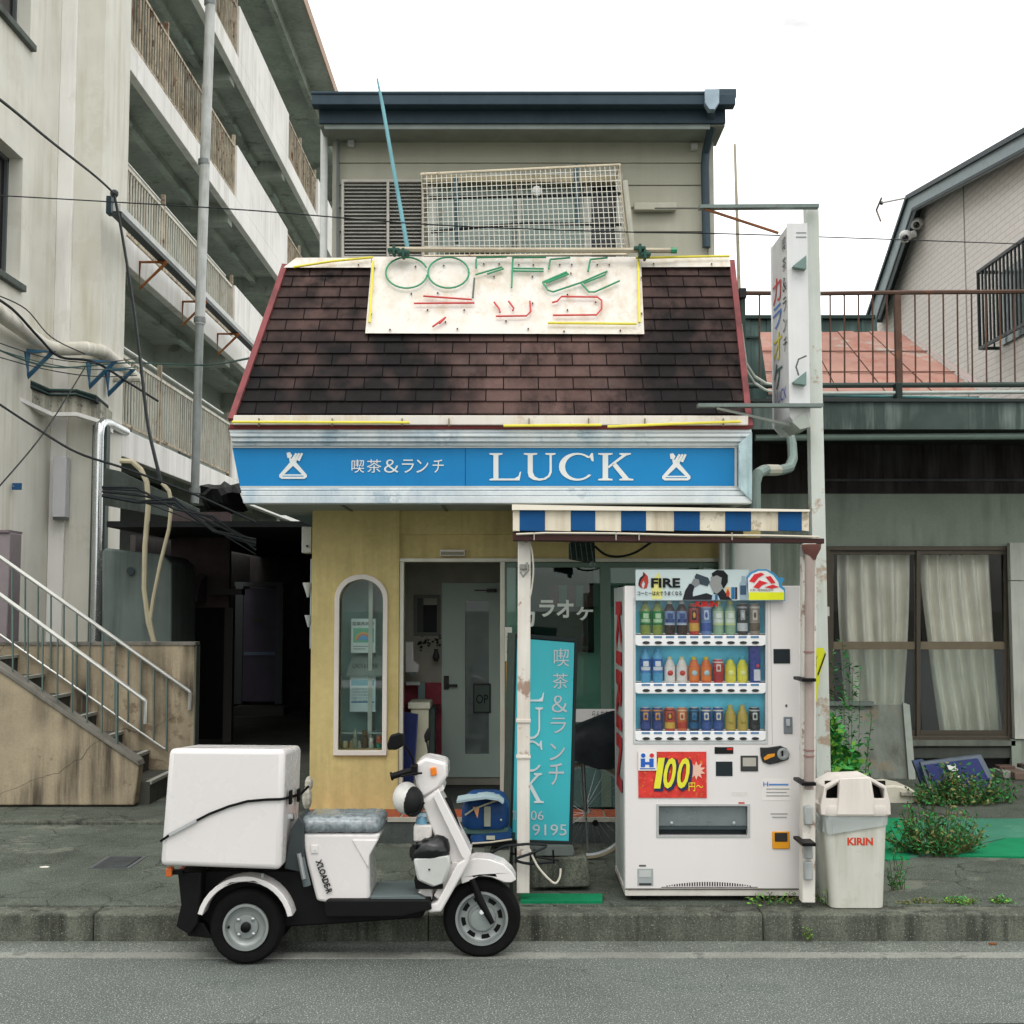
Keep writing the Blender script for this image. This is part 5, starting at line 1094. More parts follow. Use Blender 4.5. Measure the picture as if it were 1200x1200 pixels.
# vegetation
LF = mat('leaf_green', '3c8440', .6, var=.35, scale=9, obvar=.15, bump=0); LF2 = mat('leaf_dark', '346c3e', .6, var=.35, scale=9, bump=0); LF3 = mat('leaf_bright', '6ea03e', .6, var=.3, scale=9, bump=0)
STEM = mat('stem', '5a5a38', .8); DRY = mat('dry_leaf', '7a7a48', .7)
def leaf(m, p, s, d, w=.45, r=rnd):
    d = Vector(d).normalized(); a = d.cross(Vector((r.uniform(-1, 1), r.uniform(-1, 1), r.uniform(.2, 1)))).normalized()
    p = Vector(p); m.add([p, p+d*s*.5+a*s*w*.5, p+d*s, p+d*s*.5-a*s*w*.5], [(0, 1, 2, 3)])
def weed(name, label, cx, cy, Y, wd, ht, n, ls, mats, base=.15, spread=1.0, seed=1, w=.45):
    r = random.Random(seed); x0 = cx; t = thing(name, label, 'plant', (x0, Y, base))
    sm = MB(); lm = [MB() for _ in mats]
    for i in range(n):
        a = r.uniform(0, 2*PI); rr_ = r.random()**.6*wd; b0 = Vector((x0+math.cos(a)*rr_*.6, Y+math.sin(a)*rr_*.4, base))
        top = Vector((x0+math.cos(a)*rr_, Y+math.sin(a)*rr_*.5, base+ht*(r.uniform(.2, 1) if r.random() < .85 else r.uniform(1, 1.4 if ht < .5 else 1.02))*(1-.5*(rr_/wd)**2)))
        sm.tube([b0, b0.lerp(top, .5)+Vector((r.uniform(-.02, .02), 0, .01)), top], .0022, 3)
        k = max(4, int(10*(top-b0).length/.2))
        for j in range(k):
            u = (j+1)/k; p = b0.lerp(top, u); q_ = Vector((r.uniform(-1, 1), r.uniform(-1, 1), r.uniform(-.3, .9)))
            leaf(r.choice(lm), p, ls*r.uniform(.6, 1.3), q_, w, r)
    mk('stems', sm, STEM, t, smooth=0, kind='stuff')
    for q_, m_ in zip(lm, mats):
        if q_.v: mk('leaves', q_, m_, t, smooth=0, kind='stuff')
X_ = lambda px, Y: P(px, 900, Y)[0]
weed('weed_clump', 'leafy weed growing along the foot of the blue folded panel', X_(1118, 10.9), 0, 10.85, .44, .26, 240, .042, [LF2, LF2, LF, DRY], seed=4)
weed('weed_clump', 'dark weed at the right foot of the blue panel', X_(1172, 10.9), 0, 10.9, .16, .3, 26, .045, [LF2, LF], seed=5)
weed('weed_clump', 'broad low weed mound spreading over the turf right of the bin', X_(1082, 8.9), 0, 8.7, .38, .30, 240, .036, [LF2, LF, LF2, LF, DRY], seed=6)
weed('weed_clump', 'small weed at the right foot of the recycling bin', X_(1049, 7.6), 0, 7.6, .07, .2, 16, .026, [LF, LF2], seed=8)
weed('weed_clump', 'trailing weed between the column and the recycling bin', X_(965, 7.25), 0, 7.22, .09, .13, 14, .024, [LF, LF3], seed=9)
weed('weed_clump', 'thin creeping weeds under the right corner of the vending machine', X_(905, 7.25), 0, 7.27, .2, .06, 30, .022, [LF2, LF3], seed=10)
weed('weed_clump', 'tiny sprig growing from the kerb face below the column', X_(943, 7.02), 0, 7.0, .03, .07, 8, .02, [LF3], seed=11, base=.02)
weed('grass_tuft', 'left one of two bright green moss patches on the kerb at the right', X_(1117, 7.3), 0, 7.27, .12, .035, 46, .02, [LF3, LF], seed=12)
weed('grass_tuft', 'right one of two bright green moss patches on the kerb at the right', X_(1166, 7.3), 0, 7.27, .08, .03, 30, .02, [LF3, LF], seed=13)
weed('grass_tuft', 'sparse dry green fringe on the kerb right of the bin', X_(1070, 7.3), 0, 7.26, .14, .025, 26, .02, [LF2, mat('dry_leaf', '7a7a48', .7)], seed=14)
weed('leafy_bush', 'tall bright green bush squeezed between the column and the recycling bin', X_(978, 9.2), 0, 9.2, .20, .88, 100, .075, [LF, LF, LF3], seed=15, w=.6)
weed('fern_plant', 'fine feathery fern rising above the leaning board', X_(990, 10.8), 0, 10.8, .32, 1.35, 26, .06, [LF2, LF], seed=16, w=.28)
# small blue tarpaulin litter by the curb
# ================================================================ tall sign column with arms
col_ = thing('steel_column', 'tall pale rusty steel column with two side arms right of the mansard roof', 'column', P3(960, 990, 8.6))
COL = mat('pale_column_paint', 'c6cbc4', .55, .05, var=.05, streak=.3, scol='8a8a78', patch=.6, pcol='93602e', pscale=3.2)
x0, z0 = P(945, 240, 8.6); x1, z1 = P(959.5, 240, 8.6); x2 = P(955, 820, 8.6)[0]; x3 = P(972, 820, 8.6)[0]; zb2 = .15
dz = (z0-zb2)/(z0-P(960, 820, 8.6)[1])
xb0, xb1 = x0+(x2-x0)*dz, x1+(x3-x1)*dz
mk('column', MB().prism([(xb0, zb2), (xb1, zb2), (x1, z0), (x0, z0)], 8.6, 8.7), COL, col_, bev=.004)
ARM = mat('arm_steel', '6a7672', .5, .3, var=.15, patch=.4)
mk('upper_arm', MB().pp([(820, 239.5), (960, 238.5), (960, 242.5), (820, 243.5)], 8.5, 8.56), ARM, col_)
mk('lower_arm', MB().pp([(818, 472.5), (965, 472.5), (965, 476.5), (818, 476.5)], 8.38, 8.45), ARM, col_)
mk('brace', MB().tube([P3(826, 245, 8.52), P3(912, 273, 8.6)], .010, 6), mat('rust_rod', '8a5a3e', .7, var=.2), col_)
mk('brace', MB().tube([P3(840, 478, 8.4), P3(928, 499, 8.5)], .010, 6), mat('rod_grey', '9aa09a', .5, .3), col_)
mk('stay_wire', MB().tube([P3(768, 244, 10.2), P3(822, 244, 8.52)], .006, 5), flat('5a5a54'), col_)
# hanging karaoke sign
sg = thing('karaoke_sign', 'tall white projecting light box sign with coloured karaoke lettering fixed to the column', 'sign', P3(925, 498, 8.45))
Yn, Yf_ = 8.45, 9.0
zt0, zb0 = P(925, 263, Yn)[1], P(925, 498, Yn)[1]
xn0, xn1 = P(925, 380, Yn)[0], P(946.5, 380, Yn)[0]
SW = mat('sign_white', 'd6d6d6', .4, var=.03, streak=.15, scol='9a9a94')
mk('sign_box', MB().add([(xn0, Yn, zb0+.06), (xn0+.05, Yn, zb0), (xn1, Yn, zb0), (xn1, Yn, zt0), (xn0, Yn, zt0), (xn0, Yf_, zb0+.06), (xn0+.05, Yf_, zb0), (xn1, Yf_, zb0), (xn1, Yf_, zt0), (xn0, Yf_, zt0)],
   [(4, 3, 2, 1, 0)[::-1], (5, 6, 7, 8, 9)[::-1], (0, 1, 6, 5), (1, 2, 7, 6), (2, 3, 8, 7), (3, 4, 9, 8), (4, 0, 5, 9)]), SW, sg, bev=.008)
mk('side_trim', MB().box(xn0-.002, xn0+.004, Yn+.01, Yn+.03, zb0+.07, zt0-.01), flat('b0b4b4'), sg)
def st_(s_, y0_, y1_, v0_, v1_, c, name='letter'):
    za, zb_ = P(916, y0_, 8.7)[1], P(916, y1_, 8.7)[1]
    mk(name, textmb(s_, (xn0-.004, Yn+v1_, zb_), (0, -1, 0), (0, 0, 1), v1_-v0_, za-zb_, .002), c, sg, smooth=0)
for s_, a, b, c in (('カ', 321, 350, 'cc5a5a'), ('ラ', 354, 380, '5a84c4'), ('オ', 386, 418, 'd8cc5a'), ('ケ', 422, 452, '4a645e')): st_(s_, a, b, .22, .50, flat(c))
for i, s_ in enumerate('喫茶＆ランチ'): st_(s_, 285+i*23, 301+i*23, .06, .17, flat('2a2f30'))
st_('LUCK', 456, 470, .1, .45, flat('5a62a8'))
for k, y in enumerate((300, 305)): mk('vent_slot', MB().pb(933, 945, y-28, y-27, Yn-.004, Yn), flat('8a8e8e'), sg)
for y in (307, 443): mk('bracket', MB().pp([(930, y+4), (945, y-8), (945, y+8), (931, y+6)], Yn-.06, Yn-.002), mat('bracket_teal', '6a827c', .5, .2), sg)
mk('cable_loop', MB().tube([P3(945, 417, Yn-.05), P3(936, 421, Yn-.05), P3(933, 430, Yn-.05), P3(936, 440, Yn-.05)], .006, 5), flat('5a625e'), sg)
mk('under_board', MB().pp([(928, 494), (945, 481), (950, 500), (938, 503)], Yn-.03, Yn+.3), flat('a0a69e'), sg)
# ================================================================ striped awning
Ya = 7.2
aw = thing('striped_awning', 'small blue and white striped awning roof over the vending machine with a brown gutter', 'awning', P3(770, 625, Ya))
STR = mat('awning_cream', 'ddd4c0', .6, var=.05, streak=.5, scol='8a7048', sscale=1.3, patch=.45, pcol='6a5a3a', pscale=12); STB = mat('awning_blue', '0a4c82', .6, spec=.2, var=.06, streak=.25, scol='143a60')
bx = [601, 609, 638.5, 669, 697.5, 728, 757, 790, 820, 850, 880, 912, 939.5, 948]
tops = lambda x: 597.5+(x-601)*.006
for i in range(13):
    blue = i % 2 == 1
    mk('stripe_panel', MB().pp([(bx[i]+.15, tops(bx[i])), (bx[i+1]-.15, tops(bx[i+1])), (bx[i+1]-.15, 622.5), (bx[i]+.15, 621.5)], Ya-(.004 if blue else 0), Ya+.03), STB if blue else STR, aw)
mk('top_edge', MB().pp([(600, 591), (700, 593), (949, 597), (949, 599.5), (600, 597.5)], Ya-.03, Ya+.08), mat('awning_edge_white', 'e4dccc', .5, var=.03), aw)
x0, x1 = P(601, 600, Ya)[0], P(948, 600, Ya)[0]; zq = P(770, 600, Ya)[1]
mk('roof_sheet', MB().prism([(Ya+.035, zq-.02), (Ya+.035, zq), (9.35, zq+.14), (9.35, zq+.12)], x0, x1, 'x'), mat('awning_sheet', 'b8b4a4', .7, var=.1, streak=.4), aw)
mk('side_panel', MB().prism([(Ya+.035, zq-.11), (Ya+.035, zq-.021), (9.2, zq+.10), (9.2, zq+.02)], x0, x0+.02, 'x'), STR, aw)
BRG = mat('brown_gutter', '3e2624', .5, .05, var=.15, streak=.3, scol='2c1c1a')
mk('gutter', MB().pp([(601, 625), (640, 626.5), (760, 628.5), (880, 630), (966, 631), (966, 637), (940, 636), (760, 635), (640, 633.5), (601, 633)], Ya-.03, Ya+.09), BRG, aw, bev=.01)
mk('gutter_cable', MB().tube([P3(605, 626, Ya-.04), P3(640, 624.5, Ya-.04), P3(720, 625, Ya-.04), P3(800, 627, Ya-.04), P3(900, 627.5, Ya-.04), P3(960, 629, Ya-.04)], .006, 5), flat('c8c0b0'), aw)
for px in (626, 722, 749, 858): mk('gutter_clip', MB().pb(px-.7, px+.7, 624, 633, Ya-.045, Ya-.03), flat('9a9488'), aw)
mk('rear_beam', MB().box(x0, x1, 9.25, 9.33, zq-.02, zq+.08), flat('3a3832'), aw)
PST = mat('white_post_paint', 'd6d2ca', .6, var=.05, streak=.35, scol='a08a70', patch=.7, pcol='7a4c2c', pscale=7)
mk('post', MB().pp([(607, 634), (622, 634), (620.5, 1047), (605.5, 1047)], 7.27, 7.34), PST, aw, bev=.004)
mk('post_band', MB().pb(605, 622, 843, 847, 7.262, 7.35), PST, aw, bev=.002); mk('post_band', MB().pb(605, 622, 886, 889, 7.262, 7.35), PST, aw, bev=.002)
mk('lower_post', MB().pp([(941, 637), (957, 637), (955.5, 1058), (940, 1058)], 7.13, 7.21), PST, aw, bev=.004)
BRP = mat('mauve_downpipe', 'a0938c', .5, var=.08, streak=.25, scol='6a504a')
dp = mk('downpipe', MB().tube([P3(949, 648, 7.06), P3(948.5, 790, 7.06), P3(948, 925, 7.06)], .026, 12), BRP, aw)
mk('funnel', MB().lathe((P(951, 650, 7.06)[0], 7.06, P(951, 656, 7.06)[1]), [(.024, 0), (.03, .02), (.052, .06), (.055, .085)], 14), mat('funnel_brown', '6a4640', .5), aw)
for y in (797, 919, 990): mk('strap', MB().pb(940, 956.5, y-2, y+2, 7.0, 7.22), BLACK, aw, bev=.003)
for y in (763, 878, 885): mk('pipe_joint', MB().tube([P3(948, y, 7.06), P3(948, y+2, 7.06)], .029, 12), mat('joint_brown', '8a6a64', .5), aw)
mk('post_plate', MB().pb(940, 957, 640, 652, 7.08, 7.13), flat('8a8c88'), aw)
for y in (945, 985, 1010): mk('pipe_remnant', MB().pb(943, 953, y, y+22, 7.09, 7.128), mat('grey_sleeve', 'a9adab', .5, streak=.4), aw, bev=.008)
t = thing('hanging_box', 'dark wire meshed box hanging under the left end of the striped awning', 'box', P3(682, 660, 7.9))
mk('box', MB().pp([(668, 635), (697, 635), (698, 660), (668, 654)], 7.9, 8.1), mat('dark_mesh_box', '23302c', .7, var=.6, scale=60), t, bev=.006)
for k in range(5): mk('wire', MB().tube([P3(668+6*k, 636, 7.89), P3(670+6.4*k, 656+.8*k, 7.89)], .003, 4), flat('5a6a64'), t)
mk('knob', MB().ball(P3(694, 661, 7.9), .02, 8, 5), flat('5c6e68', .3), t)
cable('black cable looping under the awning from the meshed box to the right', [(697, 640, 7.9), (710, 650, 7.9), (727, 652, 7.9), (745, 647, 7.9), (765, 634, 7.9)], .008, name='awning_cable')
cable('thin pale cord hanging down the right side of the white awning post', [(621, 636, 7.24), (624, 650, 7.24), (625, 670, 7.24), (623, 690, 7.24), (621, 700, 7.24)], .005, flat('b8b4a8'), name='cord', cat='cord')
cable('white rope hanging in a slack loop at the foot of the white awning post', [(620, 995, 7.22), (630, 1015, 7.22), (643, 1030, 7.22), (651, 1035, 7.22), (656, 1028, 7.22), (657, 1018, 7.22)], .006, flat('cfcabc'), name='rope', cat='rope')
cable('black cord tied round the foot of the white awning post', [(575, 1000, 7.25), (590, 992, 7.23), (606, 990, 7.22), (621, 989, 7.22), (640, 991, 7.24), (622, 1000, 7.21), (604, 1007, 7.22), (620, 1012, 7.22), (648, 1010, 7.24)], .008, name='cord', cat='cord')
t = thing('post_latch', 'rusty metal latch and clip on the white awning post near its top', 'latch', P3(614, 675, 7.25))
mk('plate', MB().pb(609, 620, 661, 667, 7.24, 7.27), mat('latch_metal', '84867e', .5, .4), t, bev=.003); mk('hook', MB().tube([P3(617, 659, 7.23), P3(619, 668, 7.22), P3(613, 676, 7.23), P3(610, 670, 7.24)], .007, 5), mat('latch_metal', '', .5), t)
mk('white_wall_panel', MB().pb(848, 905, 634, 946, YW-.05, YW-.001), mat('white_wall_panel', 'c9cbc6', .6, var=.04, streak=.2), cafe)
mk('wall_pipe', MB().tube([P3(858, 634, YW-.09), P3(858, 700, YW-.09)], .02, 8), flat('8a9690'), cafe); mk('wall_pipe', MB().tube([P3(846, 634, YW-.08), P3(846, 700, YW-.08)], .024, 8), flat('c0c4be'), cafe)
# ================================================================ vending machine
V = 7.30
vm = thing('vending_machine', 'white drinks vending machine with three rows of samples under the striped awning', 'vending machine', P3(835, 1050, V))
VW = mat('vending_white', 'd9d5d3', .38, var=.025, scale=1.5, bump=0, streak=.08, scol='b0a898')
vb = MB(); x0, x1 = P(732, 870, V)[0], P(938, 870, V)[0]; zt_, zb_ = P(835, 686.5, V)[1], P(835, 1042, V)[1]
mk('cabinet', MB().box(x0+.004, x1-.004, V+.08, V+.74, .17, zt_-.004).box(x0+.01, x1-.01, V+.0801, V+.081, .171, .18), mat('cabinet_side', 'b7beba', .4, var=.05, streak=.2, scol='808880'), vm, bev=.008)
HD = [(744, 702), (898, 702), (898, 869.5), (744, 869.5)]; HO = [(771, 944), (877, 944), (877, 980), (771, 980)]
front = mk('front_door', MB().pp([(732, 686.5), (938, 686.5), (938, 1042), (732, 1042)], V, V+.078, [HD, HO]), VW, vm, bev=.006)
mk('plinth', MB().pb(732.5, 937.5, 1043, 1050, V+.006, V+.7), mat('plinth_white', 'c8c4bc', .5, streak=.4), vm, bev=.003)
mk('foot', MB().box(x0+.05, x0+.12, V+.06, V+.12, .15, .17), BLACK, vm); mk('foot', MB().box(x1-.12, x1-.05, V+.06, V+.12, .15, .17), BLACK, vm)
mk('door_seam', MB().pb(735, 935, 1041, 1042.2, V-.001, V+.003), flat('7a7670'), vm)
mk('right_seam', MB().pb(903.5, 904.2, 700, 873, V-.001, V+.002), flat('b0aca6'), vm); mk('window_surround', MB().pp([(742, 700), (900, 700), (900, 872), (742, 872)], V-.004, V+.001, [[(745, 703), (897, 703), (897, 868), (745, 868)]]), mat('surround_grey', 'b9bcbc', .4), vm, bev=.002)
DB = mat('display_blue', '66cbf2', .5, var=.3, scale=4, bump=0)
mk('display_back', MB().pb(740, 902, 698, 873, V+.0740, V+.0775), DB, vm)
mk('display_floor', MB().pb(744, 898, 868.5, 869.4, V+.01, V+.073), WHITE, vm)
WB = mat('shelf_white', 'e4e4e4', .4, var=.02, bump=0)
tagm = flat('5a7ea0'); btn = flat('23282a', .3)
bpx = [757+14.2*i for i in range(10)]
for r_, (yt_, yb_) in enumerate(((744.5, 757), (800.5, 813), (857, 868.3))):
    s_ = mk('shelf', MB().pp([(744.5, yt_), (897.5, yt_), (897.5, yb_-1.5), (893, yb_), (748, yb_), (744.5, yb_-1.5)], V-.008, V+.073), WB, vm, bev=.003)
    mk('shelf_back_strip', MB().pb(745, 897.5, yt_-2.2, yt_-1.2, V+.03, V+.0735), WHITE, s_)  # thin plain white strip along the back of the shelf
    for i, px in enumerate(bpx):
        yb0 = (753, 809, 865.3)[r_]
        tg = mk('price_tag', MB().pb(px-5, px+4.6, yt_+.8, yt_+3.2, V-.0105, V-.0075), tagm, s_, smooth=0)
        cxp, czp = P(px, yb0, V)
        b_ = MB().prism([(cxp+.021*math.cos(q_), czp+.0085*math.sin(q_)) for q_ in [PI*k/6 for k in range(12)]], V-.013, V-.0075)
        mk('button', b_, btn, s_, smooth=0)
for ya_, yb_ in ((702.2, 744), (757.8, 800), (813.8, 856.5)): mk('display_glass', MB().pb(744.2, 897.8, ya_, yb_, V+.002, V+.006), glass('vending_glass', (.98, .99, .99), refl=.7), vm, smooth=0)
def product(kind, row, i, label, cs, w_=.0305):
    px = bpx[i]-.5; base = (744.2, 800.2, 856.7)[row]; Y = V+.0425
    x = P(px, base, Y)[0]; z = P(px, base, Y)[1]+.002
    nm = {'b': 'drink_bottle', 'c': 'drink_can', 'k': 'drink_carton', 's': 'drink_bottle', 'g': 'drink_bottle'}[kind]
    t = thing(nm, label, {'drink_bottle': 'bottle', 'drink_can': 'can', 'drink_carton': 'carton'}[nm], (x, Y, z))
    c = (x, Y, z); f = [flat(q_, .3) for q_ in cs]
    if kind == 'b':   # tall bottle, body, label, cap
        mk('body', MB().lathe(c, [(w_*.9, 0), (w_, .006), (w_, .14), (w_*.6, .165), (w_*.42, .175)], 14), f[0], t)
        mk('label', MB().lathe(c, [(w_*1.03, .055), (w_*1.03, .135)], 14), f[1], t); mk('cap', MB().lathe(c, [(w_*.48, .175), (w_*.48, .192)], 10), f[2], t)
        if len(f) > 3: mk('label_mark', MB().lathe((c[0], c[1]-.004, c[2]), [(w_*.95, .07), (w_*.95, .09)], 14), f[3], t); mk('emblem', MB().box(x-.016, x+.016, Y-w_-.004, Y-w_+.004, z+.092, z+.122), f[3], t, bev=.003); mk('stripe', MB().lathe(c, [(w_*1.05, .058), (w_*1.05, .063)], 14), f[2], t)
    if kind == 's':   # short bottle
        mk('body', MB().lathe(c, [(w_*.9, 0), (w_, .006), (w_*1.02, .092), (w_*.55, .125), (w_*.42, .13)], 14), f[0], t)
        mk('label', MB().lathe(c, [(w_*1.04, .012), (w_*1.05, .088)], 14), f[1], t); mk('cap', MB().lathe(c, [(w_*.46, .13), (w_*.46, .146)], 10), f[2], t); mk('emblem', MB().ball((x, Y-w_, z+.055), (.016, .006, .016), 8, 5), f[3], t)
    if kind in 'cg':
        h = .175 if kind == 'g' else .13
        mk('body', MB().lathe(c, [(w_*.88, 0), (w_, .006), (w_, h-.008), (w_*.85, h)], 14), f[0], t); mk('top', MB().lathe(c, [(w_*.83, h), (w_*.8, h+.004)], 12), flat('b8bcbe', .3), t)
        mk('band', MB().lathe(c, [(w_*1.02, h*.12), (w_*1.02, h*.38)], 14), f[1], t); mk('emblem', MB().box(x-.015, x+.012, Y-w_-.003, Y-w_+.004, z+h*.48, z+h*.8), f[2], t, bev=.004); mk('emblem_mark', MB().ball((x-.002, Y-w_-.003, z+h*.64), (.008, .003, h*.10), 8, 5), f[1], t); mk('stripe', MB().lathe(c, [(w_*1.02, h*.86), (w_*1.02, h*.92)], 14), f[2], t)
    if kind == 'k':
        mk('body', MB().box(x-w_*.95, x+w_*.95, Y-w_, Y+w_, z, z+.205), f[0], t, bev=.002); mk('panel', MB().box(x-w_*.3, x+w_*.9, Y-w_-.002, Y-w_, z+.012, z+.075), f[1], t); mk('emblem', MB().ball((x+.014, Y-w_-.002, z+.095), (.010, .004, .012), 8, 5), f[2], t)
pr = [('b', 0, 'first green tea bottle from the left on the top vending row', ['8a9a4a', '1f8a4a', '1f6a3a', 'b8d8b0']), ('b', 1, 'second green tea bottle from the left on the top vending row', ['8a9a4a', '1f8a4a', '1f6a3a', 'b8d8b0']),
 ('b', 2, 'left one of two dark bottles with a blue and white label, top vending row', ['3a2a28', '8aa2c8', 'd8d8d8', '2a4a8a']), ('b', 3, 'right one of two dark bottles with a blue and white label, top vending row', ['3a2a28', '8aa2c8', 'd8d8d8', '2a4a8a']),
 ('g', 4, 'tall black and red can with a yellow foot on the top vending row', ['b83a30', 'd8a84a', '1c1a1a']), ('g', 5, 'tall blue and silver can on the top vending row', ['6a8ac0', '3a5aa8', 'c8d4e4']),
 ('b', 6, 'left one of two pale green water bottles on the top vending row', ['98b89a', 'c8d8c0', 'd8d870', 'e0e8e0']), ('b', 7, 'right one of two pale green water bottles on the top vending row', ['98b89a', 'c8d8c0', 'd8d870', 'e0e8e0']),
 ('g', 8, 'black and silver bottle can on the top vending row', ['3a3c3e', 'c8ccd0', 'a8acb0']), ('g', 9, 'white and brown bottle can at the right end of the top vending row', ['a09488', '6a5a4e', 'd8d0c8'])]
for k_, i, lab, cs in pr: product(k_, 0, i, lab, cs)
pr = [('b', 0, 'first clear blue water bottle on the middle vending row', ['5aa8d0', '2a6ab8', '4a9ac8', 'e0e4e8']), ('b', 1, 'second clear blue water bottle on the middle vending row', ['5aa8d0', '2a6ab8', '4a9ac8', 'e0e4e8']),
 ('s', 2, 'left one of two white bottles with a red apple on the middle vending row', ['e0d8d0', 'e8e4e0', 'd8d0a0', 'c83a30']), ('s', 3, 'right one of two white bottles with a red apple on the middle vending row', ['e0d8d0', 'e8e4e0', 'd8d0a0', 'c83a30']),
 ('s', 4, 'left one of two orange bottles with a yellow cap on the middle vending row', ['d86a2a', 'e0803a', 'd8c83a', 'a8d0d8']), ('s', 5, 'right one of two orange bottles with a yellow cap on the middle vending row', ['d86a2a', 'e0803a', 'd8c83a', 'a8d0d8']),
 ('c', 6, 'short red can in the middle vending row', ['b8323a', 'a82a32', 'd8d4cc']), ('s', 7, 'left one of two yellow bottles on the middle vending row', ['d8d03a', 'e4dc50', '4ab0c8', 'f0f0a0']), ('s', 8, 'right one of two yellow bottles on the middle vending row', ['d8d03a', 'e4dc50', '4ab0c8', 'f0f0a0']),
 ('k', 9, 'tall navy blue carton with a red mark at the right end of the middle row', ['26348a', 'd8d8e0', 'c83a4a'])]
for k_, i, lab, cs in pr: product(k_, 1, i, lab, cs)
pr = [('c', 0, 'first navy can with a tan top on the bottom vending row', ['2a3a7a', '3a4a8a', 'd89a4a']), ('c', 1, 'second navy can with a tan top on the bottom vending row', ['2a3a7a', '3a4a8a', 'd89a4a']),
 ('c', 2, 'red can with a gold foot on the bottom vending row', ['c04a30', 'd8b04a', '7a2a20']), ('c', 3, 'orange red can with a pale flame on the bottom vending row', ['cc6a3a', 'b8402a', 'e0c8a0']),
 ('c', 4, 'dark teal blue can in the bottom vending row', ['14304a', '1a5a8a', '2a7aa8']), ('c', 5, 'left one of two blue cans with a cream flame on the bottom row', ['2a4a8a', '3a5a9a', 'dcd8c4']), ('c', 6, 'right one of two blue cans with a cream flame on the bottom row', ['2a4a8a', '3a5a9a', 'dcd8c4']),
 ('s', 7, 'left one of two gold bottles with a red foot on the bottom row', ['b8a048', 'c0a850', 'c8b868', 'b0a040']), ('s', 8, 'right one of two gold bottles with a red foot on the bottom row', ['b8a048', 'c0a850', 'c8b868', 'b0a040']), ('c', 9, 'black can with a white mark at the right end of the bottom row', ['1e2224', '2a2e30', 'd0d4d4'])]
for k_, i, lab, cs in pr: product(k_, 2, i, lab, cs)
# promotion strip across the top of the window
VP = V-.03
pb_ = thing('coffee_poster', 'wide pale coffee advert on the vending machine with a man drinking from a can', 'poster', P3(811, 703, VP))
mk('board', MB().pb(745, 878, 667.5, 703.5, VP, VP+.02), mat('poster_pale', 'bccaca', .5, var=.05, bump=0), pb_)
q_ = lambda pts, k, c, nm: mk(nm, MB().pp(pts, VP-.002*k-.001, VP-.002*k+.0005), flat(c), pb_, smooth=0)
q_([(764, 680), (772, 671), (776, 680), (776, 702), (764, 702)], .3, 'd0cc80', 'yellow_glow')
ptext('FIRE', 763, 797, 677.5, 688.5, VP-.004, 'lettering', flat('141414'), pb_, bold=.035).modifiers.new('solid', 'SOLIDIFY').thickness = .002
ptext('コーヒーは火でうまくなる', 747, 799, 692.5, 698, VP-.004, 'lettering', flat('242424'), pb_, bold=.02)
q_([(748, 686), (749, 679), (753, 675), (754, 670), (759, 675), (760, 682), (758, 689), (754, 690), (756, 684), (754, 680), (752, 685), (753, 690)], 1, 'a83c34', 'flame_emblem')
q_([(748, 684), (750, 677), (754, 674), (754, 670), (756, 674), (752, 679), (750, 684), (751, 689)], 1.4, '2a2222', 'flame_emblem')
q_([(800, 703), (803, 692), (808, 684), (815, 684), (812, 694), (812, 699), (820, 697), (828, 695), (836, 698), (842, 703)], 1, '22242a', 'suit')
q_([(836, 694), (847, 690), (852, 697), (858, 703), (838, 703)], 1.1, '1d1f24', 'suit_shoulder'); q_([(834, 703), (835, 696), (841, 697), (844, 703)], 1.4, '9ab4c8', 'shirt'); q_([(838, 697), (841, 697), (841, 703), (838, 703)], 1.8, '3a5a70', 'tie')
q_([(833, 676), (839, 673), (846, 675), (848, 684), (845, 692), (840, 696), (836, 694), (834, 690), (832.5, 686), (831, 684), (833, 680)], 1.2, '8a8c8a', 'face')
q_([(834, 672), (840, 667.8), (848, 668.5), (853, 674), (853, 682), (848, 690), (845, 684), (846, 677), (840, 674), (835, 676)], 1.6, '16181a', 'hair')
q_([(814, 676), (816, 672), (830, 677), (832, 682), (829, 687), (816, 683)], 1.5, '34424a', 'held_can'); q_([(810, 684), (813, 678), (819, 679), (820, 684), (815, 688)], 1.9, '7a7e7e', 'hand')
for a, b, c in ((850, 856, 'd0b080'), (857, 861, '2a6a98'), (861.5, 864, '3a2a2a')): q_([(a, 688), (b, 688), (b, 702), (a, 702)], 1, c, 'printed_can')
q_([(850.8, 695), (853, 689.5), (855.2, 695), (854.5, 699), (851.5, 699)], 1.5, 'b04030', 'printed_flame')
q_([(867, 703), (866.5, 684), (869, 680), (869, 675), (873, 675), (873, 680), (875.5, 684), (875, 703)], 1, '8ea2ac', 'printed_bottle'); q_([(867.5, 697), (867.5, 686), (874.5, 686), (874.5, 697)], 1.4, '3a5064', 'printed_label')
pg = thing('character_tag', 'rounded promotional tag with red swirls, blue edge and yellow strip on the vending machine', 'tag', P3(895, 703, VP-.012))
W_ = VP-.014
mk('edge', MB().pp([(878, 704), (875, 676), (879, 671), (888, 667), (898, 667), (908, 672), (913, 678), (916, 676), (919.5, 679), (915, 685), (920, 690), (920, 704)], W_, W_+.01), flat('3c8ab8'), pg)
mk('face', MB().pp([(877.5, 703.5), (876.5, 678), (881, 672.5), (889, 669), (898, 669), (906, 674), (912, 682), (913, 688), (918.5, 692), (918.5, 703.5)], W_-.003, W_-.0005), flat('dcdcd8'), pg)
mk('yellow_strip', MB().pp([(877.5, 694), (919, 694), (919, 703), (877.5, 703)], W_-.005, W_-.0035), flat('d8dc28'), pg)
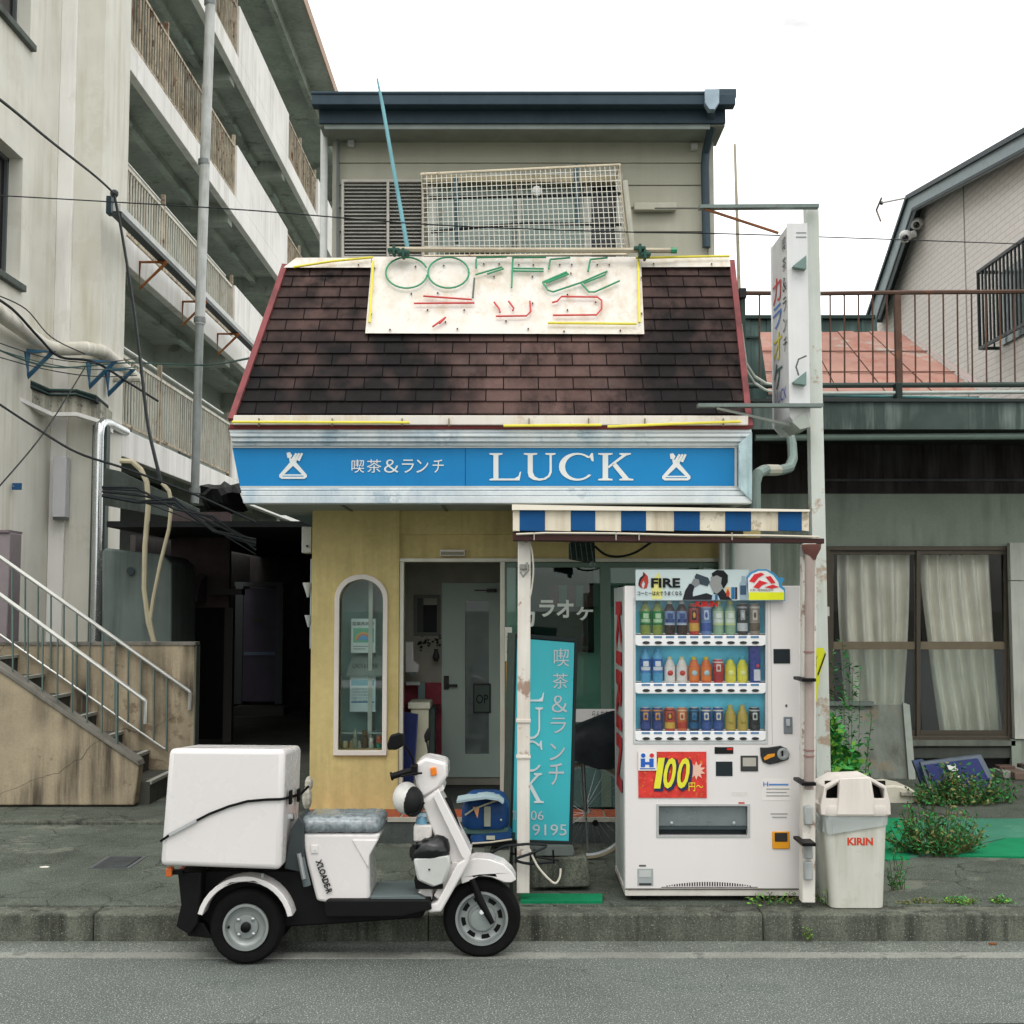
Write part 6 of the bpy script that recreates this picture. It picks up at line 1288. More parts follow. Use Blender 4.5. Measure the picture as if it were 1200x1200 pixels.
for pts in ([(878, 681), (884, 673), (892, 671), (896, 673), (889, 677), (884, 683)], [(897, 676), (903, 675), (909, 683), (904, 684)], [(883, 688), (890, 680), (900, 683), (893, 686), (889, 690)], [(896, 688), (906, 685), (913, 688), (904, 690)]): mk('red_swirl', MB().pp(pts, W_-.006, W_-.0035), flat('cc3038'), pg, smooth=0)
ptext('お買い得情報配信中', 879, 906, 690, 693, W_-.006, 'lettering', flat('222222'), pg)
ptext('KIRIN', 814, 841, 704.5, 711, V-.006, 'window_logo', flat('d43a34'), vm, shear=.1, bold=.04).modifiers.new('solid', 'SOLIDIFY').thickness = .003
# side lettering
sz0, sz1 = P(726, 925, V+.35)[1], P(726, 705, V+.35)[1]
mk('side_lettering', textmb('KIRIN', (x0+.001, V+.55, sz1), (0, 0, -1), (0, -1, 0), sz1-sz0, .38, .004, bold=.04), flat('b83038'), vm, smooth=0)
# price poster and controls
pp_ = thing('price_poster', 'red hundred yen price poster low on the front of the vending machine', 'poster', P3(788, 935, V))
mk('sheet', MB().pb(748, 828, 881, 935, V-.006, V-.001), mat('poster_red', 'c83a34', .5, var=.22, scale=26, bump=0, patch=.5, pcol='d8a03a', pscale=40), pp_)
for (cx_p, cy_p, rr_) in ((816, 903, 11),):
    pts = []
    for k in range(20):
        r_ = rr_*(1.0 if k % 2 else .55); pts.append((cx_p+r_*math.cos(k*PI/10), cy_p+r_*math.sin(k*PI/10)))
    mk('starburst', MB().pp(pts, V-.0075, V-.006), flat('dcb4a0'), pp_, smooth=0)
for s_, a, b in (('1', 766, 773.5), ('0', 775, 789), ('0', 791, 805)):
    for dx_, dy_, c, e_, g_ in ((1.8, 1.8, '2a3050', .009, 1.6), (0, 0, 'd8d43a', .012, 0)):
        o_ = ptext(s_, a+dx_-g_, b+dx_+g_, 888+dy_-g_, 924+dy_+g_, V-e_, 'numeral', flat(c), pp_, shear=.16, bold=.02)
        if g_ == 0: so_ = o_.modifiers.new('solid', 'SOLIDIFY'); so_.thickness = .002
ptext('円〜', 807, 824, 917, 927, V-.01, 'lettering', flat('d8d43a'), pp_)
mk('logo_plate', MB().pb(748, 769.5, 881, 903, V-.012, V-.0065), flat('dcdcd8'), pp_)
LBL = flat('2a5ab0'); LR = flat('c8303a')
for cx_p, c in ((753.5, LBL), (763.5, LR)):
    xx, zz = P(cx_p, 885, V); mk('logo_dot', MB().prism([(xx+.0125*math.cos(k*PI/6), zz+.0125*math.sin(k*PI/6)) for k in range(12)], V-.0145, V-.0125), c, pp_, smooth=0)
mk('logo_body', MB().pp([(751, 889), (756, 889), (756, 893), (761, 893), (761, 889), (766, 889), (766, 899), (761, 899), (761, 896), (756, 896), (756, 899), (751, 899)], V-.0145, V-.0125), LBL, pp_, smooth=0)
mk('plate_rule', MB().pb(750, 768, 900.3, 901.3, V-.014, V-.0125), LBL, pp_)
def vp(nm, a, b, c, d, e_, col, bev=.002, par=None, back=0): return mk(nm, MB().pb(a, b, c, d, V-e_, V+.0005+back), flat(col, .4) if isinstance(col, str) else col, par or vm, bev=bev)
o_ = vp('display_screen', 837.5, 859.5, 875.5, 883.5, .004, '1a1c1c'); vp('screen_light', 852, 858.5, 876.5, 879, .006, 'c0302a', 0, o_)
vp('sensor_panel', 839, 858.5, 892.5, 909.5, .004, '222a2e'); vp('card_reader', 906.5, 926, 760.5, 777.5, .005, '20282c'); 
o_ = vp('bill_slot', 868, 888.5, 885.5, 904, .006, '3a3c3c', .003); vp('bill_mouth', 870.5, 886, 888, 898, .008, 'a8a49a', 0, o_)
o_ = mk('coin_panel', MB().pp([(891, 876), (900, 876), (915, 874), (922, 877), (925.5, 883), (924, 890), (912, 894), (902, 896), (894, 893), (891.5, 886)], V-.012, V+.0005), flat('1b1e1f', .35), vm, bev=.003)
xx, zz = P(917, 883, V); mk('coin_ring', MB().lathe((xx, V-.013, zz), [(.032, .0), (.034, -.004), (.022, -.007), (.012, -.003)], 18, 'y'), flat('8c9090', .3), o_); mk('coin_slot', MB().pb(916, 918, 880, 886, V-.022, V-.012), BLACK, o_)
mk('coin_guide', MB().pp([(895, 888), (900, 884), (908, 883), (908, 886), (901, 889), (896, 891)], V-.016, V-.0115), flat('d8902c', .4), o_)
o_ = vp('lock', 918.5, 929, 840, 860, .006, '70757a', .005); vp('lock_handle', 921.5, 926, 843, 851, .012, 'a8acb0', .003, o_); vp('keyhole', 920.5, 922.5, 825.5, 828.5, .003, '3a3c3e', 0)
o_ = vp('change_cup', 905, 925.5, 974.5, 995, .008, 'd89424', .006); vp('change_flap', 908, 923, 976, 986.5, .011, '34302e', .003, o_)
o_ = mk('delivery_flap', MB().pb(771.5, 876.5, 945.5, 968, V+.03, V+.04), mat('flap_steel', '7d8688', .3, .5, var=.15, scale=4), vm, bev=.002)
mk('delivery_back', MB().pb(770, 878, 943, 981, V+.07, V+.077), flat('2c3436'), vm); mk('flap_lip', MB().pb(771.5, 876.5, 968.5, 972, V+.02, V+.03), flat('3a4446', .3), vm)
for px in (787, 860): mk('flap_stud', MB().ball(P3(px, 964.5, V+.028), .010, 8, 5), flat('a8b0b0', .3), o_)
mk('delivery_frame', MB().pp([(769, 942.5), (879, 942.5), (879, 981.5), (769, 981.5)], V-.004, V+.001, [[(772, 944.8), (876, 944.8), (876, 979.5), (772, 979.5)]]), flat('a8aaa8', .4), vm)
o_ = vp('maker_label', 893, 927, 913, 938, .0015, 'dedad6', 0)
ptext('H', 894.5, 900, 916, 921.5, V-.003, 'logo', LBL, o_); vp('logo_line', 901, 924, 918.5, 920.5, .003, '5a86c0', 0, o_)
for k in range(3): vp('text_line', 898, 925-3*(k % 2), 924+4*k, 925.2+4*k, .003, '9a9a98', 0, o_)
for k in range(2): vp('text_line', 903+2*k, 923-k, 953+4*k, 954.4+4*k, .002, '9c9c98', 0)
vp('red_note', 865.5, 872.5, 940, 941.8, .002, 'c04038', 0); vp('faint_note', 857, 876, 928, 933, .001, 'd0ccc8', 0)
o_ = vp('spec_plate', 747, 765.5, 1018, 1038, .002, '9aa0a0', 0); vp('plate_text', 749, 763.5, 1035, 1037.5, .004, '3a3c3c', 0, o_); vp('plate_text', 749, 757, 1013.5, 1015.5, .002, '5a5a58', 0, o_); vp('plate_block', 749, 763, 1020, 1028, .004, 'b4b8b6', 0, o_)
for k in range(34):
    px = 781+2.95*k; u = (k-16.5)/17; ytop = 1033.5+4.5*u*u
    mk('grille_slot', MB().pb(px, px+1.5, ytop, 1038.5 if abs(u) < .8 else ytop+1.2, V-.0012, V+.0005), flat('24221f'), vm, smooth=0)
mk('grille_line', MB().pb(775, 888, 1039.4, 1040.2, V-.0015, V+.0005), flat('3a3835'), vm)
# ================================================================ recycling bin
def rrect(hx, hy, r, n=4):
    pts = []
    for k, (sx_, sy_) in enumerate(((1, 1), (-1, 1), (-1, -1), (1, -1))):
        for i in range(n+1):
            a = PI/2*k + PI/2*i/n; pts.append((sx_*(hx-r)+r*math.cos(a), sy_*(hy-r)+r*math.sin(a)))
    return pts
def loft(secs, n=4):
    m = MB(); vs = []; k = None
    for cx_, cy_, hx, hy, r, z in secs:
        q = rrect(hx, hy, r, n); k = len(q); vs += [(cx_+a, cy_+b, z) for a, b in q]
    fs = [(i*k+j, i*k+(j+1) % k, (i+1)*k+(j+1) % k, (i+1)*k+j) for i in range(len(secs)-1) for j in range(k)]
    fs += [tuple(range(k-1, -1, -1)), tuple((len(secs)-1)*k+j for j in range(k))]
    return m.add(vs, fs)
B = 7.12
rb_ = thing('recycling_bin', 'pale plastic recycling bin with two openings and a red brand name beside the column', 'bin', P3(1006, 1060, B))
BINM = mat('bin_plastic', 'c4c4ba', .5, var=.04, streak=.35, scol='8a8874', sscale=1.5, bump=.05, patch=.15, pcol='8a8468', pscale=8); BINL = mat('bin_lid_plastic', 'd8d0c8', .5, var=.04, streak=.15)
xb0, zb0_ = P(975, 1059, B); xb1 = P(1038, 1059, B)[0]; xt0, zt0_ = P(965, 955, B); xt1 = P(1041, 955, B)[0]
hy = .19
c0 = ((xb0+xb1)/2, B+hy, (xb1-xb0)/2, hy-.02, .045); c1 = ((xt0+xt1)/2, B+hy, (xt1-xt0)/2, hy, .045)
zb0_ = .152
lerp = lambda a, b, u: tuple(p+(q-p)*u for p, q in zip(a, b))
mk('body', loft([lerp(c0, c1, 0)+(zb0_,), (c0[0], c0[1], c0[2]+.002, c0[3], .045, zb0_+.03)]+[lerp(c0, c1, u)+(zb0_+(zt0_-zb0_)*u,) for u in (.25, .5, .75, 1)]), BINM, rb_)
lidp = [(962.5, 955), (962, 944), (966, 922), (984, 912.5), (1020, 911), (1038, 921), (1043.5, 942), (1044, 955)]
mk('lid_left', MB().pp([(962.5, 955), (962, 944), (966, 922), (984.4, 912.2), (984.4, 955)], B-.01, B+.02, [[(968, 925), (983, 916.5), (982.5, 936), (968, 936)]]), BINL, rb_, bev=.003)
mk('lid_right', MB().pp([(1020.1, 911.3), (1038, 921), (1043.5, 942), (1044, 955), (1020.1, 955)], B-.01, B+.02, [[(1021.5, 916), (1036.5, 924.5), (1036.5, 936), (1024.5, 936)]]), BINL, rb_, bev=.003)
mk('lid_centre', MB().pp([(984.5, 912.5), (1020, 911), (1024, 940), (1026, 955), (980, 955), (982.5, 940)], B-.022, B-.0105), BINL, rb_, bev=.006)
mk('lid', MB().pb(984.5, 1020, 912.5, 955, B-.0104, B+.02).pp([(962.5, 955), (962, 944), (966, 922), (984, 912.5), (1020, 911), (1038, 921), (1043.5, 942), (1044, 955)], B+.1, B+.38), BINL, rb_, bev=.006)
mk('lid_shell', MB().pp([(963.5, 954), (963, 944), (967, 923), (984, 914), (1020, 912.5), (1037, 922), (1042.5, 942), (1043, 954)], B+.021, B+.099, [[(966, 951), (966, 944), (969, 926), (985, 917), (1019, 916), (1034, 925), (1039.5, 943), (1040, 951)]]), BINL, rb_)
mk('opening_dark', MB().pb(967, 1038, 915, 950, B+.09, B+.098), flat('131311'), rb_)
mk('lid_rim', loft([(c1[0], c1[1], c1[2]+.012, c1[3]+.012, .05, P(1003, 956, B)[1]), (c1[0], c1[1], c1[2]+.018, c1[3]+.018, .05, P(1003, 953, B)[1]), (c1[0], c1[1], c1[2]+.014, c1[3]+.014, .05, P(1003, 944, B)[1])]), BINL, rb_)
# clear bag showing under the lid
r = random.Random(3); m = MB(); vs = []; n_ = 60
ring = rrect(c1[2]+.006, c1[3]+.006, .05, 14); k = len(ring)
for j in range(4):
    for i, (a, b) in enumerate(ring):
        left = max(0, min(1, .5-(a/(2*c1[2])))); s_ = 1+r.uniform(-.012, .022)*(j > 0)
        dz_ = (0, .022, .045, .06+.06*left*(.6+.4*r.random()))[j]
        vs.append((c1[0]+a*s_*(1-.035*dz_/.1), c1[1]+b*s_, P(1003, 954, B)[1]-dz_))
m.add(vs, [(j*k+i, (j+1)*k+i, (j+1)*k+(i+1) % k, j*k+(i+1) % k) for j in range(3) for i in range(k)])
mk('bin_liner', m, glass('clear_plastic', (.85, .88, .86), rough=.12, refl=2.2, milky=.35), rb_, smooth=1.0)
ptext('KIRIN', 993, 1023, 981.5, 990.5, B+.006, 'brand_name', flat('c04028'), rb_, bold=.035).modifiers.new('solid', 'SOLIDIFY').thickness = .003
# ================================================================ bicycle behind the standing sign
def wheel(par, cx_, Y, cz_, R, w_, tyre_m, rim_m, spokes=28, rimw=.014, name='wheel'):
    wq = mk(name, MB().lathe((cx_, Y, cz_), [(R-w_*.7, -w_*.35), (R-w_*.2, -w_*.5), (R, -w_*.15), (R, w_*.15), (R-w_*.2, w_*.5), (R-w_*.7, w_*.35), (R-w_*.7, -w_*.35)], 48, 'y'), tyre_m, par)
    wq.data.polygons.foreach_get
    mk('rim', MB().lathe((cx_, Y, cz_), [(R-w_*.7, -.011), (R-w_*.7-rimw, -.009), (R-w_*.7-rimw, .009), (R-w_*.7, .011), (R-w_*.7, -.011)], 48, 'y'), rim_m, wq)
    if spokes:
        m = MB()
        for i in range(spokes):
            a = 2*PI*i/spokes; m.tube([(cx_+.02*math.cos(a+.9), Y+(.02 if i % 2 else -.02), cz_+.02*math.sin(a+.9)), (cx_+(R-w_)*math.cos(a), Y, cz_+(R-w_)*math.sin(a))], .0011, 3)
        mk('spokes', m, CHROME, wq, kind='stuff')
        mk('hub', MB().cyl((cx_, Y-.03, cz_), (cx_, Y+.03, cz_), .018, 10), CHROME, wq)
    return wq
def strip_caps(o):   # lathe end caps are not wanted on rings
    me = o.data; import bmesh
    b = bmesh.new(); b.from_mesh(me); bmesh.ops.delete(b, geom=[f for f in b.faces if len(f.verts) > 8], context='FACES_ONLY'); b.to_mesh(me); b.free()
YB = 8.5
bk = thing('bicycle', 'parked bicycle with a black cloth cover behind the standing sign', 'bicycle', P3(690, 1005, YB))
hx_, hz_ = P(688, 952, YB)[0], .15+.315
w1_ = wheel(bk, hx_, YB, hz_, .315, .036, mat('tyre_cream_wall', '8f8570', .7, var=.2), CHROME, name='front_wheel')
w2_ = wheel(bk, hx_+1.05, YB, hz_, .315, .036, RUBBER, CHROME, name='rear_wheel')
for q_ in (w1_, w2_): strip_caps(q_); [strip_caps(c) for c in q_.children if c.name.startswith('rim')]
FRM = mat('bike_frame_grey', '3c4442', .4, .3)
mk('fork', MB().tube([(hx_-.02, YB-.05, hz_+.45), (hx_-.03, YB-.05, hz_+.38), (hx_-.01, YB-.055, hz_)], .010, 8).tube([(hx_-.03, YB+.05, hz_+.38), (hx_-.01, YB+.055, hz_)], .010, 8), FRM, bk)
mk('frame', MB().tube([(hx_-.0, YB, hz_+.5), (hx_+.45, YB, hz_-.04), (hx_+.62, YB, hz_+.5)], .016, 8).tube([(hx_+.45, YB, hz_-.04), (hx_+1.05, YB-.05, hz_)], .010, 8).tube([(hx_+.02, YB, hz_+.55), (hx_+.5, YB, hz_+.12)], .014, 8), FRM, bk)
mg = MB().tube([(hx_+.345*math.cos(R_(a)), YB, hz_+.345*math.sin(R_(a))) for a in range(20, 165, 8)], .018, 6); mk('mudguard', mg, mat('mudguard_silver', 'b0b4b0', .35, .6), bk)
mk('brake_arm', MB().tube([(hx_-.03, YB-.06, hz_+.33), (hx_+.0, YB-.06, hz_-.25)], .006, 5), CHROME, bk); mk('reflector', MB().cyl((hx_+.05, YB-.06, hz_-.07), (hx_+.05, YB-.08, hz_-.07), .02, 10), BLACK, bk)
mk('stand', MB().tube([(hx_+1.05, YB-.08, hz_), (hx_+1.1, YB-.1, .16)], .008, 5), CHROME, bk)
m = MB(); vs = []; rr = random.Random(5); nx = 22; zc1, zc0 = P(695, 838, YB)[1], P(695, 893, YB)[1]
for j in range(9):
    v = j/8
    for i in range(nx):
        a = 2*PI*i/nx; e_ = (.35+.65*min(1, v*2.4)**.5)*(1+.05*math.sin(a*5+v*3)+.04*rr.uniform(-1, 1))
        vs.append((hx_+.10+.24*e_*math.cos(a), YB+.20*e_*math.sin(a), zc1-(zc1-zc0)*v + .03*math.cos(a)*(1-v) - (.025*math.sin(a*3) if v > .9 else 0)))
m.add(vs, [(j*nx+i, (j+1)*nx+i, (j+1)*nx+(i+1) % nx, j*nx+(i+1) % nx) for j in range(8) for i in range(nx)]+[tuple(range(nx))])
mk('cloth_cover', m, mat('black_nylon', '1a1f23', .55, var=.3, scale=14), bk, smooth=1.0)
mk('saddle', MB().ball((hx_+.66, YB, hz_+.55), (.13, .07, .04), 12, 6), BLACK, bk)
# ================================================================ standing teal sign
YT = 7.62
sn = thing('standing_sign', 'tall turquoise standing sign with silver lettering and a black frame behind the white post', 'sign', P3(635, 990, YT))
of = [(603.5, 742), (677.5, 748), (670.5, 991), (597.5, 989)]; inn_ = [(605.5, 747), (673.5, 752.5), (667, 986), (600, 984)]
mk('frame', MB().pp(of, YT, YT+.03, [inn_]), mat('black_frame', '1f2828', .5), sn, bev=.003)
A = [P3(a, b, YT+.031) for a, b in of]
Bk = [(p[0]-.045, YT+.24, p[2]) for p in A]; Bk[1] = (A[1][0]-.06, YT+.24, A[1][2]); Bk[2] = (A[2][0]-.06, YT+.24, A[2][2])
mk('case', MB().add(A+Bk, [(0, 1, 2, 3)[::-1], (4, 5, 6, 7), (0, 4, 5, 1)[::-1], (1, 5, 6, 2)[::-1], (2, 6, 7, 3)[::-1], (3, 7, 4, 0)[::-1]]), mat('case_dark_green', '39453f', .6), sn)
TEAL = mat('turquoise_panel', '35aeb8', .35, var=.05, scale=2, bump=0, streak=.12, scol='1f7a86')
fp = mk('panel', MB().pp([(606, 748), (673, 753.3), (666.5, 985.5), (600.5, 983.5)], YT+.004, YT+.022), TEAL, sn)
SL2 = mat('silver_pink_lettering', 'b4bcc0', .4, var=.05, bump=0)
ys__ = [760, 789, 815, 841, 871, 894]
for i, s_ in enumerate('喫茶＆ランチ'):
    a, b = 649-(ys__[i]-760)*.045, 667-(ys__[i]-760)*.045
    w_ = (b-a)
    ptext(s_, a, b, ys__[i], ys__[i]+(21, 18, 20, 18, 20, 26)[i], YT+.002, 'letter', SL2, fp)
for s_, y0_, y1_ in (('L', 790, 822), ('U', 829, 866), ('C', 868, 904), ('K', 906, 941)):
    o_ = 0 if s_ == 'L' else .7
    mk('letter', serif(s_, 609-o_, 637-o_, y0_, y1_, YT+.002, put=lambda a, b: P(a, b, YT+.002)), mat('white_big_letter', 'c4d0d2', .4, bump=0), fp, smooth=0)
ptext('06', 622, 637, 950, 961, YT+.002, 'numeral', SL2, fp); ptext('9195', 624, 664, 966, 979, YT+.002, 'numeral', SL2, fp); ptext('70', 601, 604.8, 950, 961, YT+.002, 'numeral', SL2, fp)
t = thing('concrete_block', 'rough concrete base block under the turquoise standing sign', 'block', P3(650, 1043, 7.6))
mk('block', MB().pp([(622, 1006), (688, 1003), (693, 1040), (622, 1042)], 7.55, 7.9), KERB, t, bev=.02)
mk('upper_slab', MB().pp([(604, 991), (672, 992), (674, 1003), (604, 1003)], 7.56, 7.86), mat('slab_dark', '5c625e', .8, streak=.3), t, bev=.01)
for k in range(5): mk('rod', MB().tube([P3(560+22*k, 992+k, 7.42), P3(560+22*k+1, 1012, 7.42)], .006, 5), BLACK, t)
mk('rod', MB().tube([P3(552, 1001, 7.42), P3(600, 1000, 7.42), P3(655, 1008, 7.42)], .007, 5), BLACK, t)
# ================================================================ blue bag on a low stand
bg = thing('delivery_bag', 'blue padded bag with a grey flap resting on a low stand left of the sign', 'bag', P3(568, 975, 7.35))
BL = mat('blue_nylon', '1b3f6e', .55, var=.25, scale=12, bump=.3, bscale=30)
sec = []
for u, hx, hyy in ((0, .125, .14), (.15, .135, .15), (.6, .135, .15), (.9, .11, .125), (1, .08, .09)): sec.append((P(569, 960, 7.4)[0], 7.5, hx, hyy, .05, P(569, 972, 7.35)[1]+u*.19))
mk('body', loft(sec, 5), BL, bg)
mk('flap', MB().sweep([P3(536, 937, 7.35), P3(550, 934.5, 7.35), P3(570, 932, 7.35), P3(584, 934, 7.35), P3(590, 938, 7.35)], .012, .2, (0, 0, 1)), mat('grey_blue_flap', '8fa2a6', .6), bg)
mk('grey_strip', MB().pb(567, 575, 945, 969, 7.335, 7.352), flat('8a8e80'), bg, bev=.004); mk('orange_tag', MB().pp([(554, 946), (562, 945), (561, 951), (559.5, 959), (557, 953)], 7.33, 7.345), flat('d09468'), bg)
mk('red_lining', MB().pb(576, 588, 936, 940, 7.34, 7.42), flat('a84a3a'), bg, bev=.006); mk('strap', MB().sweep([P3(545, 955, 7.335), P3(555, 948, 7.333), P3(573, 941, 7.335), P3(585, 937, 7.34)], .022, .008, (0, -1, 0)), flat('9c9c84'), bg)
mk('stud', MB().ball(P3(587, 961, 7.345), .008, 8, 5), CHROME, bg)
t = thing('storage_stand', 'low grey green stand with a blue mat carrying the blue bag', 'stand', P3(570, 1045, 7.4))
mk('upper_tray', MB().pb(543, 596, 970, 978, 7.37, 7.62), mat('tray_green', '46605a', .6), t, bev=.006)
mk('blue_mat', MB().pp([(551, 980), (596, 976), (600, 982), (552, 988)], 7.33, 7.6), BL, t, bev=.006); mk('mat_edge', MB().tube([P3(553, 988.5, 7.325), P3(575, 987, 7.325), P3(600, 983.5, 7.325)], .006, 5), flat('b8b0a0'), t)
mk('mat_patch', MB().pb(570, 580, 979.5, 984, 7.32, 7.328), flat('a8aa98'), t); mk('dark_tray', MB().pp([(545, 983), (604, 984), (604, 991), (548, 992)], 7.36, 7.6), flat('191c1c'), t, bev=.005)
mk('box', MB().pp([(553, 993), (568, 993), (567, 1003), (558, 1004)], 7.38, 7.5), mat('grey_box', '8f948a', .6), t, bev=.005); mk('box', MB().pp([(575, 997), (598, 996), (597, 1012), (572, 1012)], 7.38, 7.55), mat('grey_box', '', .6), t, bev=.008)
mk('leg', MB().pb(548, 553, 990, 1047, 7.4, 7.43), flat('2a302e'), t); mk('leg', MB().pb(597, 601, 990, 1046, 7.55, 7.58), flat('2a302e'), t)
# ================================================================ delivery scooter
sc = thing('delivery_scooter', 'white three wheeled delivery scooter with a big rear box parked at the kerb', 'scooter', (P(430, 1100, 6.75)[0], 6.75, 0))
SW_ = mat('scooter_white', 'd9d5d3', .28, var=.02, scale=2, bump=0, coat=.3); SGR = mat('scooter_grey_plastic', '3a4042', .5, var=.15)
def pl(nm, pts, Y0_, Y1_, m=None, bev=.012, seg=3, par=None): return mk(nm, MB().pp(pts, Y0_, Y1_), m or SW_, par or sc, bev=bev, seg=seg)
boxo = pl('cargo_box', [(198, 877), (334, 878), (329, 1020), (187, 1015)], 6.47, 6.98, bev=.028, seg=4)
zm_ = max(v.co.z for v in boxo.data.vertices)
for v_ in boxo.data.vertices:
    if v_.co.z > zm_-.03 and v_.co.y > .1: v_.co.z -= .035
cp = [(188, 986, 6.462), (202, 976, 6.462), (222, 966, 6.462), (245, 954, 6.462), (268, 945, 6.462), (290, 939, 6.462), (312, 937, 6.462), (330, 936.5, 6.462), (335, 935.5, 6.5), (344, 933, 6.75), (353, 930, 6.99), (362, 921, 7.0)]
mk('elastic_cord', MB().sweep([P3(*p) for p in cp], .012, .008, (0, 0, 1)), BLACK, boxo)
mk('reflective_strip', MB().sweep([P3(198, 978.5, 6.456), P3(214, 970, 6.456), P3(230, 961.5, 6.456)], .014, .008), flat('a8acac', .3), boxo)
mk('cord_hook', MB().pb(338, 341, 927, 943, 6.55, 6.6), BLACK, boxo, bev=.003); mk('cord_hook', MB().pb(347.5, 350.5, 925, 940, 6.8, 6.85), BLACK, boxo, bev=.003)
mk('lock', MB().cyl(P3(341, 958, 6.72), P3(344, 958, 6.72), .02, 10), CHROME, boxo)
CH = mat('chassis_black', '0a0b0b', .6, .0, var=.3)
pl('chassis', [(210, 1021), (345, 1021), (352, 1000), (350, 975), (356, 962), (366, 985), (378, 1040), (390, 1062), (500, 1066), (494, 1076), (440, 1080), (345, 1086), (240, 1095), (214, 1092)], 6.66, 6.95, CH)
pl('frame_post', [(333, 1018), (341, 972), (350, 957), (357, 966), (356, 1000), (360, 1024)], 6.6, 6.9, SGR, .006)
mk('shock_absorber', MB().tube([P3(352, 1005, 6.6), P3(360, 1038, 6.6)], .02, 10), mat('shock_grey', '5a6466', .4, .4), sc)
mk('reservoir', MB().tube([P3(350, 1000, 6.58), P3(356, 1030, 6.58)], .012, 8), CHROME, sc)
pl('rear_guard', [(208, 1022), (236, 1022), (232, 1082), (222, 1096), (206, 1086), (212, 1060)], 6.56, 6.8, CH, .008)
pl('mud_flap', [(214, 1078), (238, 1082), (250, 1100), (220, 1097)], 6.6, 7.0, BLACK, .004)
o_ = pl('tail_lamp', [(194, 1017.5), (201, 1017.5), (201, 1028), (194, 1028)], 6.52, 6.58, flat('c8642c', .2), .006); mk('lamp_bracket', MB().pb(201, 214, 1020, 1025, 6.54, 6.57), BLACK, o_)
pl('rear_lamp', [(208, 1019), (214, 1019), (214, 1025), (208, 1025)], 6.7, 6.85, flat('8a2a22', .3), .004)
# rear wheels
TY = mat('tyre_black', '0a0a0a', .85, var=.15, bump=.3)
def fat_wheel(cx_, Y, R, w_, rr_, slots):
    c = (cx_, Y, R)
    wq = mk('wheel', MB().lathe(c, [(rr_, -w_*.42), (rr_+.02, -w_*.5), (R*.9, -w_*.5), (R*.975, -w_*.38), (R, -w_*.15), (R, w_*.15), (R*.975, w_*.38), (R*.9, w_*.5), (rr_+.02, w_*.5), (rr_, w_*.42), (rr_, -w_*.42)], 56, 'y'), TY, sc); strip_caps(wq)
    SI = mat('wheel_silver', '969c9a', .4, .5, var=.05, bump=0)
    d0 = -w_*.5
    mk('rim', MB().lathe(c, [(rr_+.001, d0+.012), (rr_, d0-.002), (rr_-.012, d0-.002), (rr_-.018, d0+.022), (rr_-.034, d0+.03), (rr_*.55, d0+.03), (rr_*.5, d0+.016), (.03, d0+.014)], 48, 'y', caps=2), SI, wq, smooth=.9)
    mk('rim_back', MB().lathe((cx_, Y+w_*.4, R), [(rr_, 0), (rr_, .01)], 32, 'y'), CH, wq)
    if slots:
        for k in range(8):
            a = 2*PI*k/8+.2; m = MB(); ra, rb2 = rr_*.63, rr_*.79
            pts = [(cx_+ra*math.cos(a+q), R+ra*math.sin(a+q)) for q in (-.2, -.07, .07, .2)]+[(cx_+rb2*math.cos(a+q), R+rb2*math.sin(a+q)) for q in (.22, .07, -.07, -.22)]
            mk('rim_slot', m.prism(pts, Y+d0+.026, Y+d0+.031), BLACK, wq)
        mk('brake_drum', MB().lathe(c, [(rr_*.42, d0+.01), (rr_*.42, d0-.01), (rr_*.2, d0-.014)], 24, 'y'), mat('drum_grey', '8a9290', .5, .3), wq)
    else:
        for k in range(4):
            a = PI/4+PI/2*k+.05; mk('wheel_nut', MB().lathe((cx_+.052*math.cos(a), Y+d0+.012, R+.052*math.sin(a)), [(.010, 0), (.010, -.006), (.004, -.009)], 8, 'y'), CHROME, wq)
        mk('hub_cap', MB().lathe((cx_, Y+d0+.014, R), [(.026, 0), (.025, -.02), (.012, -.028)], 14, 'y'), BLACK, wq)
        mk('valve', MB().cyl((cx_-.088, Y+d0+.02, R), (cx_-.085, Y+d0-.002, R), .006, 6), BLACK, wq)
    return wq
wx_ = P(284.5, 1077, 6.5)[0]
fat_wheel(wx_, 6.635, .187, .13, .115, False); fat_wheel(wx_, 6.97, .187, .13, .115, False)
fwx = P(564.5, 1067, 6.7)[0]
fat_wheel(fwx, 6.745, .20, .10, .135, True)
def fender(nm, cx_, cz_, R, a0, a1, Y0_, Y1_, th=.012, n=16):
    pts = [(cx_+R*math.cos(R_(a0+(a1-a0)*i/n)), cz_+R*math.sin(R_(a0+(a1-a0)*i/n))) for i in range(n+1)]
    pts += [(cx_+(R-th)*math.cos(R_(a1+(a0-a1)*i/n)), cz_+(R-th)*math.sin(R_(a1+(a0-a1)*i/n))) for i in range(n+1)]
    return mk(nm, MB().prism(pts, Y0_, Y1_), SW_, sc, bev=.004)
fe = fender('rear_fender', wx_, .187+.012, .245, 12, 166, 6.545, 6.72, .026); fender('rear_fender', wx_, .199, .245, 12, 166, 6.89, 7.06, .026)
mk('fender_bolt', MB().pb(306, 309, 1024, 1029, 6.535, 6.55), flat('8a9090'), fe)
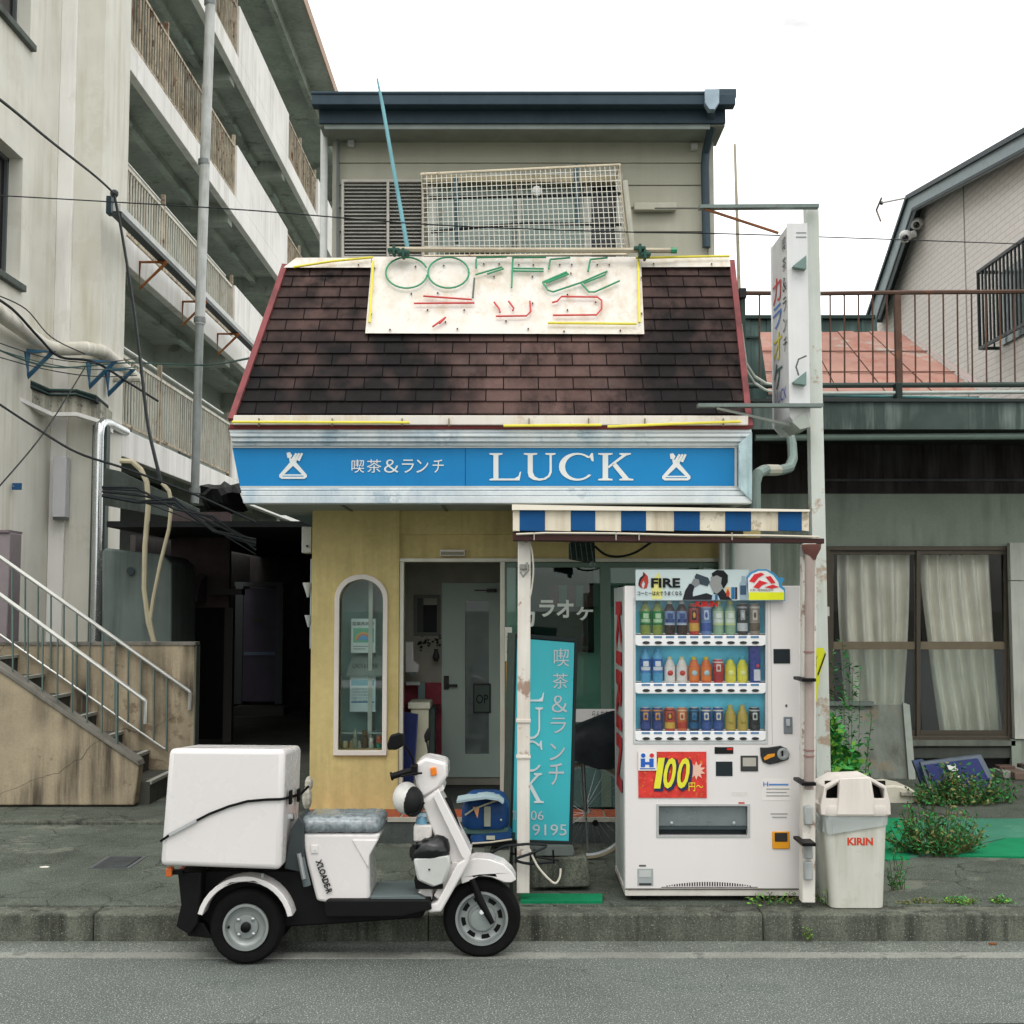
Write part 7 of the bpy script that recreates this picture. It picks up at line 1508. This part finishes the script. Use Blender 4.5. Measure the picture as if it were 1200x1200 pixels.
# seat and body
body = pl('seat_cowling', [(353, 977), (446, 977), (443, 985), (433, 1003), (434, 1062), (387, 1062), (383, 1058), (371, 1056), (360, 1015)], 6.62, 6.94, bev=.02)
pl('cowling_facet', [(412, 984), (443, 984), (433, 1002), (432, 1018)], 6.612, 6.63, bev=.006, par=body)
seat_s = []
zs0, zs1 = P(400, 978, 6.62)[1], P(400, 957, 6.62)[1]
sx0, sx1 = P(351, 966, 6.62)[0], P(448, 966, 6.62)[0]
r = random.Random(9); m = MB(); vs = []; NX, NR = 26, 14
for i in range(NX+1):
    u = i/NX; x = sx0+(sx1-sx0)*u; e_ = 1-max(0, abs(u-.5)*2-.88)/.12*.35
    for j in range(NR):
        a = 2*PI*j/NR; ca, sa = math.cos(a), math.sin(a)
        q_ = abs(ca)**.5*(1 if ca > 0 else -1); w_ = abs(sa)**.5*(1 if sa > 0 else -1)
        vs.append((x+r.uniform(-.003, .003), 6.78+.175*e_*q_+r.uniform(-.004, .004), (zs0+zs1)/2+(zs1-zs0)/2*e_*w_+r.uniform(-.003, .004)))
m.add(vs, [(i*NR+j, i*NR+(j+1) % NR, (i+1)*NR+(j+1) % NR, (i+1)*NR+j) for i in range(NX) for j in range(NR)]+[tuple(range(NR-1, -1, -1)), tuple(NX*NR+j for j in range(NR))])
mk('seat', m, mat('plastic_wrapped_seat', '7d868a', .2, var=.5, scale=26, bump=1.0, bscale=26, coat=.4), sc, smooth=1.2)
mk('badge', MB().pb(364.5, 372.5, 990.5, 1000, 6.612, 6.622), flat('dcd8d4'), body, bev=.002); mk('badge_lock', MB().cyl(P3(369, 996, 6.608), P3(369, 996, 6.612), .007, 10), CHROME, body)
p0 = Vector(P3(369.5, 1009, 6.612)); p1 = Vector(P3(383, 1048, 6.612)); U_ = (p1-p0).normalized(); V_ = Vector((-U_.z, 0, U_.x))
mk('model_lettering', textmb("X'LOADE-R", p0, U_, V_, (p1-p0).length, .034, .0035, bold=.035), flat('18181a'), body, smooth=0).modifiers.new('solid', 'SOLIDIFY').thickness = .002
pl('footboard', [(380, 1058), (384, 1054.5), (504, 1054.5), (506, 1066), (470, 1075), (380, 1075)], 6.58, 6.98, CH, .008)
pl('foot_mat', [(434, 1050.5), (490, 1049.5), (500, 1054.3), (434, 1054.3)], 6.6, 6.96, mat('foot_mat_grey', '5f6a6a', .7, var=.1, streak=.2), .003)
# leg shield
pl('leg_shield', [(493, 939), (512, 925), (551, 1001), (549, 1009), (530, 1014), (517, 1000), (507, 975)], 6.65, 6.91, bev=.018)
pl('shield_edge', [(507, 932), (513.5, 924.5), (552.5, 1001), (547, 1010), (541, 1003)], 6.60, 6.64, bev=.006)
pl('lower_shield', [(552, 1002), (549, 1012), (517, 1069), (501.5, 1070), (501, 1061), (512, 1058), (536, 1012)], 6.60, 6.95, bev=.01)
pl('shield_vent_panel', [(530, 1010), (545, 1010), (516, 1056), (508, 1050)], 6.63, 6.9, mat('panel_shade_white', 'cdc8c4', .35), bev=.006)
pl('splash_guard', [(486, 1050), (496, 1040), (508, 1042), (506, 1056), (486, 1056)], 6.66, 6.9, bev=.008)
pl('steering_cover', [(484, 900), (491, 893), (498, 888.5), (512, 891), (523, 894), (523.5, 911), (517, 921), (495, 935), (489, 926)], 6.66, 6.92, bev=.016)
pl('neck_cover', [(493, 935), (519, 919), (521, 925), (500, 939)], 6.68, 6.9, bev=.006)
mk('headlight', MB().pp([(519, 896), (524.5, 896), (525, 910), (520, 913)], 6.68, 6.9), mat('lamp_lens', 'c4c8c4', .12, .2), sc, bev=.006)
mk('indicator', MB().pp([(504, 900), (511, 899), (512, 908), (505, 910)], 6.645, 6.668), flat('e07a1c', .2), sc, bev=.004); mk('indicator', MB().pp([(517, 892), (524, 894), (524, 902), (520, 899)], 6.9, 6.94), flat('d8884a', .2), sc, bev=.004)
g_ = mk('grip', MB().tube([P3(458.5, 910, 6.58), P3(484, 902.5, 6.62)], .017, 12), BLACK, sc); mk('grip_flange', MB().cyl(P3(458, 910, 6.58), P3(460, 909.5, 6.58), .022, 12), BLACK, g_)
mk('switch_block', MB().pb(481, 489, 897, 909, 6.6, 6.68), BLACK, sc, bev=.006); mk('brake_lever', MB().tube([P3(470, 910, 6.56), P3(484, 907, 6.58), P3(494, 906, 6.62)], .006, 6), BLACK, sc)
mk('mirror', MB().pp([(453.5, 872), (457, 862), (466, 859.5), (474, 861), (473, 874), (464, 879), (454, 879)], 6.55, 6.6), BLACK, sc, bev=.012); mk('mirror_stem', MB().tube([P3(471, 870, 6.58), P3(478, 878, 6.6), P3(484, 890, 6.63), P3(485, 900, 6.65)], .006, 6), BLACK, sc)
mk('mirror', MB().pp([(496.5, 862), (501, 853), (505, 857), (504, 866), (498, 871)], 6.95, 6.99), BLACK, sc, bev=.008); mk('mirror_stem', MB().tube([P3(500, 868, 6.97), P3(502, 880, 6.93), P3(501, 892, 6.9)], .005, 6), BLACK, sc)
# front fender and fork
mk('front_fender', MB().pp([(540, 1028), (547, 1010), (556, 1006), (574, 1007), (590, 1013), (600, 1022), (605, 1031), (600, 1034), (590, 1034), (576, 1028), (562, 1026), (552, 1032), (541, 1036)], 6.66, 6.83), SW_, sc, bev=.014, seg=3)
mk('fork', MB().tube([P3(553, 1030, 6.665), P3(563, 1056, 6.66), P3(577, 1082, 6.66)], [.015, .02, .013], 10), BLACK, sc); mk('fork', MB().tube([P3(553, 1030, 6.83), P3(577, 1082, 6.83)], .015, 10), BLACK, sc)
mk('axle', MB().cyl(P3(564.5, 1069, 6.65), P3(564.5, 1069, 6.85), .012, 10), CHROME, sc)
mk('steering_stem', MB().tube([P3(522, 935, 6.8), P3(553, 1025, 6.78)], .025, 8), CH, sc)
# things carried on the scooter
t = thing('front_basket', 'white plastic basket bag holder inside the leg shield of the scooter', 'basket', P3(505, 1040, 6.6))
mk('basket', MB().pp([(484, 1007), (527, 1003), (528, 1016), (521, 1035), (507, 1040), (489, 1032)], 6.58, 6.66), mat('translucent_basket', 'b8bab6', .4, var=.08), t, bev=.012); mk('base', MB().pp([(485, 1030), (508, 1039), (519, 1037), (519, 1042), (487, 1042)], 6.6, 6.8), BLACK, t, bev=.004); mk('badge', MB().cyl(P3(503, 1019, 6.578), P3(503, 1019, 6.574), .005, 8), BLACK, t)
t = thing('bin_bag', 'crumpled black plastic bag stuffed in the scooter basket', 'bag', P3(504, 1014, 6.6))
m = MB(); vs = []; r = random.Random(2); bcx, bcz = P(504, 998, 6.6)
for i in range(1, 10):
    th_ = PI*i/10-PI/2
    for j in range(20):
        a = 2*PI*j/20; q_ = 1+.06*math.sin(3*a+i)+r.uniform(-.04, .04)
        vs.append((bcx+.105*q_*math.cos(th_)*math.cos(a), 6.64+.07*q_*math.cos(th_)*math.sin(a), bcz+.072*q_*math.sin(th_)+.01*math.cos(a)))
m.add(vs, [(i*20+j, i*20+(j+1) % 20, (i+1)*20+(j+1) % 20, (i+1)*20+j) for i in range(8) for j in range(20)]+[tuple(range(19, -1, -1)), tuple(160+j for j in range(20))])
mk('bag', m, mat('bin_bag_plastic', '0f1112', .25, var=.3, bump=.8, bscale=22), t, smooth=1.4); mk('knot', MB().ball(P3(486, 990, 6.6), (.015, .015, .02), 7, 5), mat('bin_bag_plastic', '', .3), t)
t = thing('tissue_pack', 'white pack with a blue top tucked above the black bag', 'pack', P3(496, 985, 6.66))
mk('pack', MB().pb(484.5, 506, 967, 987, 6.64, 6.72), mat('pack_white', 'c8c4c0', .5, var=.15, scale=20), t, bev=.01); mk('bottle', MB().lathe(P3(494, 968, 6.68), [(.028, 0), (.03, .03), (.02, .055), (.012, .07)], 12), mat('bottle_blue', '6a9ab4', .25, var=.3, scale=30), t); mk('top', MB().pb(488, 500, 953, 958, 6.66, 6.7), flat('a8c0cc'), t, bev=.004)
t = thing('helmet', 'white open helmet with a black lining hanging from the scooter handlebar', 'helmet', P3(478, 957, 6.65))
hc = P3(476, 936, 6.66)
mk('shell', MB().ball((hc[0], 6.68, hc[2]), (.072, .085, .083), 20, 12), mat('helmet_white', 'cfcdc8', .25, bump=0), t)
hc2 = P3(483, 938, 6.62); mk('lining', MB().ball((hc2[0], 6.65, hc2[2]-.01), (.058, .075, .078), 16, 10), mat('helmet_lining', '18191a', .6), t); mk('strap', MB().tube([P3(480, 955, 6.6), P3(490, 952, 6.6), P3(497, 940, 6.6)], .006, 5), BLACK, t)
t = thing('rag', 'crumpled pale cloth behind the scooter box at the corner of the cafe', 'cloth', P3(362, 940, 8.9))
mk('cloth', MB().ball(P3(360, 935, 8.9), (.035, .05, .08), 7, 6).ball(P3(362, 918, 8.9), (.03, .03, .05), 7, 5), mat('rag_cloth', 'b0aca0', .9, var=.3, scale=30), t, smooth=0)
